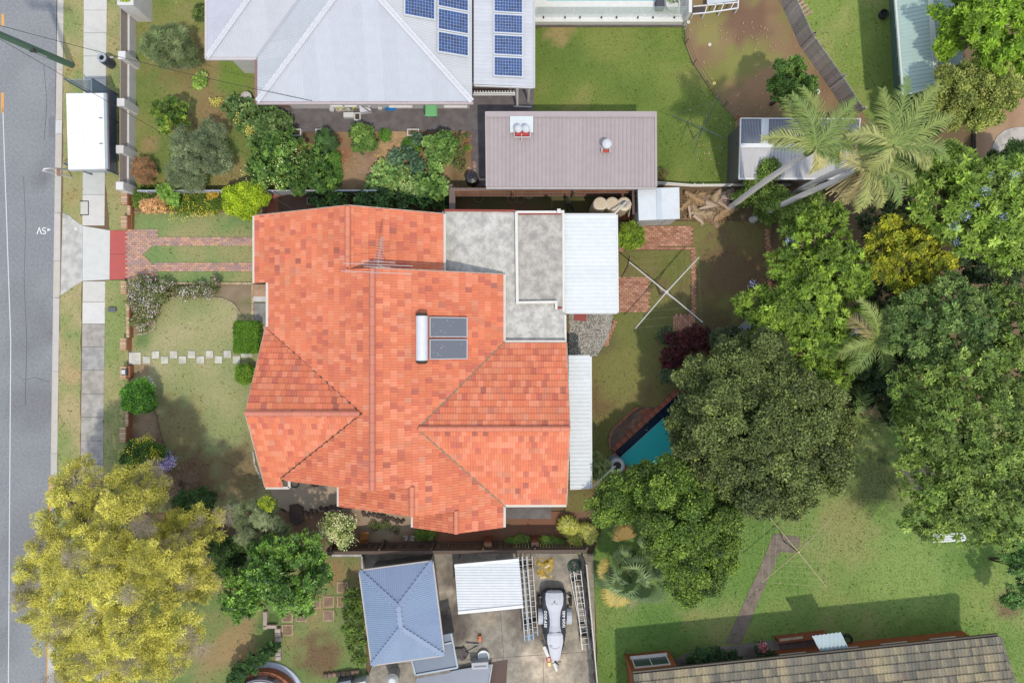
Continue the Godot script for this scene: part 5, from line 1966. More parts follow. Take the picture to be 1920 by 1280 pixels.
func hoist(label: String, ctr: Vector3, ends: Array, c: Color, r: float, rings: Array, lc: Color, lr: float, base: Vector3) -> void:
	var s := thing("clothes_hoist", label, "clothes hoist", base)
	var m := mb()
	m.col = A(150, 146, 140)
	m.tube([base, Vector3(base.x, 0.5, base.z), ctr - Vector3(0, 0.1, 0)], [r * 1.8, r * 1.5, r * 1.3], 10)
	put("post", m, M.metal, s)
	m = mb()
	m.col = A(140, 130, 124)
	m.lathe(base, [Vector2(0.22, 0.0), Vector2(0.2, 0.05), Vector2(0.05, 0.07)], 14)
	put("footing", m, M.stain, s)
	m = mb()
	m.col = c
	m.tube([ctr - Vector3(0, 0.2, 0), ctr + Vector3(0, 0.06, 0)], [r * 2.2], 10)
	put("hub", m, M.metal, s)
	for e in ends:
		m = mb()
		m.col = c
		m.tube([ctr, e], [r, r * 0.75], 7)
		m.tube([ctr - Vector3(0, 0.35, 0), ctr.lerp(e, 0.4)], [r * 0.5], 5)
		put("arm", m, M.metal, s)
	for f in rings:
		m = mb()
		m.col = lc
		for i in 4:
			var p: Vector3 = ctr.lerp(ends[i], f)
			var q: Vector3 = ctr.lerp(ends[(i + 1) % 4], f)
			m.tube([p, (p + q) * 0.5 - Vector3(0, 0.04, 0), q], [lr], 4, false)
		put("line", m, M.plastic, s)


func torus(b: MB, c: Vector3, rr: float, r: float, seg := 24) -> void:
	var p := []
	for i in seg + 1:
		p.append(c + Vector3(cos(TAU * i / seg) * rr, 0, sin(TAU * i / seg) * rr))
	b.tube(p, [r], 6, false)


func build_south() -> void:
	# ---- blue hip roofed carport
	var h := 2.6
	var e := [P(674, 1071, h), P(810, 1053, h), P(832, 1228, h), P(697, 1247, h)]
	var r0 := P(747, 1137, 3.4)
	var r1 := P(751.5, 1177, 3.4)
	var s := thing("blue_roofed_garage", "small garage with blue-grey hipped metal roof", "garage", (e[0] + e[2]) * 0.5 - Vector3(0, h, 0))
	var bc := A(150, 168, 196)
	for f in [[e[0], e[1], r0], [e[1], e[2], r1, r0], [e[2], e[3], r1], [e[3], e[0], r0, r1]]:
		var b := mb()
		b.col = vary(bc, 0.03)
		sheeting(b, f, 0.10, 0.011, SINE)
		put("roof_face", b, M.metal, s)
	for q in [[e[0], r0], [e[1], r0], [e[2], r1], [e[3], r1], [r0, r1]]:
		var b := mb()
		b.col = A(142, 160, 190)
		b.bar(q[0] + Vector3(0, 0.03, 0), q[1] + Vector3(0, 0.03, 0), 0.20, 0.02)
		b.col = A(186, 200, 220)
		for k in int(q[0].distance_to(q[1]) / 0.22):
			var d: Vector3 = (q[1] - q[0]).normalized()
			var sd := Vector3(-d.z, 0, d.x).normalized() * 0.13
			for g in [-1.0, 1.0]:
				b.box(q[0] + d * (k + 0.5) * 0.22 + sd * g + Vector3(0, 0.035, 0), Vector3(0.035, 0.016, 0.035))
		put("ridge_capping", b, M.metal, s)
	gutter(s, [e[0], e[1], e[2], e[3], e[0]], A(196, 190, 188), 0.13)
	var b := mb()
	b.col = A(176, 168, 160)
	var ce: Vector3 = (e[0] + e[2]) * 0.5
	var wp := PackedVector2Array()
	for q in e:
		var v: Vector3 = q.lerp(ce, 0.16)
		wp.push_back(Vector2(v.x, v.z))
	b.prism(wp, 0, 2.5)
	put("wall", b, M.stain, s)
	# lower flat roof beside it
	s = thing("lower_flat_roof", "dark blue-grey flat roof with pale edging beside the blue hipped roof", "roof", P(815, 1235))
	b = mb()
	b.col = A(112, 126, 146)
	b.prism(poly([772, 1232, 846, 1205, 858, 1251, 779, 1265], 2.1), 1.95, 2.1, true)
	b.prism(poly([822, 1192, 845, 1187, 847, 1203.5, 826, 1207], 2.1), 1.95, 2.1, true)
	put("roof_sheet", b, M.metal, s)
	b = mb()
	b.col = A(170, 182, 192)
	for q in [[846, 1187, 858, 1251], [858, 1251, 779, 1265], [847, 1204, 829, 1208], [772, 1238, 779, 1265]]:
		b.bar(P(q[0], q[1], 2.13), P(q[2], q[3], 2.13), 0.08, 0.08)
	put("edge_trim", b, M.metal, s)
	b = mb()
	b.col = A(150, 140, 130)
	b.prism(poly([780, 1226, 838, 1212, 848, 1244, 786, 1255], 1.0), 0, 1.94)
	put("wall", b, M.stain, s)
	s = thing("grey_skillion_roof", "plain slate-grey low roof at the bottom edge below the air conditioner", "roof", P(850, 1290))
	b = mb()
	b.col = A(132, 140, 158)
	b.prism(poly([780, 1272, 862, 1255, 922.5, 1245, 908, 1330, 780, 1330], 0.4), 0.28, 0.4, true)
	put("roof_sheet", b, M.metal, s)
	b = mb()
	b.col = A(176, 178, 182)
	b.bar(P(923, 1244.5, 0.42), P(909, 1330, 0.42), 0.06, 0.08)
	put("edge_trim", b, M.metal, s)
	b = mb()
	b.col = A(130, 122, 116)
	b.prism(poly([785, 1276, 860, 1262, 915, 1252, 903, 1330, 785, 1330], 0.0), 0, 0.27)
	put("wall", b, M.stain, s)
	# ---- open carport with white roof
	var q := [P(852, 1060, 2.3), P(973, 1049, 2.3), P(981, 1136, 2.3), P(859, 1148, 2.3)]
	s = thing("white_carport", "flat white ribbed carport roof next to the ladders", "carport", (q[0] + q[2]) * 0.5 - Vector3(0, 2.3, 0))
	b = mb()
	b.col = A(228, 231, 234)
	sheeting(b, q, 0.13, 0.022, RIBS, frame(q).basis.x.x > 0.5 or frame(q).basis.x.x < -0.5)
	put("roof_sheet", b, M.paint, s)
	for k in [[0, 1], [3, 2]]:
		b = mb()
		b.col = A(244, 245, 246)
		b.bar(q[k[0]] + Vector3(0, 0.03, 0), q[k[1]] + Vector3(0, 0.03, 0), 0.14, 0.07)
		put("edge_gutter", b, M.paint, s)
	for k in 4:
		b = mb()
		b.col = A(200, 200, 200)
		var c: Vector3 = q[k].lerp((q[0] + q[2]) * 0.5, 0.08)
		b.box(Vector3(c.x, 1.14, c.z), Vector3(0.08, 2.26, 0.08))
		put("post", b, M.metal, s)
	# ---- ladders
	var al := A(206, 214, 218)
	var bl := A(120, 170, 206)
	ladder("blue-tipped ladder closest to the white carport roof", P(975, 1043, 0.75), P(987.5, 1200, 0.75), 0.19, 0.3, al, bl)
	ladder("blue-tipped ladder lying between two others by the carport", P(983, 1042, 0.6), P(997, 1198, 0.6), 0.19, 0.3, al, bl)
	ladder("pinkish ladder with blue tips, nearest the jet ski of the left three", P(993, 1042, 0.5), P(1004, 1190, 0.5), 0.24, 0.27, A(216, 204, 200), bl)
	ladder("white ladder lying along the right boundary fence", P(1082.5, 1070, 0.6), P(1098.5, 1216, 0.6), 0.36, 0.3, A(238, 236, 232), A(230, 228, 224))
	ladder("shorter white ladder tilted under the ladder by the boundary fence", P(1074, 1074, 0.42), P(1096, 1190, 0.42), 0.30, 0.28, A(226, 222, 218), A(226, 222, 218))
	jet_ski()
	# ---- crumpled yellow sheets
	s = thing("yellow_tarpaulin", "crumpled yellow tarpaulin heap at the head of the concrete yard", "tarpaulin", P(1020, 1064))
	b = mb()
	var prev := []
	for i in 10:
		var row := []
		for j in 9:
			var px := lerpf(1004, 1039, j / 8.0) + rf(-1.5, 1.5)
			var py := lerpf(1041, 1084, i / 9.0) + rf(-1.5, 1.5)
			var edge := i == 0 or j == 0 or i == 9 or j == 8
			row.append(P(px, py) + Vector3(0, 0.03 if edge else rf(0.06, 0.24), 0))
		if i:
			for j in 8:
				b.col = vary(A(200, 168, 76), 0.08)
				b.triup(prev[j], prev[j + 1], row[j + 1])
				b.triup(prev[j], row[j + 1], row[j])
		prev = row
	put("sheet", b, M.matte, s)
	b = mb()
	b.col = A(232, 210, 170)
	b.bar(P(1013, 1083, 0.1), P(1034, 1080, 0.12), 0.12, 0.05)
	b.bar(P(1022, 1064, 0.45), P(1031, 1059, 0.45), 0.1, 0.03)
	put("cardboard", b, M.matte, s)
	s = thing("hose_coil", "coiled dark green garden hose in the corner of the concrete yard", "hose", P(1078, 1058))
	b = mb()
	for i in 9:
		b.col = vary(A(40, 84, 72), 0.2)
		torus(b, P(1077 + rf(-2, 2), 1058 + rf(-2, 2)) + Vector3(0, 0.05 + 0.035 * i, 0), 0.38 - 0.03 * i + rf(-0.03, 0.03), 0.018)
	for i in 4:
		torus(b, P(1070 + 5 * i, 1044 + rf(-1, 2)) + Vector3(0, 0.05 + 0.02 * i, 0), 0.16, 0.015)
	put("hose", b, M.plastic, s)
	# ---- air conditioner, bucket, clutter
	var ac := P(901, 1236)
	s = thing("air_conditioner", "grey outdoor air conditioner box at the edge of the slate roof", "air conditioner", ac)
	b = mb()
	b.col = A(186, 188, 194)
	b.slab(ac + Vector3(0, 0.36, 0), Vector3(0.86, 0.72, 0.36), 0.02, Basis(Vector3.UP, 0.06))
	put("cabinet", b, M.paint, s)
	b = mb()
	b.col = A(132, 134, 140)
	b.box(ac + Vector3(0.02, 0.722, 0.02), Vector3(0.62, 0.01, 0.08), Basis(Vector3.UP, 0.06))
	torus(b, ac + Vector3(-0.12, 0.4, -0.19), 0.01, 0.005)
	put("grille", b, M.matte, s)
	b = mb()
	b.col = A(228, 234, 236)
	b.lathe(P(907, 1225), [Vector2(0.2, 0.0), Vector2(0.27, 0.3), Vector2(0.3, 0.31), Vector2(0.26, 0.31), Vector2(0.24, 0.22), Vector2(0, 0.2)], 24)
	solo("white_basin", b, M.plastic, "round white basin standing by the air conditioner", "basin")
	b = mb()
	b.col = A(226, 120, 62)
	b.slab(P(900, 1193) + Vector3(0, 0.16, 0), Vector3(0.17, 0.32, 0.3), 0.03)
	b.box(P(900, 1193) + Vector3(0, 0.34, 0), Vector3(0.06, 0.05, 0.1))
	solo("orange_can", b, M.plastic, "small orange can standing on the concrete yard", "can")
	b = mb()
	for i in 9:
		b.col = vary(A(104, 96, 94), 0.2)
		b.slab(P(rf(854, 872), rf(1206, 1228)) + Vector3(0, rf(0.08, 0.2), 0), Vector3(rf(0.2, 0.5), rf(0.1, 0.3), rf(0.2, 0.4)), 0.03, Basis(Vector3.UP, rf(0, 3)))
	b.col = A(176, 172, 166)
	b.bar(P(874, 1206, 0.2), P(898, 1208, 0.2), 0.06, 0.06)
	b.bar(P(876, 1222, 0.15), P(897, 1211, 0.2), 0.05, 0.05)
	solo("scrap_pile", b, M.stain, "heap of dark offcuts and bars beside the flat roof", "scrap", "").set_meta("kind", "stuff")
	# ---- boundary fences
	var dkp := [A(110, 90, 78), A(120, 100, 86), A(98, 84, 74), A(134, 112, 98)]
	paling_fence("dark_paling_fence", "long dark timber paling fence south of the tiled house", P(630, 1017), P(1094, 1014), 1.7, 0.15, dkp, A(118, 100, 88), -1.0, [0.25, 0.85], true)
	for k in [[917, 1009, "red brick pier by the dark fence, nearer the tiled gable end"], [1003, 1008, "red brick pier by the dark fence, nearer the spiky yellow plants"]]:
		var p := P(k[0] - 1, k[1])
		b = mb()
		b.col = A(150, 88, 66)
		b.slab(p + Vector3(0, 0.55, 0), Vector3(0.36, 1.1, 0.3), 0.01)
		b.col = A(196, 150, 118)
		b.slab(p + Vector3(0, 1.13, 0.02), Vector3(0.38, 0.06, 0.2), 0.01)
		solo("brick_pier", b, M.brick, k[2], "pier", "brick piers")
	s = thing("yard_boundary_fence", "dark sheet metal fence between concrete yard and wide lawn", "fence", P(1105, 1160))
	var fa := P(1093, 1038)
	var fb := P(1117, 1300)
	b = mb()
	b.col = A(104, 90, 80)
	sheeting(b, [fa, fb, fb + Vector3(0, 1.7, 0), fa + Vector3(0, 1.7, 0)], 0.2, 0.02, RIBS)
	put("sheet", b, M.metal, s)
	for y in [0.1, 1.72]:
		b = mb()
		b.col = A(188, 180, 172)
		b.bar(fa + Vector3(0, y, 0), fb + Vector3(0, y, 0), 0.06, 0.05)
		put("rail", b, M.metal, s)
	for i in 8:
		b = mb()
		b.col = A(160, 152, 146)
		var p := fa.lerp(fb, i / 7.0)
		b.box(p + Vector3(-0.04, 0.9, 0), Vector3(0.05, 1.8, 0.05))
		put("post", b, M.metal, s)
	# white low wall round the southern garden corner
	b = mb()
	b.col = A(214, 208, 200)
	b.bar(P(622, 1041, 0.5), P(678, 1041, 0.5), 0.1, 0.06)
	b.bar(P(678.5, 1042.5, 0.5), P(679.5, 1066, 0.5), 0.1, 0.06)
	b.col = A(150, 140, 130)
	b.bar(P(622, 1041, 0.23), P(678, 1041, 0.23), 0.08, 0.46)
	b.bar(P(678.5, 1042.5, 0.23), P(679.5, 1066, 0.23), 0.08, 0.46)
	solo("pale_capped_wall", b, M.stain, "low wall with pale capping in the corner of the dry garden", "wall")
	# ---- southern garden: square slabs, stone wall, round bay
	var names := ["topmost square garden slab, alone above the others", "right square garden slab of the upper pair", "left square garden slab of the upper pair", "square garden slab under the centre of the group", "square garden slab second from the stone wall", "square garden slab touching the stone wall, upper", "square garden slab below the one touching the stone wall", "half hidden square garden slab under the glossy tree"]
	var at := [[643, 1099.5], [643, 1126], [617, 1126], [617, 1152], [566, 1153], [540, 1154], [540, 1179], [592, 1128]]
	for i in 8:
		b = mb()
		b.col = vary(A(196, 170, 140), 0.04)
		b.slab(P(at[i][0], at[i][1]) + Vector3(0, lev + 0.0, 0), Vector3(0.6, 0.06, 0.6), 0.02, Basis(Vector3.UP, rf(-0.04, 0.04)))
		b.col = vary(A(158, 130, 106), 0.05)
		b.box(P(at[i][0], at[i][1]) + Vector3(0, lev + 0.03, 0), Vector3(0.46, 0.008, 0.46))
		solo("garden_slab", b, M.stain, names[i], "stepping slab", "square slabs in the dry garden")
	s = thing("stone_garden_wall", "low pale stone wall stepping through the dry garden", "wall", P(523, 1190))
	for k in [[500, 1159, 0.2, 0.9], [509, 1170.5, 0.7, 0.18]]:
		b = mb()
		b.col = vary(A(206, 186, 170), 0.05)
		b.slab(P(k[0], k[1]) + Vector3(0, 0.16, 0), Vector3(k[2], 0.32, k[3]), 0.02)
		put("stone", b, M.stain, s)
	b = mb()
	b.col = A(96, 88, 84)
	b.box(P(514, 1158) + Vector3(0, 0.06, 0), Vector3(0.5, 0.12, 0.5))
	put("drain_pit", b, M.stain, s)
	for i in 7:
		b = mb()
		b.col = vary(A(208, 192, 178), 0.1)
		b.slab(P(523.5 + rf(-1, 1), 1178 + i * 8.6) + Vector3(0, 0.16, 0), Vector3(0.28, 0.32, 0.22), 0.03, Basis(Vector3.UP, rf(-0.06, 0.06)))
		put("stone", b, M.stain, s)
	# round brick bay
	var rc := P(503, 1309)
	s = thing("round_brick_bay", "round orange brick bay with pale segmented roof at the bottom edge", "bay", rc)
	b = mb()
	b.col = A(206, 214, 228)
	b.lathe(rc, [Vector2(1.98, 0), Vector2(1.98, 0.22), Vector2(1.94, 0.25), Vector2(1.6, 0.25)], 48)
	put("base_ring", b, M.paint, s)
	b = mb()
	b.col = A(176, 110, 80)
	b.lathe(rc, [Vector2(1.72, 0.2), Vector2(1.72, 0.75), Vector2(1.6, 0.75)], 48)
	put("brick_wall", b, M.brick, s)
	for i in 30:
		b = mb()
		b.col = vary(A(190, 122, 88), 0.1)
		var a := TAU * i / 30.0
		b.slab(rc + Vector3(cos(a) * 1.66, 0.78, sin(a) * 1.66), Vector3(0.2, 0.07, 0.33), 0.01, Basis(Vector3.UP, -a))
		put("sill_brick", b, M.brick, s)
	b = mb()
	b.col = A(170, 160, 168)
	b.lathe(rc, [Vector2(1.56, 0.7), Vector2(1.56, 1.2), Vector2(1.4, 1.2)], 48)
	put("upper_wall", b, M.paint, s)
	for i in 20:
		if i % 2:
			continue
		b = mb()
		var a := TAU * i / 20.0
		b.box(rc + Vector3(cos(a) * 1.56, 0.95, sin(a) * 1.56), Vector3(0.06, 0.32, 0.36), Basis(Vector3.UP, -a))
		put("pane", b, M.dark_glass, s)
	for i in 24:
		b = mb()
		b.col = vary(A(206, 216, 212), 0.03)
		var a0 := TAU * (i + 0.03) / 24.0
		var a1 := TAU * (i + 0.97) / 24.0
		var p0 := rc + Vector3(cos(a0) * 1.5, 1.28, sin(a0) * 1.5)
		var p1 := rc + Vector3(cos(a1) * 1.5, 1.28, sin(a1) * 1.5)
		var top := rc + Vector3(0, 1.62, 0)
		b.triup(p0, p1, top)
		b.quad(p0 - Vector3(0, 0.06, 0), p0, p1, p1 - Vector3(0, 0.06, 0))
		put("roof_panel", b, M.metal, s)
	# white gate pillar at the street corner
	s = thing("white_gate_wall", "white gate wall with dark slats at the bottom left corner", "wall", P(240, 1276))
	b = mb()
	b.col = A(228, 228, 230)
	b.slab(P(247, 1268) + Vector3(0, 0.6, 0), Vector3(0.5, 1.2, 0.4), 0.02)
	b.slab(P(240, 1300) + Vector3(0, 0.55, 0), Vector3(0.4, 1.1, 1.3), 0.02)
	put("wall", b, M.paint, s)
	for i in 3:
		b = mb()
		b.col = A(84, 76, 74)
		b.bar(P(245, 1276, 1.12) + Vector3(0.1 * i, 0, 0), P(238, 1300, 1.12) + Vector3(0.1 * i, 0, 0), 0.04, 0.06)
		put("slat", b, M.wood, s)
	for k in [[652, 1272, "dark covered bin at the bottom edge, the left one of two"], [679, 1274, "grey-white box at the bottom edge beside the covered bin"]]:
		b = mb()
		b.col = A(96, 104, 116) if k[0] < 660 else A(206, 208, 214)
		b.slab(P(k[0], k[1]) + Vector3(0, 0.4, 0), Vector3(0.75, 0.8, 0.5), 0.06, Basis(Vector3.UP, 0.2))
		b.col = A(120, 128, 140) if k[0] < 660 else A(220, 222, 226)
		b.slab(P(k[0], k[1]) + Vector3(0, 0.83, 0), Vector3(0.8, 0.06, 0.54), 0.02, Basis(Vector3.UP, 0.2))
		solo("storage_box", b, M.plastic, k[2], "box")
	s = thing("stone_border", "low wall of rough brown stones at the bottom edge", "wall", P(640, 1262))
	for i in 8:
		b = mb()
		b.col = vary(A(150, 128, 108), 0.2)
		b.slab(P(612 + i * 8.5, 1263 - i * 1.0) + Vector3(0, 0.16, 0), Vector3(0.22, 0.32, 0.24), 0.04, Basis(Vector3.UP, rf(-0.2, 0.2)))
		put("stone", b, M.stain, s)
	b = mb()
	b.col = A(178, 178, 176)
	b.lathe(P(741, 1258), [Vector2(0.3, 0), Vector2(0.32, 0.9), Vector2(0.2, 1.0), Vector2(0.0, 1.02)], 20)
	b.col = A(226, 226, 226)
	b.lathe(P(741, 1258), [Vector2(0.2, 1.01), Vector2(0.14, 1.08), Vector2(0, 1.08)], 16)
	solo("gas_cylinder", b, M.paint, "pale round cylinder tank in the shade below the blue roof", "cylinder")


func jet_ski() -> void:
	var hh := 1.0
	var c := P(1040, 1172, 0.0)
	var s := thing("jet_ski", "covered grey and white jet ski on its trailer in the concrete yard", "jet ski", c)
	# y along the hull in picture rows: [row, half width, half width of pale panel, height]
	var rows := [[1106, 12, 6, 0.62], [1108, 19, 13, 0.80], [1112, 22, 16, 0.92], [1122, 23.5, 17, 1.0], [1134, 23.5, 16, 1.05], [1146, 22, 11.5, 1.0], [1160, 21.5, 9.5, 1.02], [1174, 21.5, 9.5, 1.06], [1186, 21.5, 11.5, 1.16], [1192, 21.5, 14.5, 1.22], [1204, 20, 15, 1.18], [1216, 17, 12.5, 1.05], [1226, 13, 10.5, 0.92], [1234, 9.5, 8.5, 0.82], [1238, 7, 6.5, 0.7]]
	var dark := mb()
	dark.col = A(70, 73, 82)
	var pale := mb()
	pale.col = A(216, 217, 224)
	var was := []
	for r in rows:
		var sc: float = (1.0 - r[3] / EYE) / 36.0
		var cx: float = 1039.5 + (r[0] - 1106) * 0.018
		var o := P(cx, r[0], r[3])
		var w: float = r[1] * sc
		var p: float = r[2] * sc
		var y: float = r[3]
		var prof := [Vector2(-w * 0.8, 0.34), Vector2(-w, 0.5), Vector2(-w * 0.97, y * 0.72), Vector2(-(w + p) * 0.5, y * 0.86), Vector2(-p, y * 0.93), Vector2(-p * 0.5, y), Vector2(0, y + 0.02), Vector2(p * 0.5, y), Vector2(p, y * 0.93), Vector2((w + p) * 0.5, y * 0.86), Vector2(w * 0.97, y * 0.72), Vector2(w, 0.5), Vector2(w * 0.8, 0.34)]
		var ring := []
		for q in prof:
			ring.append(Vector3(o.x + q.x, q.y, o.z))
		if was.size():
			for i in prof.size() - 1:
				var m := pale if i >= 4 and i <= 7 else dark
				m.quad(was[i], ring[i], ring[i + 1], was[i + 1])
		else:
			for i in prof.size() - 2:
				dark.tri(ring[0], ring[i + 1], ring[i + 2])
		was = ring
	for i in was.size() - 2:
		dark.tri(was[0], was[i + 2], was[i + 1])
	put("dark_cover", dark, M.matte, s)
	put("pale_cover_panel", pale, M.matte, s)
	# seam lines and cord on the pale panel
	var b := mb()
	b.col = A(150, 152, 160)
	b.tube([P(1034, 1134, 1.08), P(1039.5, 1130, 1.09), P(1046, 1134, 1.08)], [0.007], 5)
	put("seam", b, M.matte, s)
	b = mb()
	b.col = A(150, 152, 160)
	b.tube([P(1031, 1213, 1.09), P(1041, 1217, 1.09), P(1050, 1213, 1.09)], [0.007], 5)
	put("seam", b, M.matte, s)
	b = mb()
	b.col = A(40, 42, 46)
	b.lathe(P(1040, 1128, 1.06), [Vector2(0.03, 0.0), Vector2(0.03, 0.025), Vector2(0, 0.03)], 8)
	put("vent_cap", b, M.matte, s)
	# the lettering along both flanks
	for e in [-1.0, 1.0]:
		var tm := TextMesh.new()
		var sf := SystemFont.new()
		sf.font_names = PackedStringArray(["Droid Sans"])
		sf.font_weight = 700
		tm.font = sf
		tm.text = "SEA-DOO"
		tm.font_size = 48
		tm.pixel_size = 0.0042
		tm.depth = 0.012
		var mm := StandardMaterial3D.new()
		mm.albedo_color = Color(0.92, 0.92, 0.92)
		tm.material = mm
		var o := MeshInstance3D.new()
		o.name = "lettering"
		o.mesh = tm
		var side := Vector3(e * 0.5, 1, 0).normalized()
		var up := Vector3(-e, 0.5, 0).normalized() * 1.0
		o.basis = Basis(Vector3(0, 0, e), up, side) if e > 0.0 else Basis(Vector3(0, 0, -1), up, side)
		o.position = P(1040 + e * 17.3, 1160, 0.92) + Vector3(0, 0.03, 0) - c
		s.add_child(o, true)
	for r in [[1124, 23.8, 1.0], [1186, 21.8, 1.18], [1210, 18.6, 1.12]]:
		b = mb()
		b.col = A(52, 54, 58)
		b.tube([P(1040 - r[1], r[0], 0.5), P(1040 - r[1] * 0.95, r[0], r[2] * 0.75), P(1040 - r[1] * 0.4, r[0] + 0.6, r[2] * 0.99), P(1040 + r[1] * 0.4, r[0] - 0.5, r[2] * 0.99), P(1040 + r[1] * 0.95, r[0], r[2] * 0.75), P(1040 + r[1], r[0], 0.5)], [0.013], 5)
		put("tie_strap", b, M.matte, s)
	# trailer
	b = mb()
	b.col = A(190, 192, 196)
	for e in [-1.0, 1.0]:
		b.bar(P(1040 + e * 12, 1110, 0.3), P(1040 + e * 12, 1200, 0.3), 0.07, 0.09)
		b.bar(P(1040 + e * 12, 1200, 0.3), P(1043, 1250, 0.35), 0.07, 0.09)
	b.bar(P(1010, 1119, 0.32), P(1070, 1118, 0.32), 0.06, 0.06)
	b.bar(P(1016, 1154, 0.3), P(1064, 1153, 0.3), 0.08, 0.08)
	put("trailer_frame", b, M.metal, s)
	for e in [-1.0, 1.0]:
		b = mb()
		b.col = A(38, 38, 40)
		var wc := P(1040 + e * 26.5, 1154, 0.28)
		b.tube([wc - Vector3(0.09, 0, 0), wc + Vector3(0.09, 0, 0)], [0.27], 20)
		put("wheel", b, M.matte, s)
		b = mb()
		b.col = A(204, 208, 216)
		var gp := []
		for i in 9:
			var a := PI * i / 8.0
			gp.append(Vector3(0, 0.22 + sin(a) * 0.4, -cos(a) * 0.42))
		for i in 8:
			b.quad(wc + gp[i] + Vector3(-0.13, -0.2, 0), wc + gp[i + 1] + Vector3(-0.13, -0.2, 0), wc + gp[i + 1] + Vector3(0.13, -0.2, 0), wc + gp[i] + Vector3(0.13, -0.2, 0))
		put("mudguard", b, M.paint, s)
		b = mb()
		b.col = A(48, 46, 46)
		b.box(P(1040 + e * 30, 1125, 0.3), Vector3(0.12, 0.24, 0.5))
		put("tail_board", b, M.matte, s)
	b = mb()
	b.col = A(238, 238, 236)
	b.prism(poly([1034, 1236, 1038, 1236, 1046, 1256, 1043, 1260], 0.45), 0.38, 0.45, true)
	put("drawbar", b, M.paint, s)
	b = mb()
	b.col = A(76, 78, 80)
	b.tube([P(1040, 1240, 0.4), P(1047, 1246, 0.7)], [0.035], 8)
	b.tube([P(1036, 1243, 0.6), P(1052, 1240, 0.62)], [0.025], 6)
	put("winch", b, M.metal, s)
	b = mb()
	b.col = A(240, 240, 238)
	b.bar(P(1020, 1212, 0.5), P(1028, 1231, 0.5), 0.16, 0.05)
	put("light_board", b, M.paint, s)
	for k in [[1029, 1236, A(214, 50, 40)], [1030, 1245, A(240, 176, 60)]]:
		b = mb()
		b.col = k[2]
		b.slab(P(k[0], k[1], 0.45), Vector3(0.17, 0.08, 0.22), 0.02, Basis(Vector3.UP, 0.15))
		put("tail_light", b, M.gloss, s)


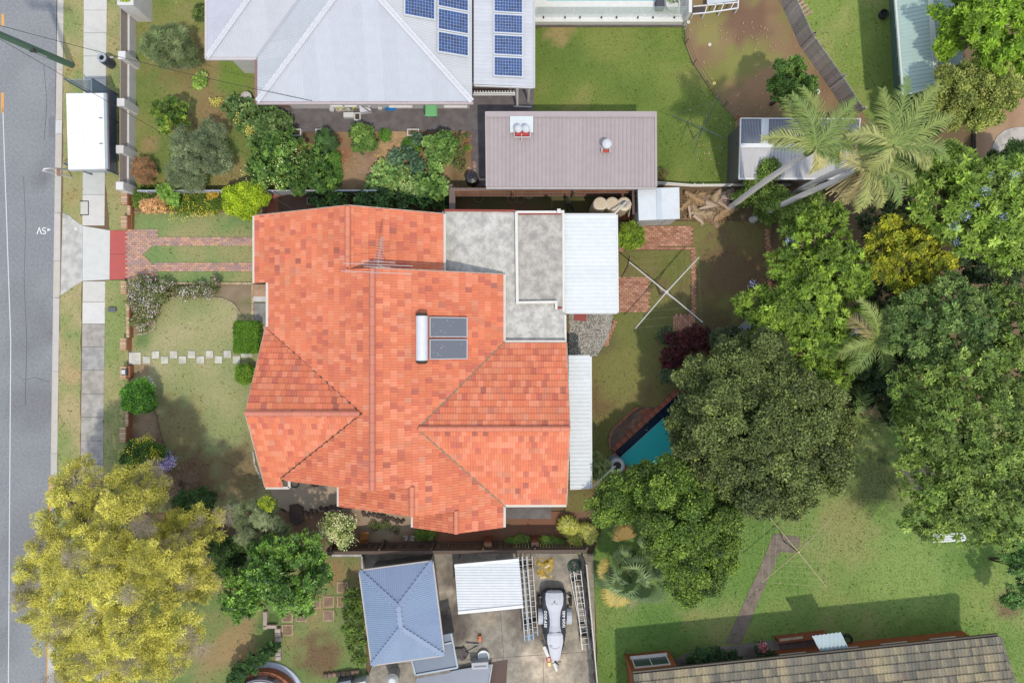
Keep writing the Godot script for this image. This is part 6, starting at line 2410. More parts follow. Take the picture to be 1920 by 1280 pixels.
func build_brick_house() -> void:
	var h := 2.5
	var L := P(1187, 1264, h)
	var R := P(1873, 1193, h)
	var d := (R - L).normalized()
	var sd := Vector3(-d.z, 0, d.x)
	var run := 4.4
	var ridge := Vector3(0, 1.75, 0) + sd * run
	var s := thing("brick_house", "orange brick house with weathered grey-brown tiled roof at the bottom right", "house", Vector3((L.x + R.x) * 0.5, 0, (L.z + R.z) * 0.5 + 3.0))
	var f := [L, R, R + ridge, L + ridge]
	var f2 := [R + ridge, L + ridge, L + ridge * Vector3(1, 0, 1) * 2.0, R + ridge * Vector3(1, 0, 1) * 2.0]
	var b := mb()
	b.col = A(90, 80, 66)
	var dn := Vector3(0, -0.06, 0)
	b.quad(f[0] + dn, f[1] + dn, f[2] + dn, f[3] + dn)
	b.quad(f2[1] + dn, f2[0] + dn, f2[3] + dn, f2[2] + dn)
	var roof := put("roof", b, M.wood, s)
	var cols := [A(158, 148, 128), A(146, 139, 122), A(170, 158, 134), A(134, 129, 116)]
	var tone := func() -> Color: return vary(cols[rng.randi() % 4], 0.10)
	var cut := mb()
	lay_tiles(f, 0.172, 0.37, 0.05, tone, cut)
	# lichen and lime streaks belong to the tiles themselves
	for t in tile_lot:
		var o: Vector3 = t[0].origin
		var u := (o - L).dot(d)
		var w := fn_a.get_noise_2d(u * 2.2, o.y * 1.5)
		var v := smoothstep(0.12, 0.5, w + fn_b.get_noise_2d(u * 0.7, 3.0) * 0.5)
		t[1] = t[1].lerp(A(204, 186, 146), v * 0.7)
		t[1] = t[1].lerp(A(112, 112, 104), smoothstep(0.15, 0.5, fn_b.get_noise_2d(u * 1.1 + 40.0, o.y * 4.0)) * 0.7)
	place_tiles(roof, 0.172, 0.37, 0.05, [[0.0, 0.022], [0.12, 0.022], [0.25, 0.0], [0.75, 0.0], [0.9, 0.012], [1.0, 0.022]], cut, M.oldtile, Vector3(12, EYE, 8))
	cut = mb()
	lay_tiles(f2, 0.172, 0.37, 0.05, tone, cut)
	for t in tile_lot:
		cut.col = t[1]
		var w := tile_mesh(0.172, 0.37, 0.05, [[0.0, 0.02], [0.5, 0.0], [1.0, 0.02]])
		cut.add(w.v, w.n, t[0], t[1])
	tile_lot.clear()
	put("roof_tiles", cut, M.oldtile, roof, "stuff")
	capping(roof, L + ridge + Vector3(0, 0.03, 0), R + ridge + Vector3(0, 0.03, 0), 0.42, 0.13, tone, M.oldtile)
	# tile ends along the eastern verge
	for i in 12:
		b = mb()
		b.col = tone.call()
		var p: Vector3 = R.lerp(R + ridge, (i + 0.5) / 12.0)
		b.bar(p - ridge * 0.038 + d * 0.05, p + ridge * 0.038 + d * 0.05, 0.14, 0.08)
		put("verge_tile", b, M.oldtile, roof)
	gutter(s, [L - sd * 0.06, R - sd * 0.06], A(84, 74, 64), 0.12)
	b = mb()
	b.col = A(72, 62, 54)
	b.bar(L - d * 0.03, L + ridge - d * 0.03, 0.06, 0.14)
	put("barge_board", b, M.wood, s)
	var oc := A(178, 100, 56)
	var g := func(t: float, o: float) -> Vector2:
		var p := L.lerp(R, t) + sd * o
		return Vector2(p.x, p.z)
	b = mb()
	b.col = oc
	b.prism(PackedVector2Array([g.call(0.0, 0.14), g.call(0.128, 0.14), g.call(0.128, 1.6), g.call(0.40, 1.6), g.call(0.40, 0.7), g.call(0.985, 0.7), g.call(0.985, 8.0), g.call(0.0, 8.0)]), 0, 2.42)
	var wall := put("wall", b, M.brick, s)
	for e in [[0.0, R * 0.0], [1.0, R * 0.0]]:
		pass
	for t in [0.005, 0.98]:
		b = mb()
		b.col = oc
		var p0 := L.lerp(R, t)
		b.tri(p0 + sd * 0.3 + dn, p0 + ridge + dn * 3.0, p0 + sd * 8.4 + dn)
		put("gable", b, M.brick, wall)
	var wc: Vector3 = L.lerp(R, 0.063) + sd * 0.14
	window_in(wall, Vector3(wc.x, 1.2, wc.z), 1.75, 0.9, -sd, A(232, 226, 222))
	for t in [0.47, 0.62, 0.76, 0.9]:
		var w2: Vector3 = L.lerp(R, t) + sd * 0.7
		window_in(wall, Vector3(w2.x, 1.5, w2.z), 1.2, 1.0, -sd, A(226, 220, 214))
	# pale terracotta downpipe on the corner
	b = mb()
	b.col = A(176, 112, 76)
	var cp: Vector3 = L + sd * 0.10 + d * -0.02
	b.tube([Vector3(cp.x, 0.0, cp.z), Vector3(cp.x, 2.3, cp.z)], [0.06], 8)
	put("downpipe", b, M.paint, s)
	b = mb()
	b.col = A(230, 228, 224)
	var vp := P(1209, 1232)
	b.tube([vp + Vector3(0, 0.0, 0), vp + Vector3(0, 0.35, 0), vp + Vector3(0.18, 0.5, -0.2)], [0.035], 8)
	put("vent_pipe", b, M.plastic, s)
	# path and patio along the wall
	b = mb()
	b.col = A(162, 152, 144)
	b.prism(poly([1260, 1236, 1300, 1216, 1458, 1197, 1462, 1234, 1300, 1262, 1262, 1262]), -0.02, lev + 0.03)
	struct("patio_path", b, M.stain, "pale grey concrete strip behind the brick house")
	b = mb()
	b.col = A(134, 112, 108)
	b.prism(poly([1460, 1203, 1548, 1191, 1560, 1240, 1462, 1250]), -0.02, 0.16)
	struct("patio", b, M.stain, "mauve concrete patio behind the brick house")
	b = mb()
	b.col = A(168, 96, 62)
	b.bar(P(1456, 1198, 0.3), P(1548, 1187, 0.3), 0.2, 0.6)
	b.bar(P(1548, 1187.5, 0.28), P(1556, 1220, 0.28), 0.2, 0.56)
	solo("brick_patio_wall", b, M.brick, "low orange brick wall along the mauve patio", "wall")
	b = mb()
	b.col = A(214, 190, 160)
	b.bar(P(1462, 1200, 0.62), P(1506, 1194.5, 0.62), 0.12, 0.03)
	solo("patio_wall_coping", b, M.stain, "pale coping strip on the low orange patio wall", "coping")
	s = thing("white_awning", "small pale ribbed awning beside the mauve patio of the brick house", "awning", P(1555, 1200))
	var aw := [P(1523, 1192, 2.35), P(1577, 1185, 2.35), P(1594, 1219, 2.25), P(1541, 1226, 2.25)]
	b = mb()
	b.col = A(188, 204, 208)
	sheeting(b, aw, 0.2, 0.035, SINE, absf(frame(aw).basis.y.z) < 0.6)
	put("roof_sheet", b, M.paint, s)
	b = mb()
	b.col = A(230, 234, 240)
	b.bar(aw[3] + Vector3(0, -0.04, 0.02), aw[2] + Vector3(0, -0.04, 0.02), 0.06, 0.16)
	put("fascia", b, M.paint, s)
	b = mb()
	b.col = A(150, 146, 140)
	b.lathe(P(1636, 1199), [Vector2(0.28, 0), Vector2(0.28, 0.06), Vector2(0.1, 0.08)], 18)
	b.col = A(40, 36, 34)
	b.tube([P(1638, 1199), P(1638, 1199) + Vector3(0, 1.0, 0)], [0.05], 8)
	solo("standing_tap", b, M.stain, "dark standing tap on a round pale base behind the brick house", "tap")
	b = mb()
	b.col = A(44, 42, 44)
	for i in 7:
		torus(b, P(1586, 1196) + Vector3(rf(-0.05, 0.05), 0.05 + 0.04 * i, rf(-0.05, 0.05)), 0.3 - 0.015 * i, 0.02)
	solo("black_hose_coil", b, M.plastic, "black coiled hose by the pale awning", "hose")


func build_yard() -> void:
	var b: MB
	var s: Node3D
	# ---- clothes hoists
	var hh := 1.55
	hoist("large white four-armed clothes hoist standing on the worn back lawn", P(1250, 547.5, hh), [P(1180, 491, hh + 0.12), P(1311, 482, hh + 0.12), P(1318, 604, hh + 0.12), P(1191, 616, hh + 0.12)], A(214, 208, 200), 0.04, [0.98, 0.75, 0.52], A(150, 140, 120), 0.004, P(1250, 547.5, hh) * Vector3(1, 0, 1))
	hh = 1.95
	hoist("rusty clothes hoist with pale square lines at the end of the concrete path", P(1497.5, 1034.5, hh), [P(1436, 960, hh), P(1559, 971, hh), P(1550, 1100, hh), P(1429.5, 1091, hh)], A(186, 172, 130), 0.026, [1.0, 0.82, 0.64, 0.46, 0.3], A(190, 190, 140), 0.0065, P(1497.5, 1034.5, hh) * Vector3(1, 0, 1))
	hh = 1.8
	hoist("dark thin-armed clothes hoist on the mown lawn behind the brown shed", P(1318, 240, hh), [P(1260, 215, hh), P(1350, 180, hh), P(1384, 270, hh), P(1300, 288, hh)], A(70, 84, 88), 0.02, [0.95], A(80, 110, 110), 0.005, P(1318, 240, hh) * Vector3(1, 0, 1))
	# ---- slim rain tank by the timber fence
	s = thing("slim_water_tank", "cream slim rainwater tank of three joined cylinders by the timber fence", "water tank", P(1146, 392))
	for i in 3:
		b = mb()
		b.col = A(224, 206, 178)
		var c := P(1126 + i * 22.5, 381.5, 1.8)
		c.y = 0.0
		b.lathe(c, [Vector2(0.36, 0), Vector2(0.36, 1.68), Vector2(0.33, 1.76), Vector2(0.24, 1.8), Vector2(0.22, 1.78), Vector2(0, 1.78)], 26)
		put("tank_body", b, M.plastic, s)
		b = mb()
		b.col = A(212, 190, 158) if i != 2 else A(150, 146, 142)
		b.lathe(c + Vector3(0, 1.785, 0), [Vector2(0.17, 0), Vector2(0.17, 0.03), Vector2(0.1, 0.035), Vector2(0.0, 0.03)], 20)
		if i == 0:
			b.bar(c + Vector3(0.1, 1.81, -0.14), c + Vector3(0.1, 1.81, 0.14), 0.03, 0.04)
		put("lid", b, M.plastic, s)
	b = mb()
	b.col = A(232, 222, 206)
	b.tube([P(1154, 399, 2.45), P(1173, 379, 1.98), P(1173, 379, 1.8)], [0.055], 10)
	b.tube([P(1182, 380, 1.95), P(1183, 382, 1.8), P(1179, 404, 0.5), P(1178, 406, 0.1)], [0.045], 8)
	put("pipe", b, M.plastic, s)
	# ---- orange timber fence with grey frame
	var oc := [A(226, 148, 98), A(214, 136, 90), A(234, 158, 108), A(206, 130, 88)]
	paling_fence("orange_timber_fence", "orange board fence with grey capping behind the brown shed", P(850, 368.5), P(1183, 367), 1.62, 0.23, oc, A(142, 120, 110), 1.0, [0.2, 0.6], true)
	b = mb()
	b.col = A(134, 114, 106)
	b.bar(P(848, 352, 1.6), P(848, 402, 1.6), 0.3, 0.14)
	for z in [354, 372, 392]:
		b.box(P(848, z, 0.8), Vector3(0.14, 1.56, 0.14))
	for k in 6:
		b.box(P(848, 356 + k * 8.2, 0.78), Vector3(0.04, 1.5, 0.27))
	solo("grey_timber_return", b, M.wood, "grey timber return fence at the left end of the orange fence", "fence")
	b = mb()
	b.col = A(122, 104, 96)
	b.bar(P(1187, 352, 1.5), P(1188, 402, 1.5), 0.12, 0.1)
	for z in [356, 374, 396]:
		b.box(P(1187, z, 0.72), Vector3(0.1, 1.44, 0.1))
	solo("timber_gate_frame", b, M.wood, "open timber frame between the slim tank and white shed", "frame")
	b = mb()
	b.col = A(160, 108, 84)
	for i in 5:
		for j in 2:
			b.col = vary(A(170, 106, 80), 0.1)
			b.slab(P(1160 + i * 6.0, 402 + j * 7) + Vector3(0, 0.06, 0), Vector3(0.16, 0.12, 0.18), 0.01)
	solo("brick_stack", b, M.brick, "few loose red bricks below the slim rainwater tank", "bricks").set_meta("kind", "stuff")
	# narrow run between the fence and the flat roof
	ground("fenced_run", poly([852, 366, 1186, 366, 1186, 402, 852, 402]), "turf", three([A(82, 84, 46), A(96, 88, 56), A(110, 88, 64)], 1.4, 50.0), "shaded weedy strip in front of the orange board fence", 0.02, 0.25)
	for k in [[898, 372, "single wire plant ring on the shaded weedy strip"], [961, 374, "left one of two overlapping wire rings on the weedy strip"], [974, 373, "right one of two overlapping wire rings on the weedy strip"]]:
		b = mb()
		b.col = A(140, 150, 120)
		torus(b, P(k[0], k[1]) + Vector3(0, 0.3, 0), 0.25, 0.014)
		torus(b, P(k[0], k[1]) + Vector3(0, 0.1, 0), 0.22, 0.012)
		for i in 4:
			var a := TAU * i / 4.0
			b.tube([P(k[0], k[1]) + Vector3(cos(a) * 0.22, 0.0, sin(a) * 0.22), P(k[0], k[1]) + Vector3(cos(a) * 0.25, 0.32, sin(a) * 0.25)], [0.01], 5)
		solo("wire_ring", b, M.metal, k[2], "plant ring", "wire plant rings")
	b = mb()
	b.col = A(206, 176, 160)
	torus(b, P(992, 367) + Vector3(0, 0.12, 0), 0.17, 0.03, 18)
	for i in 3:
		var a := PI * i / 3.0
		b.tube([P(992, 367) + Vector3(cos(a), 0.12, sin(a)) * Vector3(0.16, 1, 0.16), P(992, 367) + Vector3(-cos(a) * 0.16, 0.12, -sin(a) * 0.16)], [0.02], 6)
	solo("spoked_wheel", b, M.plastic, "small pale spoked wheel on the shaded weedy strip", "wheel")
	b = mb()
	b.col = A(52, 52, 54)
	b.tube([P(1063, 368, 1.0), P(1065, 396, 0.1)], [0.04], 7)
	b.tube([P(1063, 368, 1.0), P(1076, 396, 0.1)], [0.04], 7)
	b.tube([P(1064, 384, 0.5), P(1070, 384, 0.5)], [0.025], 6)
	solo("black_trestle", b, M.matte, "folded black trestle leaning in the weedy strip", "trestle")
	# ---- pool with brick surround
	s = thing("garden_pool", "small teal pool with brick coping half hidden under the dark tree", "pool", P(1200, 820))
	var pa := P2(1152, 846)
	var pb := P2(1232, 773)
	var ax := (pb - pa).normalized()
	var ay := Vector2(-ax.y, ax.x)
	var ln := 4.6
	var wd := 2.9
	var q := func(u: float, v: float) -> Vector2: return pa + ax * u + ay * v
	b = mb()
	b.col = A(22, 44, 62)
	b.prism(PackedVector2Array([q.call(0, 0), q.call(ln, 0), q.call(ln, wd), q.call(0, wd)]), 0.02, 0.10)
	put("dark_water", b, M.gloss, s)
	b = mb()
	b.col = A(48, 186, 184)
	b.prism(PackedVector2Array([q.call(-0.02, 0.42), q.call(3.05, 0.42), q.call(3.05, wd - 0.05), q.call(-0.02, wd - 0.05)]), 0.101, 0.135)
	put("pool_cover", b, M.plastic, s)
	b = mb()
	b.col = A(120, 176, 182)
	var e0: Vector2 = q.call(-0.02, 0.42)
	var e1: Vector2 = q.call(3.05, 0.42)
	b.bar(Vector3(e0.x, 0.14, e0.y), Vector3(e1.x, 0.14, e1.y), 0.03, 0.02)
	put("cover_hem", b, M.plastic, s)
	var rb := [A(170, 104, 80), A(156, 92, 72), A(182, 116, 90)]
	for side in [[-0.13, 0.0, ln], [wd + 0.13, 0.0, ln]]:
		for i in int(ln / 0.13):
			var c: Vector2 = q.call((i + 0.5) * 0.13, side[0])
			b = mb()
			b.col = vary(rb[i % 3], 0.1)
			b.slab(Vector3(c.x, 0.13, c.y), Vector3(0.12, 0.2, 0.25), 0.01, Basis(Vector3.UP, -ax.angle()))
			put("coping_brick", b, M.brick, s)
	for i in int(wd / 0.13):
		for u in [-0.13, ln + 0.13]:
			var c: Vector2 = q.call(u, (i + 0.5) * 0.13)
			b = mb()
			b.col = vary(rb[i % 3], 0.1)
			b.slab(Vector3(c.x, 0.13, c.y), Vector3(0.25, 0.2, 0.12), 0.01, Basis(Vector3.UP, -ax.angle()))
			put("coping_brick", b, M.brick, s)
	var bedp := poly([1143, 842, 1142, 818, 1147, 806, 1156, 797, 1185, 769, 1196, 763, 1212, 762, 1228, 764])
	bedp.push_back(q.call(2.9, -0.26))
	bedp.push_back(q.call(0.0, -0.26))
	var o := ground("pool_bed", bedp, "soil", three([A(96, 78, 66), A(120, 100, 84), A(84, 72, 60)], 2.0), "gravel and brick bed beside the small pool", 0.0, 0.2)
	brick_mass(o, poly([1170, 800, 1196, 776, 1212, 786, 1186, 812]), lev, 0.23, 0.115, ax.angle(), [A(150, 112, 96), A(140, 100, 84), A(160, 122, 104)])
	brick_mass(o, poly([1190, 770, 1212, 763, 1230, 768, 1214, 784, 1198, 776]), lev, 0.23, 0.115, 0.3, rb)
	edging([[1143, 842], [1142, 818], [1147, 806], [1156, 797]], A(160, 122, 100), "curved brick border round the pool bed", 0.13)
	edging([[1156, 797], [1185, 769], [1196, 763]], A(176, 112, 80), "straight brick border along the pool bed", 0.13)
	edging([[1166, 802], [1180, 816]], A(150, 96, 76), "brick divider across the pool bed", 0.13)
	# ---- small round tank with its pipe
	var tc := P(1157.5, 873, 1.25) * Vector3(1, 0, 1)
	s = thing("round_water_tank", "small round grey tank with open dark top beside the pool", "water tank", tc)
	b = mb()
	b.col = A(138, 148, 154)
	b.lathe(tc, [Vector2(0.38, 0), Vector2(0.40, 1.15), Vector2(0.37, 1.22)], 28)
	put("tank_body", b, M.metal, s)
	b = mb()
	b.col = A(206, 208, 206)
	b.lathe(tc + Vector3(0, 1.22, 0), [Vector2(0.37, 0), Vector2(0.36, 0.03), Vector2(0.2, 0.04)], 28)
	put("tank_top", b, M.stain, s)
	b = mb()
	b.col = A(62, 56, 54)
	b.lathe(tc + Vector3(0, 1.23, 0), [Vector2(0.2, 0.0), Vector2(0, 0.0)], 20)
	put("strainer", b, M.matte, s)
	b = mb()
	b.col = A(232, 232, 228)
	b.tube([P(1108, 914, 2.4), P(1114, 911, 2.35), P(1151, 876, 1.32), P(1154, 874.5, 1.26)], [0.05, 0.045], 10)
	put("inlet_pipe", b, M.plastic, s)
	# ---- fence between dirt yard and right lawn, leaning grey palings
	var gp := [A(206, 196, 192), A(220, 210, 204), A(194, 184, 182), A(212, 204, 202)]
	var fp := [[1442, -40], [1500, 88], [1554, 164], [1592, 222]]
	var fl := ["grey paling fence of the dirt yard, upper run by the pallet", "grey paling fence of the dirt yard, middle run", "grey paling fence of the dirt yard, lower run by the palms"]
	for i in 3:
		paling_fence("grey_paling_fence", fl[i], P(fp[i][0] + 1, fp[i][1] + 1), P(fp[i + 1][0], fp[i + 1][1]), 1.55, 0.14, gp, A(200, 190, 186), -1.0, [0.2, 0.85]).set_meta("group", "fence runs round the dirt yard")
	# ---- pallet
	s = thing("timber_pallet", "pinkish timber pallet lying against the grey paling fence", "pallet", P(1496, 18))
	var px := Vector3(0.55, 0, 0.84).normalized()
	var pz := Vector3(-px.z, 0, px.x)
	var pc := P(1491, 14)
	for i in 7:
		b = mb()
		b.col = vary(A(206, 176, 150), 0.1)
		var c := pc + px * (i - 3) * 0.22
		b.box(c + Vector3(0, 0.13, 0), Vector3(0.13, 0.025, 1.1 - 0.1 * (i % 2)), Basis(px, Vector3.UP, px.cross(Vector3.UP)))
		put("slat", b, M.wood, s)
	for i in 3:
		b = mb()
		b.col = vary(A(186, 156, 130), 0.1)
		b.box(pc + pz * (i - 1) * 0.42 + Vector3(0, 0.06, 0), Vector3(1.5, 0.1, 0.1), Basis(px, Vector3.UP, px.cross(Vector3.UP)))
		put("bearer", b, M.wood, s)
	# ---- wire mesh line along the lawn
	s = thing("wire_lawn_fence", "low wire fence curving between the mown lawn and dirt yard", "fence", P(1320, 140))
	var wl := [[1283, 56], [1284, 84], [1299, 122], [1330, 168], [1356, 200], [1378, 226]]
	for y in [0.12, 0.45, 0.75]:
		b = mb()
		b.col = A(96, 96, 84)
		var line := []
		for k in wl:
			line.append(P(k[0], k[1]) + Vector3(0, y, 0))
		b.tube(line, [0.011], 4, false)
		put("wire", b, M.metal, s)
	for i in wl.size():
		b = mb()
		b.col = [A(236, 234, 228), A(120, 116, 104), A(120, 116, 104), A(230, 210, 130), A(120, 116, 104), A(206, 106, 70)][i]
		b.tube([P(wl[i][0], wl[i][1]), P(wl[i][0], wl[i][1]) + Vector3(0, 0.85, 0)], [0.03], 8)
		if i == 0 or i == 3:
			b.lathe(P(wl[i][0], wl[i][1]) + Vector3(0, 0.85, 0), [Vector2(0.08, 0), Vector2(0.08, 0.05), Vector2(0.03, 0.06)], 14)
		put("post", b, M.plastic, s)
	# white double rail
	s = thing("white_rail_fence", "low white double rail between the white shed and mown lawn", "fence", P(1350, 345))
	for r in [[[1229, 341], [1300, 346.5], [1482, 344], 0.55], [[1229, 344.5], [1300, 348.5], [1482, 347], 0.3]]:
		b = mb()
		b.col = A(228, 222, 212)
		b.tube([P(r[0][0], r[0][1], r[3]), P(r[1][0], r[1][1], r[3]), P(r[2][0], r[2][1], r[3])], [0.045], 8)
		put("rail", b, M.plastic, s)
	for x in [1232, 1300, 1316, 1400, 1478]:
		b = mb()
		b.col = A(214, 208, 198)
		var p := P(x, 347, 0.3)
		b.box(Vector3(p.x, 0.3, p.z), Vector3(0.07, 0.62, 0.07))
		put("post", b, M.plastic, s)
	# cage at the top
	s = thing("white_framed_cage", "white framed mesh cage at the top edge of the dirt yard", "cage", P(1340, 12))
	b = mb()
	b.col = A(238, 238, 236)
	var cg := [P(1300, 26, 0.6), P(1322, 24, 0.6), P(1352, 20, 0.6), P(1384, 15, 0.6), P(1386, -20, 0.6), P(1302, -20, 0.6)]
	for i in 5:
		b.bar(cg[i], cg[i + 1], 0.06, 0.06)
	b.bar(P(1300, 12, 0.6), P(1386, 4, 0.6), 0.05, 0.05)
	for x in [1322, 1338, 1352, 1370]:
		b.bar(P(x, 24 - (x - 1322) * 0.14, 0.6), P(x + 6, 6, 0.6), 0.04, 0.05)
	for k in cg.slice(0, 4):
		b.box(Vector3(k.x, 0.3, k.z), Vector3(0.06, 0.6, 0.06))
	put("frame", b, M.paint, s)
	b = mb()
	b.col = A(84, 76, 76)
	b.prism(poly([1302, 24, 1322, 22, 1322, 13, 1302, 13], 0.5), 0.42, 0.5, true)
	put("dark_cover", b, M.matte, s)
	b = mb()
	b.col = A(212, 218, 226)
	b.prism(poly([1326, 8, 1384, 1, 1384, -20, 1326, -20], 0.5), 0.45, 0.5, true)
	put("pale_cover", b, M.paint, s)
	b = mb()
	b.col = A(228, 220, 200)
	b.lathe(P(1330, 85), [Vector2(0.08, 0), Vector2(0.09, 0.12), Vector2(0.05, 0.13), Vector2(0, 0.1)], 14)
	solo("pipe_stub", b, M.plastic, "small white pipe cap standing in the dirt yard", "pipe cap")
	b = mb()
	b.col = A(238, 236, 230)
	b.lathe(P(1530, 174), [Vector2(0.13, 0), Vector2(0.17, 0.12), Vector2(0.13, 0.24), Vector2(0, 0.28)], 16)
	solo("white_ball", b, M.plastic, "white ball beside the small tree of the dirt yard", "ball")
	# ---- things along the wall of the grey roofed house
	b = mb()
	b.col = A(50, 120, 70)
	var wb := P(808, 207)
	s = thing("wheelie_bin", "green lidded wheelie bin against the white house wall", "bin", wb)
	b.prism(PackedVector2Array([Vector2(wb.x - 0.24, wb.z - 0.3), Vector2(wb.x + 0.24, wb.z - 0.3), Vector2(wb.x + 0.24, wb.z + 0.26), Vector2(wb.x - 0.24, wb.z + 0.26)]), 0.05, 0.95)
	put("body", b, M.plastic, s)
	b = mb()
	b.col = A(128, 200, 134)
	b.slab(P(808, 205, 1.02), Vector3(0.62, 0.1, 0.68), 0.06)
	put("lid", b, M.plastic, s)
	b = mb()
	b.col = A(40, 60, 46)
	b.tube([wb + Vector3(-0.26, 0.98, -0.36), wb + Vector3(0.26, 0.98, -0.36)], [0.03], 8)
	b.tube([wb + Vector3(-0.28, 0.11, 0.28), wb + Vector3(-0.22, 0.11, 0.28)], [0.11], 14)
	b.tube([wb + Vector3(0.22, 0.11, 0.28), wb + Vector3(0.28, 0.11, 0.28)], [0.11], 14)
	put("handle_and_wheels", b, M.plastic, s, "stuff")
	var boxes := [[637, 194, 0.8, 0.25, 0.8, A(224, 224, 228), "white bench top against the white house wall"], [656, 218.5, 0.54, 0.26, 0.35, A(238, 238, 238), "low white box in front of the cluttered bench"], [687, 207, 0.56, 0.40, 0.45, A(232, 232, 238), "white chest with a grey bar across its lid"], [714, 199, 0.22, 0.5, 0.3, A(216, 212, 208), "pale boards leaning beside the blue bag"]]
	for k in boxes:
		b = mb()
		b.col = k[5]
		b.slab(P(k[0], k[1]) + Vector3(0, k[4] * 0.5, 0), Vector3(k[2], k[4], k[3]), 0.02, Basis(Vector3.UP, 0.12 if k[0] == 687 else 0.0))
		if k[0] == 687:
			b.col = A(120, 118, 124)
			b.bar(P(677, 198, 0.5), P(694, 210, 0.5), 0.05, 0.03)
			b.bar(P(677, 197, 0.5), P(697, 203, 0.5), 0.03, 0.03)
		solo("storage_chest" if k[0] == 687 else "white_box", b, M.paint, k[6], "box")
	b = mb()
	for i in 26:
		b.col = [A(210, 206, 204), A(186, 190, 196), A(200, 206, 120), A(120, 124, 134), A(226, 204, 180), A(206, 214, 96)][i % 6]
		b.slab(P(rf(634, 664), rf(198, 212)) + Vector3(0, rf(0.3, 0.75), 0), Vector3(rf(0.06, 0.24), rf(0.05, 0.2), rf(0.06, 0.2)), 0.02, Basis(Vector3.UP, rf(0, 3)))
	b.col = A(190, 186, 184)
	b.box(P(648, 205) + Vector3(0, 0.15, 0), Vector3(0.9, 0.3, 0.36))
	solo("bench_clutter", b, M.plastic, "clutter of small jars and tools on a low bench", "clutter").set_meta("kind", "stuff")
	b = mb()
	b.col = A(30, 128, 206)
	for i in 6:
		b.lathe(P(727 + i * 2.3, 204 + rf(-1.5, 1.5)) + Vector3(0, 0.02, 0), [Vector2(0.09, 0), Vector2(rf(0.1, 0.15), 0.12), Vector2(0.06, rf(0.2, 0.3)), Vector2(0, 0.3)], 9)
	b.col = A(70, 70, 76)
	b.bar(P(733, 196, 0.3), P(736, 201, 0.25), 0.03, 0.03)
	solo("blue_bag", b, M.plastic, "bright blue bag lying on the grey paved path", "bag")
	b = mb()
	b.col = A(214, 214, 220)
	b.lathe(P(624, 207), [Vector2(0.1, 0), Vector2(0.13, 0.22), Vector2(0.1, 0.23), Vector2(0, 0.16)], 14)
	solo("pale_bucket", b, M.plastic, "small pale bucket left of the cluttered bench", "bucket")
	for k in [[556, 251, 0.62, "white trough planter half covered by leaves, leftmost of three"], [604, 251, 0.55, "white trough planter behind the dark tufted plant"], [776, 251, 0.62, "white trough planter full of brown soil by the leafy rows"], [672, 221.5, 0.33, "small white square planter next to the low white box"]]:
		var c := P(k[0], k[1])
		s = thing("trough_planter", k[3], "planter", c, "white trough planters")
		b = mb()
		b.col = A(234, 232, 230)
		var dz: float = 0.36 if k[2] > 0.4 else 0.4
		for e in [-1.0, 1.0]:
			b.box(c + Vector3(0, 0.15, e * (dz * 0.5 - 0.025)), Vector3(k[2], 0.3, 0.05))
			b.box(c + Vector3(e * (k[2] * 0.5 - 0.025), 0.15, 0), Vector3(0.05, 0.3, dz - 0.1))
		put("trough", b, M.plastic, s)
		b = mb()
		b.col = A(152, 120, 92) if k[0] == 776 else A(92, 84, 66)
		b.box(c + Vector3(0, 0.12, 0), Vector3(k[2] - 0.1, 0.24, dz - 0.1))
		put("soil", b, M.soil, s)
	for k in [[793, 251.5, 0.16, A(160, 134, 104), "flat clay pot at the end of the white trough planter", 0.14], [878, 259, 0.2, A(196, 120, 86), "terracotta pot with a pink flower, upper of two", 0.3], [877.5, 280, 0.22, A(206, 134, 92), "terracotta pot with green shoots, lower of two", 0.3], [468, 188, 0.26, A(222, 214, 208), "round white pot at the corner of the grey roofed house", 0.5], [639, 266, 0.12, A(170, 110, 84), "small brown pot in the vegetable bed", 0.2]]:
		var c := P(k[0], k[1])
		s = thing("round_pot", k[4], "pot", c)
		b = mb()
		b.col = k[3]
		b.lathe(c, [Vector2(k[2] * 0.7, 0), Vector2(k[2], k[5]), Vector2(k[2] * 1.08, k[5] + 0.01), Vector2(k[2] * 0.88, k[5] + 0.02), Vector2(k[2] * 0.82, k[5] - 0.04), Vector2(0, k[5] - 0.04)], 22)
		put("pot", b, M.brick, s)
		if k[0] > 870:
			put("foliage", crown([[c + Vector3(0, k[5] + 0.05, 0), 0.15, 0.12]], "broad", [A(110, 150, 60), A(90, 130, 54), A(190, 110, 160) if k[1] < 270 else A(130, 160, 70)], 120.0, 0.45), M.leaf, s)
	b = mb()
	b.col = A(52, 54, 60)
	b.lathe(P(886, 339), [Vector2(0.36, 0), Vector2(0.33, 0.6), Vector2(0.3, 0.78), Vector2(0.1, 0.84), Vector2(0.06, 0.9), Vector2(0, 0.9)], 8)
	solo("compost_bin", b, M.plastic, "black faceted compost bin at the left end of the brown shed", "compost bin")
	b = mb()
	for i in 7:
		b.col = vary(A(206, 168, 152), 0.1)
		b.slab(P(878 + rf(0, 12), 306 + i * 3.2) + Vector3(0, 0.07, 0), Vector3(rf(0.12, 0.25), 0.1, rf(0.12, 0.2)), 0.03, Basis(Vector3.UP, rf(0, 3)))
	solo("pink_stones", b, M.stain, "few pinkish stones beside the left wall of the brown shed", "stones").set_meta("kind", "stuff")
	b = mb()
	b.col = A(196, 196, 186)
	for e in [[0, 0, 1, 0], [1, 0, 1, 1], [1, 1, 0, 1], [0, 1, 0, 0]]:
		b.bar(P(576 + 14 * e[0], 371 + 11 * e[1], 0.3), P(576 + 14 * e[2], 371 + 11 * e[3], 0.3), 0.04, 0.05)
	b.col = A(66, 58, 52)
	b.box(P(583, 376, 0.15), Vector3(0.34, 0.22, 0.26))
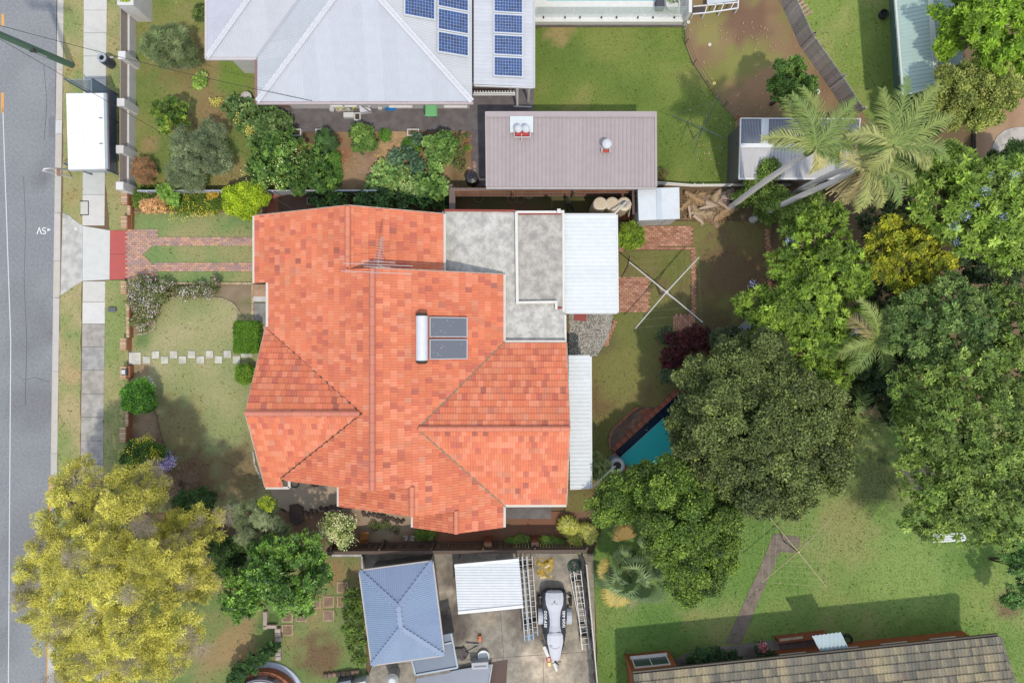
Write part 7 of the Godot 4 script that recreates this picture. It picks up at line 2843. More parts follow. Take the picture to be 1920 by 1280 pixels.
	solo("drain_frame", b, M.stain, "pale square drain frame in the shaded passage", "drain frame")
	# ring planter under the weeping grass
	b = mb()
	for i in 18:
		var a := TAU * i / 18.0
		b.col = vary(A(176, 166, 150), 0.12)
		b.slab(P(346, 115) + Vector3(cos(a) * 0.43, 0.12, sin(a) * 0.36), Vector3(0.13, 0.24, 0.15), 0.03, Basis(Vector3.UP, -a))
	b.col = A(150, 140, 126)
	b.lathe(P(346, 115) + Vector3(0, 0.1, 0), [Vector2(0.38, 0), Vector2(0, 0.03)], 16)
	solo("stone_ring", b, M.stain, "round stone ring bed below the weeping bush", "stone ring")
	# rusty basin, chair at the southern passage
	s = thing("rusty_chair", "rusty brown folding chair beside the pale variegated bush", "chair", P(682, 1014))
	b = mb()
	b.col = A(156, 98, 48)
	b.slab(P(680, 1014, 0.42), Vector3(0.44, 0.04, 0.4), 0.01, Basis(Vector3.UP, 0.3))
	put("seat", b, M.wood, s)
	b = mb()
	b.col = A(170, 112, 60)
	b.box(P(683, 1005, 0.66), Vector3(0.46, 0.4, 0.04), Basis(Vector3.UP, 0.2) * Basis(Vector3.RIGHT, 0.9))
	put("backrest", b, M.wood, s)
	for k in [[-0.18, -0.16], [0.18, -0.16], [-0.18, 0.16], [0.18, 0.16]]:
		b = mb()
		b.col = A(110, 76, 48)
		var c := P(680, 1014, 0.42)
		b.box(Vector3(c.x + k[0], 0.2, c.z + k[1]), Vector3(0.03, 0.4, 0.03))
		put("leg", b, M.wood, s)
	b = mb()
	for i in 16:
		b.col = vary(A(206, 204, 198), 0.1)
		var r := rf(0.05, 0.09)
		b.lathe(P(rf(757, 776), rf(1003, 1012)) + Vector3(0, 0.0, 0), [Vector2(r, 0), Vector2(r * 1.05, r * 0.6), Vector2(r * 0.6, r * 1.1), Vector2(0, r * 1.2)], 7)
	solo("white_stones", b, M.stain, "cluster of white stones by the dark fence", "stones").set_meta("kind", "stuff")
	b = mb()
	b.col = A(86, 70, 62)
	b.prism(poly([541, 948, 556, 946, 566, 952, 568, 978, 556, 986, 542, 984], 0.3), 0, 0.22)
	solo("garden_plinth", b, M.stain, "dark brown slab beside the gravel", "slab")
	s = thing("dry_stone_border", "border of dark rough stones along the southern gravel", "border", P(600, 965))
	for i in 22:
		b = mb()
		b.col = vary(A(92, 80, 72), 0.2)
		var px2 := 566 + i * 9.0
		var py := 962 - 14.0 * sin(i * 0.16) + rf(-2, 2) + (12 if i > 12 else 0)
		b.slab(P(px2, py) + Vector3(0, 0.08, 0), Vector3(rf(0.2, 0.3), rf(0.14, 0.22), rf(0.16, 0.26)), 0.04, Basis(Vector3.UP, rf(0, 3)))
		put("stone", b, M.stain, s)
	b = mb()
	b.col = A(60, 48, 44)
	for k in [[553, 906], [592, 904]]:
		b.lathe(P(k[0], k[1]), [Vector2(0.2, 0.0), Vector2(0.22, 0.08), Vector2(0.17, 0.08), Vector2(0.15, 0.02), Vector2(0, 0.02)], 18)
	solo("clay_drain_rings", b, M.brick, "two clay drain rings in the pale gravel", "drain").set_meta("kind", "stuff")
	# white bench boards glimpsed under the right tree
	s = thing("white_bench", "white slatted bench just showing below the right tree", "bench", P(1780, 1008))
	for i in 4:
		b = mb()
		b.col = A(238, 240, 240)
		b.bar(P(1750, 1016 - i * 4.2, 0.45), P(1812, 1012 - i * 4.2, 0.45), 0.09, 0.03)
		put("slat", b, M.paint, s)
	for x in [1756, 1806]:
		b = mb()
		b.col = A(200, 202, 202)
		var c := P(x, 1008, 0.43)
		b.box(Vector3(c.x, 0.2, c.z), Vector3(0.06, 0.42, 0.4))
		put("leg", b, M.paint, s)
	# grey timber deck under the far trees
	s = thing("weathered_deck", "weathered grey timber deck glimpsed between the right-hand trees", "deck", P(1705, 890))
	for i in 12:
		b = mb()
		b.col = vary(A(112, 104, 100), 0.15)
		b.bar(P(1685 + i * 2.6, 872 + i * 4.4, 0.4), P(1740 + i * 2.6, 868 + i * 4.4, 0.4), 0.12, 0.03)
		put("board", b, M.wood, s)
	b = mb()
	b.col = A(70, 64, 60)
	for k in [[1690, 876], [1742, 874], [1718, 918], [1766, 916]]:
		b.box(P(k[0], k[1]) + Vector3(0, 0.19, 0), Vector3(0.1, 0.38, 0.1))
	put("stump", b, M.wood, s, "stuff")
	# grey tarpaulin corner glimpsed by the hedge of trees
	b = mb()
	b.col = A(150, 160, 166)
	b.prism(poly([1380, 622, 1404, 600, 1416, 606, 1396, 634], 0.5), 0, 0.5)
	solo("grey_crate", b, M.plastic, "pale grey crate half hidden beneath the bright trees", "crate")


# ---------------------------------------------------------------- foliage
func make_clumps() -> void:
	var kinds := {
		"broad": [11, 0.17, 0.22, 0.0, 0.95, 0.07, 0.25], "rosette": [13, 0.24, 0.17, -0.1, 0.9, 0.03, 0.3], "fine": [22, 0.12, 0.10, -0.2, 1.3, 0.13, 0.1],
		"small": [16, 0.075, 0.32, -0.2, 1.2, 0.11, 0.2], "weep": [14, 0.42, 0.03, -0.5, 0.9, 0.06, 0.1], "round": [7, 0.20, 0.45, 0.1, 0.7, 0.12, 0.12],
		"strap": [16, 0.75, 0.04, 0.15, 1.2, 0.02, 0.2], "twig": [12, 0.32, 0.012, -0.2, 1.3, 0.1, 0.0], "dot": [5, 0.05, 0.5, 0.2, 1.0, 0.13, 0.0],
	}
	for k in kinds:
		var q: Array = kinds[k]
		var list := []
		for variant in 5:
			var b := mb()
			for i in q[0]:
				var a := rf(0, TAU)
				var el := rf(q[3], q[4])
				var d := Vector3(cos(a) * cos(el), sin(el), sin(a) * cos(el))
				var o: Vector3 = Vector3(rf(-1, 1), rf(-0.6, 0.6), rf(-1, 1)) * q[5]
				var l: float = q[1] * rf(0.7, 1.15)
				var side: Vector3 = d.cross(Vector3(rf(-0.5, 0.5), 1, rf(-0.5, 0.5))).normalized() * l * q[2]
				if k in ["weep", "strap"]:
					var m: Vector3 = o + d * l * 0.55
					var t: Vector3 = m + (d + Vector3(0, -0.9, 0)).normalized() * l * 0.5
					b.tri(o - side, o + side, m + side)
					b.tri(o - side, m + side, m - side)
					b.tri(m - side, m + side, t)
				else:
					b.blade(o, o + d * l, side, q[6] * l * q[2])
			list.append([b.v, b.n])
		clumps[k] = list


# lobes: [centre, radius, half height]; clumps of leaves spread over and inside them
func crown(lobes: Array, kind: String, cs: Array, dens: float, size := 1.0, low := -0.35, hollow := 0.16) -> MB:
	var b := mb()
	var list: Array = clumps[kind]
	var near := []
	for li in lobes.size():
		near.clear()
		for lj in lobes.size():
			if lj != li and lobes[li][0].distance_to(lobes[lj][0]) < lobes[li][1] * 1.25 + lobes[lj][1]:
				near.append(lobes[lj])
		var c: Vector3 = lobes[li][0]
		var r: float = lobes[li][1]
		var ry: float = lobes[li][2]
		var k := int(dens * r * (r + ry) * 6.3) + 4
		var lt := rf(0.8, 1.2)
		var lm := rf(-0.25, 0.25)
		for i in k:
			var y := rf(low, 1.0)
			var a := rf(0, TAU)
			var hr := sqrt(maxf(0.0, 1.0 - y * y))
			var d := Vector3(cos(a) * hr, y, sin(a) * hr)
			var wob := 0.88 + 0.5 * fn_c.get_noise_3d(c.x * 3.0 + d.x * 16.0, d.y * 16.0, c.z * 3.0 + d.z * 16.0) + rf(-0.06, 0.08)
			var hole := fn_b.get_noise_3d((c.x + d.x * r) * 1.7, (c.y + d.y * ry) * 1.7, (c.z + d.z * r) * 1.7)
			if dens < 100.0 and r > 0.2:
				if hole < -0.03 and rng.randf() < 0.85:
					continue
				wob *= 1.0 - 0.34 * smoothstep(0.2, -0.15, hole)
			if rng.randf() < hollow:
				wob *= rf(0.35, 0.85)
			var p := c + Vector3(d.x * r, d.y * ry, d.z * r) * wob
			var inside := false
			for o in near:
				var e: Vector3 = p - o[0]
				if absf(e.x) < o[1] and (e / Vector3(o[1], o[2], o[1])).length_squared() < 0.5:
					inside = true
					break
			if inside or p.y < 0.02:
				continue
			var up := (d * 0.7 + Vector3(rf(-0.4, 0.4), 0.75, rf(-0.4, 0.4))).normalized()
			var x := up.cross(Vector3(cos(a * 7.0 + i), 0.1, sin(a * 7.0 + i))).normalized()
			var s := size * rf(0.75, 1.25)
			var t := clampf(0.5 + fn_b.get_noise_3d(p.x * 6.0, p.y * 6.0, p.z * 6.0) * 0.9 + lm + rf(-0.28, 0.28), 0.0, 1.0)
			var col: Color = cs[0].lerp(cs[1], t * 2.0) if t < 0.5 else cs[1].lerp(cs[2], t * 2.0 - 1.0)
			var f := lt * rf(0.85, 1.8)
			var q: Array = list[rng.randi() % list.size()]
			b.add(q[0], q[1], Transform3D(Basis(x * s, up * s, x.cross(up) * s), p), Color(col.r * f, col.g * f, col.b * f))
	return b


# [x, y, r] rows in plan as seen, at height h, r in the same units
func lobes_at(rows: Array, h: float, flat := 0.8) -> Array:
	var r := []
	for q in rows:
		var hh: float = q[3] if q.size() > 3 else h
		var rad: float = q[2] / 36.0 * (1.0 - hh / EYE)
		r.append([P(q[0], q[1], hh), rad, rad * flat])
	return r


# fill an outline with smaller lobes so that the crown is uneven
func billow(rows: Array, h: float, flat: float, each := 0.27, k := 15) -> Array:
	var r := []
	for q in lobes_at(rows, h, flat):
		r.append([q[0] - Vector3(0, q[2] * 0.2, 0), q[1] * 0.55, q[2] * 0.5])
		var a0 := rf(0, TAU)
		for i in k:
			var a := a0 + 2.4 * i + rf(-0.3, 0.3)
			var y := lerpf(0.95, -0.2, (i + rf(0.0, 0.8)) / k)
			var d := Vector3(cos(a) * sqrt(1.0 - y * y), y, sin(a) * sqrt(1.0 - y * y))
			var rr: float = q[1] * each * rf(0.75, 1.3)
			r.append([q[0] + d * Vector3(q[1], q[2], q[1]) * rf(0.58, 0.86), rr, rr * 0.8])
	return r


func tree(called: String, label: String, category: String, lobes: Array, foot: Vector3, tr: float, bark: Color, kind: String, cs: Array, dens: float, size := 1.0, mat := "leaf", group := "", low := -0.35) -> Node3D:
	var t := thing(called, label, category, foot, group)
	var b := mb()
	b.col = bark
	var mean := Vector3.ZERO
	var lo := INF
	for q in lobes:
		mean += q[0] / lobes.size()
		lo = minf(lo, q[0].y - q[2])
	var fork := foot.lerp(mean, 0.5)
	fork.y = clampf(lo * 0.8, 0.15, 3.0)
	b.tube([foot - Vector3(0, 0.05, 0), foot.lerp(fork, 0.5) + Vector3(rf(-0.05, 0.05), 0, rf(-0.05, 0.05)), fork], [tr * 1.25, tr, tr * 0.9], 9)
	put("trunk", b, M.bark, t)
	var seen := 0
	for q in lobes:
		if seen > 12 or q[1] < 0.25:
			continue
		seen += 1
		b = mb()
		b.col = bark
		var m: Vector3 = fork.lerp(q[0], 0.5) + Vector3(rf(-0.2, 0.2), rf(-0.1, 0.25), rf(-0.2, 0.2)) * tr * 4.0
		b.tube([fork, m, q[0], q[0] + (q[0] - m).normalized() * q[1] * 0.5], [tr * 0.6, tr * 0.4, tr * 0.22, tr * 0.08], 7)
		put("limb", b, M.bark, t)
	put("crown", crown(lobes, kind, cs, dens, size, low), M[mat], t)
	return t


func shrub(called: String, label: String, lobes: Array, kind: String, cs: Array, dens: float, size := 1.0, mat := "leaf", group := "", category := "shrub") -> Node3D:
	var foot := Vector3.ZERO
	for q in lobes:
		foot += q[0] / lobes.size()
	foot.y = 0.0
	var t := thing(called, label, category, foot, group)
	var b := mb()
	b.col = A(110, 92, 74)
	for q in lobes.slice(0, 6):
		b.tube([foot + Vector3(rf(-0.06, 0.06), 0, rf(-0.06, 0.06)), foot.lerp(q[0], 0.6), q[0] + Vector3(0, q[2] * 0.3, 0)], [0.03, 0.02, 0.008], 6)
	put("stem", b, M.bark, t)
	put("foliage", crown(lobes, kind, cs, dens, size, -0.6), M[mat], t)
	return t


func flowers(t: Node3D, lobes: Array, cs: Array, dens: float, size := 1.0) -> void:
	put("flowers", crown(lobes, "dot", cs, dens, size, 0.0, 0.0), M.flower, t, "stuff")


# a feather palm frond: rachis arching from base along dir, leaflets both sides
func frond(base: Vector3, dir: Vector3, l: float, droop: float, c: Color, lw: float, twist := 0.0) -> MB:
	var b := mb()
	var pts := []
	var n := 14
	var p := base
	var d := dir.normalized()
	var bend := rf(-0.75, 0.75)
	for i in n + 1:
		pts.append(p)
		p += d * l / n
		d = (d + Vector3(0, -droop / n, 0) + d.cross(Vector3.UP) * bend / n).normalized()
	b.col = c * 1.15
	var rads := []
	for i in n + 1:
		rads.append(lerpf(0.035, 0.006, float(i) / n))
	b.tube(pts, rads, 5)
	for i in range(1, n + 1):
		for k in 4:
			var t := clampf((i - 1 + k / 4.0) / n, 0.06, 1.0)
			var at: Vector3 = pts[i - 1].lerp(pts[i], k / 4.0)
			var ax: Vector3 = (pts[i] - pts[i - 1]).normalized()
			var sd := ax.cross(Vector3.UP).normalized()
			var ll := lw * sin(clampf(t * 1.05 + 0.12, 0.0, 1.0) * PI * 0.92) * rf(0.85, 1.1) + 0.1
			for e in [-1.0, 1.0]:
				b.col = vary(c, 0.18)
				var ld: Vector3 = (sd * e * rf(0.6, 1.0) + ax * rf(0.6, 1.0) + Vector3(0, rf(-0.1, 0.5), 0)).normalized()
				var mid: Vector3 = at + ld * ll * 0.55
				var tip: Vector3 = mid + (ld + Vector3(0, -0.8, 0)).normalized() * ll * 0.5
				var w := ax * 0.021
				b.tri(at - w, at + w, mid + w)
				b.tri(at - w, mid + w, mid - w)
				b.tri(mid - w, mid + w, tip)
	return b


func palm(label: String, foot: Vector3, head: Vector3, r: float, fr: Array, group: String, seeds := false) -> void:
	var t := thing("feather_palm", label, "palm", foot, group)
	var b := mb()
	b.col = A(242, 238, 232)
	var pts := []
	var rads := []
	for i in 25:
		var k := i / 24.0
		pts.append(foot.lerp(head, k) + Vector3(0, 0, -0.08 * sin(k * PI)))
		rads.append(r * (1.0 - 0.25 * k) * (1.0 + 0.05 * (i % 2)) + (0.06 if i == 0 else 0.0))
	b.tube(pts, rads, 11)
	put("trunk", b, M.bark, t)
	b = mb()
	b.col = A(132, 150, 84)
	b.tube([head, head + Vector3(0, 0.5, 0), head + Vector3(0, 0.9, 0)], [r * 0.85, r * 0.8, r * 0.3], 10)
	put("crownshaft", b, M.leaf, t)
	for f in fr:
		# [direction angle in plan, length, droop, rise, tone]
		var a: float = deg_to_rad(f[0])
		var c: Color = [A(150, 166, 86), A(130, 152, 78), A(178, 182, 108), A(208, 200, 130), A(186, 170, 116)][f[4]]
		put("frond", frond(head + Vector3(0, 0.75, 0), Vector3(cos(a), f[3], sin(a)), f[1], f[2], c, 0.62), M.leaf, t)
	if seeds:
		b = mb()
		for i in 60:
			b.col = vary(A(214, 194, 136), 0.15)
			var a := rf(0.6, 2.4)
			var o := head + Vector3(0, 0.1, 0)
			var e := o + Vector3(-0.35 + cos(a) * rf(0.2, 0.9), rf(-0.9, -0.2), 0.25 + sin(a) * rf(0.3, 1.0))
			b.tube([o, o.lerp(e, 0.5) + Vector3(0, 0.2, 0), e], [0.012, 0.018, 0.025], 4, false)
		put("seed_stalks", b, M.leaf, t)


func build_trees() -> void:
	var br := A(120, 104, 88)
	# feathery yellow street tree: lobes [x, y, r, height]
	var yl := [[150, 905, 48, 4.6], [205, 925, 60, 5.4], [270, 915, 52, 5.0], [130, 960, 55, 5.0], [230, 985, 72, 6.6], [100, 1035, 55, 5.2], [165, 1055, 75, 7.4], [285, 1010, 40, 5.0], [350, 985, 46, 4.6], [390, 985, 38, 4.2], [75, 1085, 48, 5.0], [250, 1075, 80, 7.6], [335, 1060, 62, 6.0], [375, 1090, 42, 5.0], [65, 1130, 40, 4.8], [135, 1130, 70, 7.0], [215, 1150, 80, 7.4], [300, 1140, 70, 6.4], [110, 1190, 50, 5.4], [180, 1215, 60, 6.0], [270, 1210, 66, 6.2], [335, 1190, 46, 5.0], [165, 1262, 44, 4.6], [235, 1250, 44, 4.6], [320, 1235, 36, 4.0], [130, 1250, 26, 4.2]]
	var lob := billow(yl, 5.0, 0.62, 0.27, 11)
	var t := tree("yellow_street_tree", "large feathery yellow-green tree overhanging road and footpath", "tree", lob, P(205, 1085), 0.30, A(178, 164, 150), "fine", [A(150, 150, 76), A(198, 190, 70), A(230, 220, 112)], 34.0, 1.0, "leaf")
	var tw := []
	for i in 60:
		var q: Array = yl[rng.randi() % yl.size()]
		tw.append([P(q[0] + rf(-40, 40), q[1] + rf(-40, 40), q[3] + rf(0.0, 0.9)), rf(0.25, 0.6), rf(0.2, 0.4)])
	put("bare_twigs", crown(tw, "twig", [A(168, 154, 140), A(190, 178, 164), A(150, 132, 116)], 34.0, 1.0), M.bark, t)
	for i in 16:
		var b := mb()
		b.col = A(186, 174, 162)
		var q: Array = yl[rng.randi() % yl.size()]
		var e := P(q[0] + rf(-15, 15), q[1] + rf(-15, 15), q[3] + 0.9)
		var o := P(210, 1080, 3.0).lerp(e, 0.4)
		b.tube([o, o.lerp(e, 0.5) + Vector3(rf(-0.3, 0.3), 0.3, rf(-0.3, 0.3)), e], [0.06, 0.04, 0.015], 6)
		put("branch", b, M.bark, t)
	# glossy tree to its right
	tree("glossy_garden_tree", "round glossy dark green tree beside the dry garden", "tree", billow([[545, 1075, 78, 3.4], [460, 1105, 52, 2.8], [590, 1060, 36, 2.8], [500, 1035, 36, 3.0], [450, 1135, 30, 2.2], [565, 1120, 34, 2.6]], 3.0, 0.85), P(520, 1080), 0.16, br, "broad", [A(52, 84, 30), A(92, 132, 46), A(132, 170, 66)], 26.0, 0.95, "waxy")
	shrub("feathery_shrub", "feathery grey-green shrub beside the glossy tree", billow([[490, 985, 52, 2.2], [460, 960, 34, 1.8], [520, 1005, 34, 1.8]], 2.0, 0.8), "weep", [A(96, 112, 70), A(134, 146, 98), A(160, 168, 122)], 34.0, 0.55)
	shrub("lime_shrub", "lime green shrub poking through the feathery shrub", billow([[498, 945, 14, 2.6], [505, 1020, 16, 2.4]], 2.4, 0.6), "broad", [A(150, 168, 40), A(184, 192, 50), A(120, 150, 40)], 60.0, 0.7)
	t = shrub("pale_flowering_shrub", "round yellow-green shrub with cream leaf tips by the gravel", billow([[637, 994, 33, 1.4]], 1.4, 0.9), "broad", [A(104, 124, 56), A(160, 172, 96), A(196, 198, 128)], 60.0, 0.7)
	flowers(t, lobes_at([[637, 994, 33, 1.45]], 1.45, 0.9), [A(232, 232, 170), A(226, 228, 160), A(236, 236, 190)], 40.0, 1.2)
	shrub("dark_understory", "dark leafy shrub under the right side of the yellow tree", billow([[360, 955, 34, 1.6], [420, 1040, 34, 1.6], [380, 935, 22, 1.2]], 1.5, 0.8), "small", [A(46, 72, 34), A(70, 100, 46), A(90, 124, 56)], 130.0, 1.1)
	# bare twiggy bush
	t = thing("bare_bush", "leafless brown twiggy bush on the front lawn", "shrub", P(345, 905))
	var tb := mb()
	for i in 40:
		tb.col = vary(A(140, 112, 96), 0.15)
		var a := rf(0, TAU)
		var e := P(345, 905) + Vector3(cos(a) * rf(0.2, 0.8), rf(0.5, 1.2), sin(a) * rf(0.2, 1.1))
		tb.tube([P(345, 905), P(345, 905).lerp(e, 0.5) + Vector3(rf(-0.1, 0.1), 0.1, rf(-0.1, 0.1)), e], [0.02, 0.012, 0.004], 5, false)
	put("stem", tb, M.bark, t)
	put("twigs", crown([[P(345, 905, 0.7), 0.7, 0.5]], "twig", [A(140, 116, 98), A(160, 134, 116), A(120, 98, 84)], 30.0, 0.8), M.bark, t)
	# ---- big trees on the right
	var dk := [A(60, 70, 32), A(96, 108, 52), A(132, 144, 76)]
	tree("dark_garden_tree", "large dark green tree over the small pool", "tree", billow([[1350, 715, 80, 4.7], [1420, 690, 80, 5.1], [1315, 765, 56, 3.9], [1390, 790, 100, 5.5], [1480, 780, 90, 5.1], [1330, 850, 66, 4.1], [1420, 880, 88, 4.7], [1510, 860, 80, 4.4], [1545, 800, 56, 3.9], [1480, 915, 52, 3.6], [1290, 815, 40, 3.3], [1375, 670, 40, 4.2]], 6.0, 0.72), P(1380, 755), 0.28, A(92, 80, 70), "small", dk, 66.0, 1.7)
	tree("dense_round_tree", "dense dark green tree left of the clothes hoist path", "tree", billow([[1180, 926, 52, 3.7], [1250, 908, 62, 4.2], [1262, 970, 70, 4.8], [1328, 985, 70, 4.4], [1305, 1048, 62, 4.0], [1140, 948, 42, 3.2], [1320, 930, 50, 3.9], [1345, 1035, 42, 3.5], [1288, 1085, 48, 3.5], [1275, 1020, 56, 4.2], [1210, 895, 30, 3.3]], 4.6, 0.74), P(1210, 925), 0.24, A(92, 80, 70), "small", [A(56, 78, 24), A(92, 120, 38), A(134, 158, 58)], 76.0, 1.45)
	var bg := [A(72, 98, 26), A(114, 142, 40), A(154, 180, 66)]
	tree("bright_rosette_tree", "bright green rosette-leaved tree below the palm trunks", "tree", billow([[1535, 440, 66, 5.0], [1490, 500, 52, 4.4], [1570, 500, 58, 4.8], [1510, 560, 64, 4.8], [1590, 530, 40, 4.4]], 6.0, 0.8), P(1450, 520), 0.2, br, "rosette", bg, 17.0, 0.95, "leaf", "rosette-leaved trees")
	t = tree("bright_rosette_tree", "bright green rosette-leaved tree between clothes hoist and dark tree", "tree", billow([[1425, 580, 46, 3.9], [1480, 600, 62, 4.5], [1540, 620, 60, 4.5], [1500, 660, 60, 4.4], [1560, 690, 50, 3.9], [1430, 630, 36, 3.6], [1590, 600, 40, 4.1]], 5.4, 0.8), P(1450, 600), 0.2, br, "rosette", bg, 17.0, 0.95, "leaf", "rosette-leaved trees")
	flowers(t, lobes_at([[1607, 594, 8, 4.9], [1606, 621, 7, 4.9], [1555, 665, 9, 4.9], [1412, 532, 6, 4.3], [1482, 452, 8, 5.2]], 6.0, 0.5), [A(150, 160, 220), A(168, 176, 232), A(136, 146, 208)], 26.0, 0.85)
	t = tree("blue_flowered_tree", "bright green tree with a few blue flowers at the right edge", "tree", billow([[1790, 320, 56, 6.8], [1760, 370, 62, 6.8], [1840, 360, 66, 7.4], [1880, 420, 66, 7.4], [1810, 425, 60, 7.0], [1900, 340, 46, 7.0], [1930, 450, 50, 7.0], [1740, 330, 34, 6.0], [1890, 480, 40, 6.4]], 7.0, 0.8), P(1720, 420), 0.26, br, "rosette", [A(78, 104, 30), A(120, 148, 48), A(160, 186, 78)], 17.0, 0.95, "leaf", "")
	flowers(t, lobes_at([[1850, 358, 7, 8.6], [1810, 405, 7, 8.2], [1790, 425, 7, 8.0], [1880, 405, 6, 8.6], [1903, 328, 6, 8.2], [1858, 330, 5, 8.4], [1795, 455, 6, 7.6], [1830, 385, 5, 8.4]], 7.0, 0.5), [A(150, 160, 220), A(168, 176, 232), A(136, 146, 208)], 26.0, 0.85)
	tree("yellow_green_tree", "yellow-green leafy tree in the middle of the right-hand trees", "tree", billow([[1690, 440, 52, 5.2], [1740, 455, 56, 5.4], [1680, 500, 50, 4.8], [1750, 510, 46, 4.8], [1645, 470, 34, 4.4], [1710, 540, 40, 4.2]], 5.0, 0.75), P(1640, 480), 0.17, br, "broad", [A(96, 112, 26), A(146, 152, 34), A(178, 176, 44)], 24.0, 0.85)
	tree("dull_green_tree", "dull green tree right of the middle palm", "tree", billow([[1770, 560, 62, 5.8], [1720, 620, 66, 6.0], [1790, 620, 70, 6.4], [1750, 670, 56, 5.6], [1830, 580, 40, 5.4], [1690, 585, 34, 5.0]], 6.0, 0.78), P(1680, 620), 0.2, br, "broad", [A(62, 88, 38), A(94, 122, 56), A(130, 152, 78)], 24.0, 0.92)
	tree("right_edge_tree", "olive green tree cut by the right edge", "tree", billow([[1890, 570, 42, 5.2], [1900, 630, 44, 5.4], [1870, 660, 34, 4.8]], 5.2, 0.8), P(1800, 620), 0.15, br, "broad", [A(70, 92, 36), A(106, 134, 52), A(140, 162, 72)], 24.0, 0.9)
	tree("broad_right_tree", "broad mid green tree over the lower right lawn", "tree", billow([[1730, 730, 66, 6.4], [1810, 710, 70, 7.0], [1880, 720, 60, 6.8], [1770, 800, 80, 7.4], [1860, 810, 84, 7.6], [1720, 810, 50, 5.8], [1740, 880, 56, 6.2], [1820, 890, 76, 7.0], [1900, 900, 66, 6.8], [1740, 955, 58, 5.4], [1810, 965, 64, 5.8], [1880, 970, 60, 5.8], [1700, 760, 36, 5.4], [1920, 820, 46, 6.8]], 6.6, 0.76), P(1760, 810), 0.3, br, "broad", [A(72, 94, 34), A(110, 136, 54), A(150, 170, 78)], 22.0, 0.95)
	t = tree("bright_corner_tree", "bright lime green tree in the top right corner", "tree", billow([[1790, 30, 40, 4.2], [1840, 40, 56, 5.0], [1900, 30, 56, 5.2], [1870, 95, 56, 4.8], [1830, -20, 50, 5.0], [1775, 85, 26, 3.8], [1920, 110, 50, 4.6]], 4.8, 0.78), P(1765, 120), 0.2, br, "rosette", [A(92, 126, 26), A(128, 164, 36), A(156, 186, 60)], 17.0, 1.0)
	tree("mottled_yellow_tree", "mottled yellow-green tree next to the green shed corner", "tree", billow([[1800, 165, 50, 4.2], [1855, 160, 50, 4.6], [1780, 205, 40, 3.8], [1830, 205, 44, 4.0], [1890, 170, 34, 4.4]], 4.2, 0.8), P(1810, 210), 0.15, br, "small", [A(100, 116, 48), A(144, 156, 70), A(186, 188, 100)], 90.0, 1.3)
	shrub("shaded_shrub", "dark shrub squeezed between green shed and palms", billow([[1730, 205, 30, 2.0], [1740, 240, 26, 1.8], [1700, 230, 24, 1.5]], 1.8, 0.8), "broad", [A(46, 68, 34), A(70, 98, 48), A(96, 122, 60)], 40.0, 0.8)
	shrub("right_edge_bush", "dark green bush over the curved path at the right edge", billow([[1905, 300, 34, 2.0], [1862, 300, 14, 1.0]], 1.8, 0.8), "small", [A(52, 80, 34), A(82, 114, 50), A(104, 138, 60)], 120.0, 1.1)
	shrub("bark_garden_plant", "small green plant on the bark chips", billow([[1893, 195, 11, 0.6]], 0.6, 0.8), "broad", [A(70, 104, 44), A(96, 130, 56), A(110, 140, 66)], 90.0, 0.5)
	shrub("boundary_bush", "leafy bush cut by the right edge beside the wide lawn", billow([[1915, 1050, 30, 2.4], [1915, 1110, 30, 2.2], [1925, 1010, 26, 2.6], [1895, 1125, 14, 1.6]], 2.2, 0.8), "broad", [A(56, 94, 44), A(86, 126, 58), A(112, 150, 72)], 36.0, 0.9)
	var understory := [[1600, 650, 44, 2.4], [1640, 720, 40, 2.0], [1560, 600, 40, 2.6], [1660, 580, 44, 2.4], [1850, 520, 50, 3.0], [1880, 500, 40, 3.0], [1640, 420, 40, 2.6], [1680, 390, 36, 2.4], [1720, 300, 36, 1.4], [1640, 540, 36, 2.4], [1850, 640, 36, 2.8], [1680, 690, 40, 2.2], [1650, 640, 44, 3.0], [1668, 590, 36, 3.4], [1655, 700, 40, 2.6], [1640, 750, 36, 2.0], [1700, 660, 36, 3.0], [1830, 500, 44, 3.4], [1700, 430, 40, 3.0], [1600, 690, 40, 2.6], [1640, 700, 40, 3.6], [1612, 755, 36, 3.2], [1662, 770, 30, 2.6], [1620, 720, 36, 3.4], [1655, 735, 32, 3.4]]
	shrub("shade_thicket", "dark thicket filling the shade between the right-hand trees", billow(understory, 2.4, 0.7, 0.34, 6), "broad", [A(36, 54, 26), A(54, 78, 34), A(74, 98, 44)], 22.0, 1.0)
	# ---- palms
	palm("tall feather palm leaning over the grey and white shed, left of three", P(1367, 391), P(1513, 288, 8.4), 0.15, [[207, 2.2, 1.5, 0.5, 2], [228, 2.5, 1.3, 0.6, 0], [250, 2.4, 1.1, 0.9, 1], [272, 2.5, 1.1, 0.7, 0], [296, 2.3, 1.0, 0.9, 1], [318, 2.4, 1.3, 0.6, 0], [340, 1.9, 1.6, 0.6, 1], [190, 2.0, 1.9, 0.4, 0], [18, 1.6, 2.0, 0.4, 1], [60, 1.2, 2.6, 0.2, 3]], "three tall palms behind the tiled house")
	palm("tall feather palm with the topmost crown, centre of three", P(1470, 372), P(1655, 285, 9.2), 0.15, [[215, 1.9, 1.6, 0.6, 2], [240, 2.3, 1.2, 0.8, 0], [262, 2.6, 1.1, 0.8, 1], [285, 2.7, 1.0, 0.8, 0], [308, 2.5, 1.0, 0.8, 1], [330, 2.7, 1.2, 0.6, 0], [352, 2.6, 1.4, 0.5, 1], [15, 2.2, 1.8, 0.5, 2], [120, 1.3, 2.6, 0.2, 2], [190, 1.4, 2.4, 0.3, 1]], "three tall palms behind the tiled house")
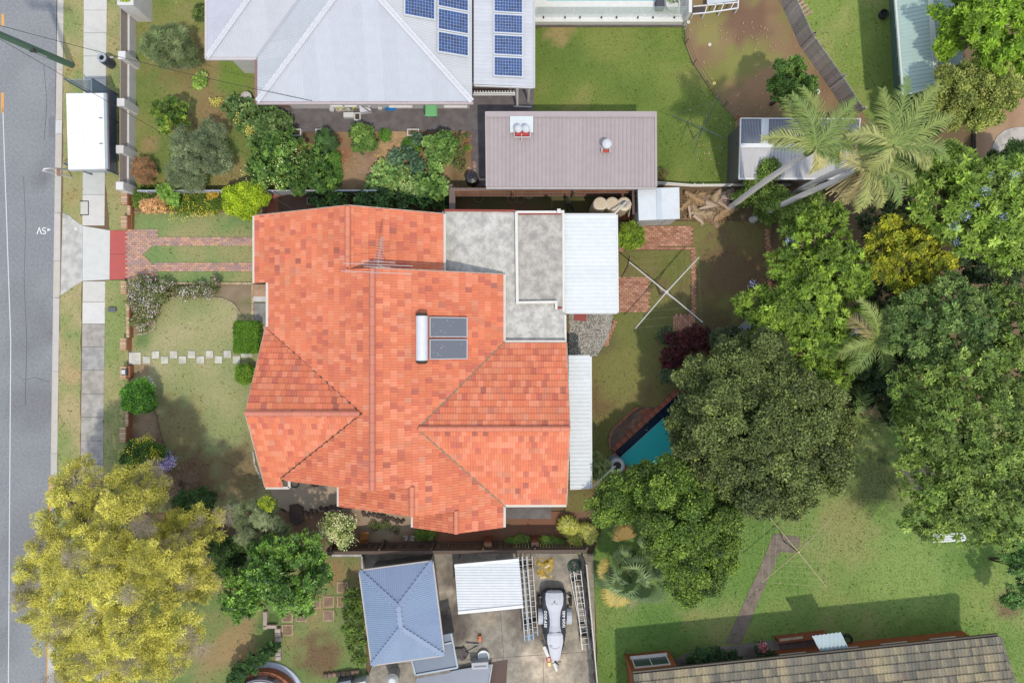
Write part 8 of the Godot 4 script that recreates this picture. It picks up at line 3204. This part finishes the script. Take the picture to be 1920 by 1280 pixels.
	palm("tall feather palm with hanging cream seed stalks, lowest of three", P(1411, 412), P(1608, 322, 8.0), 0.15, [[196, 2.2, 1.5, 0.4, 3], [235, 1.9, 1.6, 0.6, 3], [275, 2.0, 1.3, 0.8, 2], [310, 2.3, 1.2, 0.8, 0], [338, 2.5, 1.3, 0.6, 1], [2, 2.5, 1.5, 0.5, 0], [24, 2.4, 1.6, 0.5, 1], [48, 2.2, 1.9, 0.3, 2], [78, 2.1, 2.0, 0.2, 2], [100, 1.8, 2.3, 0.1, 4]], "three tall palms behind the tiled house", true)
	palm("half shaded feather palm in the gap between the right-hand trees", P(1590, 640), P(1628, 640, 4.6), 0.14, [[255, 2.4, 1.0, 0.9, 0], [285, 2.2, 1.4, 0.6, 1], [225, 2.0, 1.7, 0.4, 4], [170, 2.2, 1.6, 0.4, 0], [130, 2.0, 1.6, 0.4, 1], [60, 2.0, 1.8, 0.3, 1], [10, 2.3, 1.5, 0.4, 1], [330, 2.2, 1.6, 0.4, 1]], "")
	palm("small shaded feather palm above the lower lawn", P(1570, 770), P(1590, 775, 3.0), 0.12, [[30, 2.0, 1.6, 0.4, 1], [75, 2.0, 1.6, 0.4, 0], [0, 1.8, 1.8, 0.3, 4], [300, 1.8, 1.6, 0.4, 1], [120, 1.8, 1.8, 0.3, 1], [50, 1.9, 1.4, 0.6, 0]], "")
	fan_palm()
	palm_litter()


func fan_palm() -> void:
	var foot := P(1175, 1055)
	var t := thing("fan_palm", "grey-green fan palm with yellowing lower leaves by the boundary fence", "palm", foot)
	var head := P(1180, 1070, 2.2)
	var b := mb()
	b.col = A(130, 112, 96)
	b.tube([foot, foot.lerp(head, 0.5), head], [0.24, 0.2, 0.18], 10)
	put("trunk", b, M.bark, t)
	var n := 30
	for i in n:
		var a := 2.4 * i + rf(-0.45, 0.45)
		var rise := lerpf(1.5, -0.25, i / float(n - 1)) + rf(-0.4, 0.4)
		var d := Vector3(cos(a), rise, sin(a)).normalized()
		var st := lerpf(0.35, 1.5, i / float(n - 1)) * rf(0.6, 1.2)
		var c := head + d * st
		b = mb()
		b.col = A(150, 160, 110)
		b.tube([head, c], [0.022, 0.014], 5)
		var tone: Color = [A(108, 132, 76), A(84, 108, 60), A(136, 156, 98)][i % 3]
		if i > 23 and cos(a) < 0.2:
			tone = A(196, 176, 92) if i % 2 else A(178, 150, 90)
		var sd := d.cross(Vector3.UP).normalized().rotated(d, rf(-0.7, 0.7))
		var up := sd.cross(d).normalized()
		var lsz := rf(0.7, 1.1)
		for k in 24:
			var f := lerpf(-1.45, 1.45, k / 23.0)
			b.col = vary(tone, 0.14)
			var ld := (d * cos(f) + sd * sin(f) + up * 0.12).normalized()
			var ll := lsz * rf(0.9, 1.1) * (1.0 - 0.12 * absf(f))
			var mid := c + ld * ll * 0.62
			var tip := mid + (ld + Vector3(0, -0.9, 0)).normalized() * ll * 0.42
			var w := ld.cross(up).normalized() * 0.055
			b.tri(c, mid + w + up * 0.012, mid - w)
			b.tri(mid - w, mid + w, tip)
		put("fan_leaf", b, M.leaf, t)
	b = mb()
	for i in 50:
		b.col = vary(A(176, 152, 126), 0.15)
		var a := rf(0, TAU)
		var o := foot + Vector3(cos(a) * rf(0.5, 1.2), 0.04, sin(a) * rf(0.8, 1.6))
		var dd := Vector3(cos(a + rf(-1, 1)), 0.05, sin(a + rf(-1, 1)))
		b.blade(o, o + dd * rf(0.3, 0.7), dd.cross(Vector3.UP).normalized() * 0.03)
	put("dead_leaves", b, M.leaf, t, "stuff")


func palm_litter() -> void:
	var t := thing("palm_litter", "heap of dry fallen palm fronds beside the white shed", "fronds", P(1325, 390))
	for i in 12:
		var a := rf(0, TAU)
		var o := P(rf(1290, 1355), rf(372, 410)) + Vector3(0, rf(0.1, 0.35), 0)
		var c: Color = [A(186, 152, 110), A(170, 140, 112), A(196, 170, 134), A(160, 138, 124)][i % 4]
		put("dry_frond", frond(o - Vector3(cos(a), 0, sin(a)) * 0.7, Vector3(cos(a), 0.12, sin(a)), rf(1.0, 1.6), 0.35, c, 0.3), M.leaf, t)
	for i in 7:
		var b := mb()
		var a := rf(0, PI)
		b.col = vary(A(202, 176, 154), 0.12)
		var o := P(rf(1288, 1360), rf(370, 412)) + Vector3(0, rf(0.15, 0.4), 0)
		var d := Vector3(cos(a), 0.1, sin(a))
		var s := Vector3(-d.z, 0, d.x) * rf(0.06, 0.12)
		b.quad(o - s, o + s + Vector3(0, 0.04, 0), o + d * rf(0.5, 0.9) + s * 0.4, o + d * rf(0.5, 0.9) - s * 0.4)
		put("dry_sheath", b, M.leaf, t)
	var b := mb()
	for i in 420:
		b.col = vary(A(176, 138, 96), 0.25)
		var a := rf(0, TAU)
		var o := P(rf(1284, 1366), rf(364, 416)) + Vector3(0, rf(0.02, 0.2), 0)
		var d := Vector3(cos(a), rf(-0.1, 0.1), sin(a))
		b.blade(o, o + d * rf(0.2, 0.5), Vector3(-d.z, 0, d.x) * 0.014)
	put("straw", b, M.leaf, t, "stuff")


func build_plants() -> void:
	var t: Node3D
	# ---- neighbour's front garden
	shrub("weeping_bush", "weeping grey-green bush over the round stone ring", billow([[318, 84, 44, 1.7], [345, 100, 26, 1.4], [290, 90, 24, 1.3]], 1.6, 0.8), "weep", [A(78, 96, 56), A(112, 128, 78), A(140, 152, 102)], 46.0, 0.6)
	shrub("citrus_bush", "rounded dark green bush with yellow tips on the patchy lawn", billow([[322, 216, 37, 1.5]], 1.5, 0.85), "broad", [A(56, 84, 26), A(88, 120, 36), A(150, 168, 60)], 66.0, 0.72)
	shrub("rosemary_bush", "large grey-green needle-leaved bush near the side fence", billow([[370, 292, 52, 1.8], [395, 260, 34, 1.5], [345, 320, 30, 1.3], [410, 300, 30, 1.4], [365, 340, 22, 1.2]], 1.7, 0.8), "fine", [A(84, 100, 66), A(116, 130, 90), A(146, 156, 116)], 62.0, 0.9)
	shrub("dead_grass_bush", "mound of dry brown stalks by the last fence post", billow([[272, 318, 26, 0.7]], 0.7, 0.6), "weep", [A(120, 88, 58), A(152, 112, 74), A(176, 138, 96)], 90.0, 0.5)
	shrub("wall_bush", "small dark bush against the grey roofed house", billow([[378, 22, 15, 1.0], [372, 30, 10, 0.8]], 1.0, 0.9), "broad", [A(64, 84, 40), A(90, 112, 52), A(112, 130, 62)], 70.0, 0.6)
	t = shrub("pumpkin_vine", "pale broad-leaved young plant alone on the patchy lawn", lobes_at([[371, 152, 13, 0.3], [378, 140, 7, 0.3]], 0.3, 0.5), "round", [A(120, 158, 60), A(150, 180, 80), A(178, 186, 120)], 70.0, 0.7)
	t = shrub("bed_of_leaves", "row of broad blue-green leaves along the slanting bed", lobes_at([[440, 205, 24, 0.5], [470, 220, 28, 0.6], [500, 225, 30, 0.7], [520, 250, 28, 0.7], [490, 250, 26, 0.6], [455, 235, 16, 0.4], [535, 235, 20, 0.6]], 0.6, 0.6), "round", [A(56, 82, 36), A(86, 116, 54), A(124, 144, 84)], 40.0, 0.85)
	flowers(t, lobes_at([[400, 192, 5, 0.3], [412, 190, 5, 0.3], [450, 222, 8, 0.6], [470, 245, 8, 0.6]], 0.5, 0.5), [A(216, 208, 90), A(226, 214, 110), A(200, 196, 100)], 130.0, 1.1)
	t = shrub("passage_thicket", "dense dark leafy thicket at the end of the paved path", billow([[505, 310, 36, 1.4], [545, 300, 36, 1.5], [585, 310, 40, 1.4], [540, 270, 30, 1.3], [600, 340, 34, 1.1], [555, 335, 34, 1.2], [500, 285, 26, 1.2], [480, 318, 22, 0.9]], 1.4, 0.8, 0.36, 7), "broad", [A(44, 76, 28), A(76, 112, 42), A(122, 154, 66)], 40.0, 0.72)
	flowers(t, lobes_at([[545, 300, 40, 1.6], [520, 330, 30, 1.5], [470, 330, 20, 0.9]], 1.5, 0.8), [A(200, 212, 140), A(190, 206, 100), A(226, 226, 180)], 5.0, 1.2)
	shrub("dark_tuft", "dark fine tufted plant beside a white trough", billow([[612, 265, 22, 0.9]], 0.9, 0.8), "weep", [A(48, 76, 38), A(70, 104, 52), A(92, 126, 66)], 90.0, 0.45)
	shrub("low_green_patch", "low bright green groundcover at the left of the vegetable bed", lobes_at([[615, 300, 22, 0.3], [620, 330, 20, 0.3], [605, 285, 16, 0.4]], 0.3, 0.4), "small", [A(70, 110, 40), A(92, 134, 52), A(110, 150, 60)], 130.0, 1.0)
	shrub("mounded_bush", "mounded leafy bush in the middle of the vegetable bed", billow([[680, 261, 30, 1.0]], 1.0, 0.75), "broad", [A(76, 110, 46), A(108, 140, 62), A(136, 164, 80)], 74.0, 0.66)
	for k in [[722, 253, 10, "small green seedling patch behind the vegetable bed"], [770, 275, 16, "square patch of low herbs below the white trough"]]:
		shrub("herb_patch", k[3], lobes_at([[k[0], k[1], k[2], 0.25]], 0.25, 0.5), "small", [A(80, 124, 44), A(100, 144, 54), A(120, 160, 64)], 170.0, 0.9)
	shrub("blue_green_cabbage", "blue-green cabbage leaves in the vegetable bed", lobes_at([[745, 300, 18, 0.5], [768, 290, 16, 0.5], [785, 262, 16, 0.5], [780, 315, 16, 0.5]], 0.5, 0.6), "round", [A(52, 80, 56), A(76, 106, 74), A(106, 132, 100)], 60.0, 0.8)
	t = shrub("leafy_rows", "tall leafy green rows at the right of the vegetable bed", billow([[812, 275, 20, 1.3], [822, 305, 22, 1.4], [815, 335, 22, 1.3], [830, 260, 16, 1.2], [842, 275, 18, 1.0], [825, 355, 18, 1.2]], 1.3, 0.9, 0.4, 7), "round", [A(64, 98, 36), A(98, 132, 54), A(134, 162, 84)], 46.0, 0.7)
	shrub("brown_leafy_row", "brownish leafy row beside the terracotta pots", lobes_at([[860, 285, 16, 0.7], [862, 310, 16, 0.7], [858, 265, 14, 0.8]], 0.7, 0.8), "broad", [A(92, 92, 50), A(122, 116, 66), A(84, 108, 52)], 70.0, 0.55)
	t = shrub("squash_patch", "sprawling pale green squash leaves along the steel fence", lobes_at([[735, 340, 24, 0.6], [765, 350, 24, 0.6], [720, 320, 20, 0.5], [790, 345, 22, 0.6], [700, 345, 20, 0.5], [755, 325, 20, 0.5]], 0.55, 0.55), "round", [A(76, 112, 52), A(118, 148, 76), A(158, 178, 110)], 60.0, 0.9)
	flowers(t, lobes_at([[745, 335, 30, 0.7], [720, 300, 16, 0.5]], 0.6, 0.5), [A(230, 216, 70), A(236, 226, 90), A(222, 206, 60)], 4.0, 1.3)
	t = shrub("straw_mulch", "loose pale straw strewn on the vegetable bed", lobes_at([[715, 278, 16, 0.06], [740, 262, 22, 0.06], [690, 320, 24, 0.06], [655, 300, 18, 0.06]], 0.06, 0.15), "twig", [A(206, 174, 132), A(190, 156, 116), A(220, 190, 150)], 40.0, 0.7, "leaf", "", "mulch")
	shrub("fence_creeper", "dark round-leaved creeper along the north wall of the tiled house", lobes_at([[640, 372, 22, 0.7], [680, 375, 22, 0.7], [720, 375, 22, 0.7], [760, 378, 22, 0.7], [800, 378, 22, 0.6], [600, 372, 18, 0.6], [830, 375, 14, 0.5]], 0.7, 0.7), "round", [A(38, 66, 26), A(62, 96, 38), A(86, 120, 52)], 46.0, 0.72)
	# ---- side bed of the tiled house
	t = shrub("yellow_flower_bed", "low flower bed dotted with small yellow blooms", lobes_at([[345, 380, 20, 0.3], [375, 378, 20, 0.3], [400, 380, 18, 0.3], [330, 370, 18, 0.35], [300, 365, 18, 0.3], [270, 372, 20, 0.3]], 0.3, 0.5), "small", [A(72, 98, 30), A(92, 118, 36), A(112, 132, 46)], 130.0, 1.0)
	flowers(t, lobes_at([[350, 378, 60, 0.45]], 0.45, 0.2), [A(232, 190, 40), A(240, 214, 60), A(214, 170, 40)], 10.0, 1.0)
	shrub("orange_croton", "peach and orange leaved shrub in the side bed", lobes_at([[277, 385, 14, 0.5], [295, 386, 15, 0.5], [303, 378, 10, 0.6]], 0.5, 0.8), "broad", [A(206, 150, 100), A(226, 178, 130), A(196, 160, 90)], 80.0, 0.6)
	shrub("yellow_croton", "small golden shrub at the top of the side bed", lobes_at([[396, 362, 11, 0.6]], 0.6, 0.8), "broad", [A(196, 160, 50), A(214, 180, 70), A(170, 146, 46)], 90.0, 0.5)
	shrub("leafy_sapling", "light green sapling growing through the steel side fence", billow([[308, 358, 14, 1.3], [325, 372, 13, 1.1]], 1.2, 0.7), "broad", [A(96, 136, 50), A(126, 162, 66), A(150, 182, 84)], 70.0, 0.62)
	shrub("bright_lime_bush", "bright lime green bush at the front corner of the tiled roof", billow([[452, 378, 32, 1.3], [475, 372, 24, 1.4], [462, 392, 18, 1.0]], 1.2, 0.75), "small", [A(112, 140, 16), A(156, 180, 24), A(184, 200, 44)], 130.0, 1.15)
	# ---- flowering bed by the driveway
	var fb := [[255, 540, 22, 0.6], [275, 535, 24, 0.7], [298, 545, 22, 0.6], [258, 568, 20, 0.6], [275, 575, 20, 0.6], [262, 600, 18, 0.5], [280, 598, 14, 0.5], [320, 545, 14, 0.4], [345, 548, 12, 0.35], [372, 542, 14, 0.4], [392, 548, 12, 0.35], [402, 528, 8, 0.5]]
	t = shrub("pink_flowering_bush", "sprawling bush covered in tiny pink and white flowers", lobes_at(fb, 0.6, 0.7), "small", [A(96, 100, 52), A(124, 122, 66), A(92, 112, 54)], 60.0, 1.2)
	flowers(t, lobes_at(fb, 0.62, 0.75), [A(214, 176, 196), A(236, 222, 220), A(244, 236, 220)], 50.0, 0.85)
	# ---- clipped hedges
	hedge("square_hedge", "square clipped bright green hedge at the front steps", P(460, 632, 0.9), Vector3(1.15, 0.9, 1.5), [A(76, 122, 22), A(104, 152, 30), A(128, 174, 46)])
	shrub("ball_hedge", "small clipped round bush below the white stepping stones", lobes_at([[461, 701, 17, 0.5]], 0.5, 0.95), "small", [A(84, 124, 24), A(112, 152, 34), A(136, 174, 50)], 300.0, 0.9)
	t = shrub("round_front_bush", "dense round bush behind the letterbox pier", billow([[263, 744, 32, 0.9]], 0.9, 0.9), "small", [A(44, 86, 18), A(70, 120, 28), A(98, 148, 44)], 170.0, 1.1)
	flowers(t, lobes_at([[285, 718, 12, 0.9], [275, 714, 8, 0.9]], 0.9, 0.4), [A(226, 220, 236), A(206, 196, 228), A(236, 236, 240)], 24.0, 1.0)
	t = shrub("yellow_daisy_bush", "green bush edged with yellow daisies under the yellow tree", billow([[268, 852, 30, 0.8], [245, 858, 18, 0.7], [292, 850, 18, 0.7]], 0.8, 0.75), "small", [A(60, 92, 30), A(84, 116, 42), A(104, 134, 54)], 130.0, 1.1)
	flowers(t, lobes_at([[268, 850, 38, 0.85]], 0.85, 0.6), [A(226, 206, 40), A(240, 222, 70), A(214, 194, 40)], 24.0, 1.1)
	t = shrub("purple_flower_clump", "small clump of purple and white flowers next to yellow daisies", lobes_at([[313, 865, 14, 0.5]], 0.5, 0.8), "small", [A(70, 84, 50), A(90, 100, 60), A(100, 110, 70)], 90.0, 1.0)
	flowers(t, lobes_at([[313, 864, 15, 0.55]], 0.55, 0.8), [A(122, 96, 170), A(160, 130, 200), A(226, 220, 236)], 150.0, 0.9)
	# ---- back yard
	shrub("ball_yard_bush", "round yellow-green bush at the corner of the large white patio roof", billow([[1184, 443, 25, 1.2]], 1.2, 0.85), "small", [A(90, 118, 26), A(124, 150, 38), A(148, 172, 52)], 150.0, 1.1)
	t = shrub("red_leaved_shrub", "dark red leaved shrub at the edge of the big trees", billow([[1275, 645, 30, 1.6], [1310, 635, 26, 1.4], [1260, 670, 22, 1.2], [1330, 645, 20, 1.2]], 1.4, 0.75), "broad", [A(56, 18, 22), A(88, 24, 30), A(58, 36, 30)], 46.0, 0.7)
	shrub("yard_edge_bush", "grey-green bush beneath the dark red shrub", billow([[1250, 630, 16, 1.0], [1352, 640, 24, 1.6], [1375, 640, 24, 1.8], [1256, 700, 16, 1.0]], 1.2, 0.8), "small", [A(58, 72, 44), A(84, 98, 62), A(110, 122, 80)], 100.0, 1.1)
	shrub("tank_shrub", "variegated shrub between the narrow patio roof and round tank", billow([[1125, 878, 22, 1.1], [1118, 862, 14, 0.9]], 1.0, 0.8), "broad", [A(84, 104, 52), A(130, 146, 84), A(160, 170, 110)], 60.0, 0.6)
	shrub("palm_foot_tree", "loose green saplings round the feet of the palm trunks", billow([[1415, 345, 26, 1.6], [1450, 375, 32, 2.0], [1485, 400, 34, 2.4], [1398, 370, 18, 1.0], [1440, 318, 22, 2.4], [1515, 380, 26, 2.0], [1440, 400, 22, 1.2]], 2.0, 0.8), "small", [A(84, 108, 38), A(114, 140, 54), A(142, 164, 76)], 46.0, 1.3)
	tree("yard_tree", "small leafy tree in the dirt yard beside the grey fence", "tree", billow([[1482, 150, 38, 3.0], [1462, 165, 26, 2.6], [1505, 165, 28, 2.6], [1485, 185, 24, 2.4]], 2.8, 0.8), P(1445, 195), 0.09, A(110, 92, 76), "broad", [A(58, 86, 30), A(86, 118, 42), A(116, 146, 60)], 40.0, 0.85)
	shrub("lime_tuft", "small lime green tuft by the left top corner of the white shed", lobes_at([[1212, 351, 14, 0.8]], 0.8, 0.5), "weep", [A(140, 176, 60), A(120, 156, 56), A(160, 190, 80)], 90.0, 0.4)
	shrub("shed_weeds", "dry weeds at the right end of the brown shed", lobes_at([[1242, 325, 12, 0.4], [1238, 335, 10, 0.3]], 0.4, 0.6), "fine", [A(120, 100, 70), A(104, 104, 60), A(140, 116, 84)], 90.0, 0.6)
	# ---- plants along the dark southern fence
	for k in [[1064, 985, 0.95, "yellow striped strap-leaved plant, upper left of the trio by the fence"], [1098, 998, 0.95, "yellow striped strap-leaved plant, largest of the trio by the fence"], [1080, 1016, 0.85, "yellow striped strap-leaved plant, lowest of the trio by the fence"]]:
		shrub("striped_strap_plant", k[3], lobes_at([[k[0], k[1], 7, 0.35], [k[0] + 5, k[1] + 4, 6, 0.5]], 0.4, 0.6), "strap", [A(150, 160, 50), A(206, 204, 88), A(226, 222, 130)], 420.0, k[2] * 0.62, "waxy", "yellow striped plants")
	for k in [[958, 1022, 0.6, "light green spiky plant between the two brick piers"], [975, 1014, 0.45, "dark spiky clump between the two brick piers"], [1022, 1018, 0.6, "spiky green plants right of the second brick pier"], [1040, 1020, 0.6, "low spiky plants below the yellow striped trio"]]:
		shrub("spiky_fence_plant", k[3], lobes_at([[k[0], k[1], 9, 0.3], [k[0] + 10, k[1] + 1, 9, 0.3]], 0.3, 0.5), "strap", [A(84, 120, 40), A(124, 156, 56), A(160, 186, 76)], 150.0, k[2] * 0.55, "waxy")
	shrub("gable_fern", "low fern tuft under the lowest tiled gable", lobes_at([[790, 1000, 13, 0.3], [806, 1001, 10, 0.3]], 0.3, 0.5), "weep", [A(84, 112, 36), A(108, 136, 48), A(130, 156, 64)], 130.0, 0.35)
	shrub("gravel_weeds", "sparse weeds along the dark stone border", lobes_at([[725, 988, 12, 0.2], [742, 992, 9, 0.2], [700, 985, 9, 0.15]], 0.2, 0.5), "small", [A(70, 96, 44), A(96, 116, 60), A(120, 110, 70)], 50.0, 0.9)
	# ---- southern neighbour
	t = shrub("garage_hedge", "long dense hedge along the left side of the blue roofed garage", billow([[662, 1120, 18, 1.2], [664, 1150, 20, 1.3], [664, 1180, 20, 1.3], [668, 1210, 20, 1.2], [672, 1232, 17, 1.0]], 1.2, 0.9, 0.4, 7), "broad", [A(70, 92, 34), A(98, 124, 46), A(126, 148, 62)], 70.0, 0.55)
	shrub("bay_hedge", "dark hedge curving in front of the round brick bay", billow([[500, 1222, 16, 0.9], [478, 1238, 18, 1.0], [456, 1254, 18, 1.0], [440, 1272, 16, 0.9], [515, 1212, 10, 0.7]], 0.9, 0.85, 0.4, 7), "broad", [A(34, 62, 26), A(54, 88, 36), A(76, 112, 48)], 80.0, 0.6)
	# ---- brick house courtyard
	shrub("courtyard_shrub", "dark leafy shrub in the courtyard of the brick house", billow([[1318, 1230, 22, 1.0], [1345, 1228, 16, 0.9], [1300, 1240, 12, 0.7], [1375, 1232, 14, 0.6]], 0.9, 0.8), "broad", [A(40, 66, 34), A(60, 90, 46), A(82, 112, 58)], 60.0, 0.7)
	t = shrub("courtyard_flowers", "dark shrub with a pink bloom beside the mauve patio", billow([[1428, 1218, 14, 0.8], [1445, 1230, 10, 0.7]], 0.8, 0.8), "broad", [A(46, 66, 40), A(70, 90, 54), A(90, 106, 64)], 60.0, 0.6)
	flowers(t, lobes_at([[1431, 1212, 6, 1.1]], 1.1, 0.6), [A(232, 130, 150), A(240, 170, 180), A(226, 110, 130)], 130.0, 1.1)
	# litter of leaves and twigs on open ground
	var b := mb()
	for q in [[1290, 40, 1600, 330, 420, A(196, 168, 130)], [1110, 430, 1440, 900, 260, A(150, 126, 96)], [640, 250, 880, 350, 120, A(196, 166, 128)], [250, 860, 470, 960, 120, A(140, 112, 88)], [1140, 1020, 1900, 1180, 160, A(176, 160, 116)]]:
		for i in q[4]:
			b.col = vary(q[5], 0.25)
			var o := P(rf(q[0], q[2]), rf(q[1], q[3])) + Vector3(0, lev + 0.01, 0)
			var a := rf(0, TAU)
			var d := Vector3(cos(a), 0.05, sin(a))
			b.blade(o, o + d * rf(0.05, 0.18), Vector3(-d.z, 0, d.x) * rf(0.012, 0.03))
	struct("fallen_leaves", b, M.leaf, "fallen leaves and bark strips scattered over the yards", "stuff")


func hedge(called: String, label: String, c: Vector3, size: Vector3, cs: Array) -> void:
	var t := thing(called, label, "hedge", Vector3(c.x, 0, c.z))
	var b := mb()
	b.col = A(60, 62, 30)
	b.box(Vector3(c.x, size.y * 0.42, c.z), Vector3(size.x * 0.8, size.y * 0.8, size.z * 0.8))
	put("branches", b, M.bark, t)
	var f := mb()
	var list: Array = clumps["small"]
	for i in 1500:
		var p := Vector3(rf(-0.5, 0.5), rf(0.05, 0.5), rf(-0.5, 0.5))
		var k := rng.randi() % 5
		if k < 3:
			p.y = 0.5
		elif k == 3:
			p.x = 0.5 * signf(p.x)
		else:
			p.z = 0.5 * signf(p.z)
		var q := Vector3(c.x, size.y * 0.5, c.z) + p * size * rf(0.95, 1.0)
		var nrm := Vector3(p.x if k == 3 else 0.0, 1.0 if k < 3 else 0.3, p.z if k > 3 else 0.0).normalized()
		var x := nrm.cross(Vector3(rf(-1, 1), 0.2, rf(-1, 1))).normalized()
		var s := rf(0.6, 1.0)
		var col: Color = cs[rng.randi() % 3]
		var l: Array = list[rng.randi() % 5]
		f.add(l[0], l[1], Transform3D(Basis(x * s, nrm * s, x.cross(nrm) * s), q), vary(col, 0.15))
	put("foliage", f, M.leaf, t)
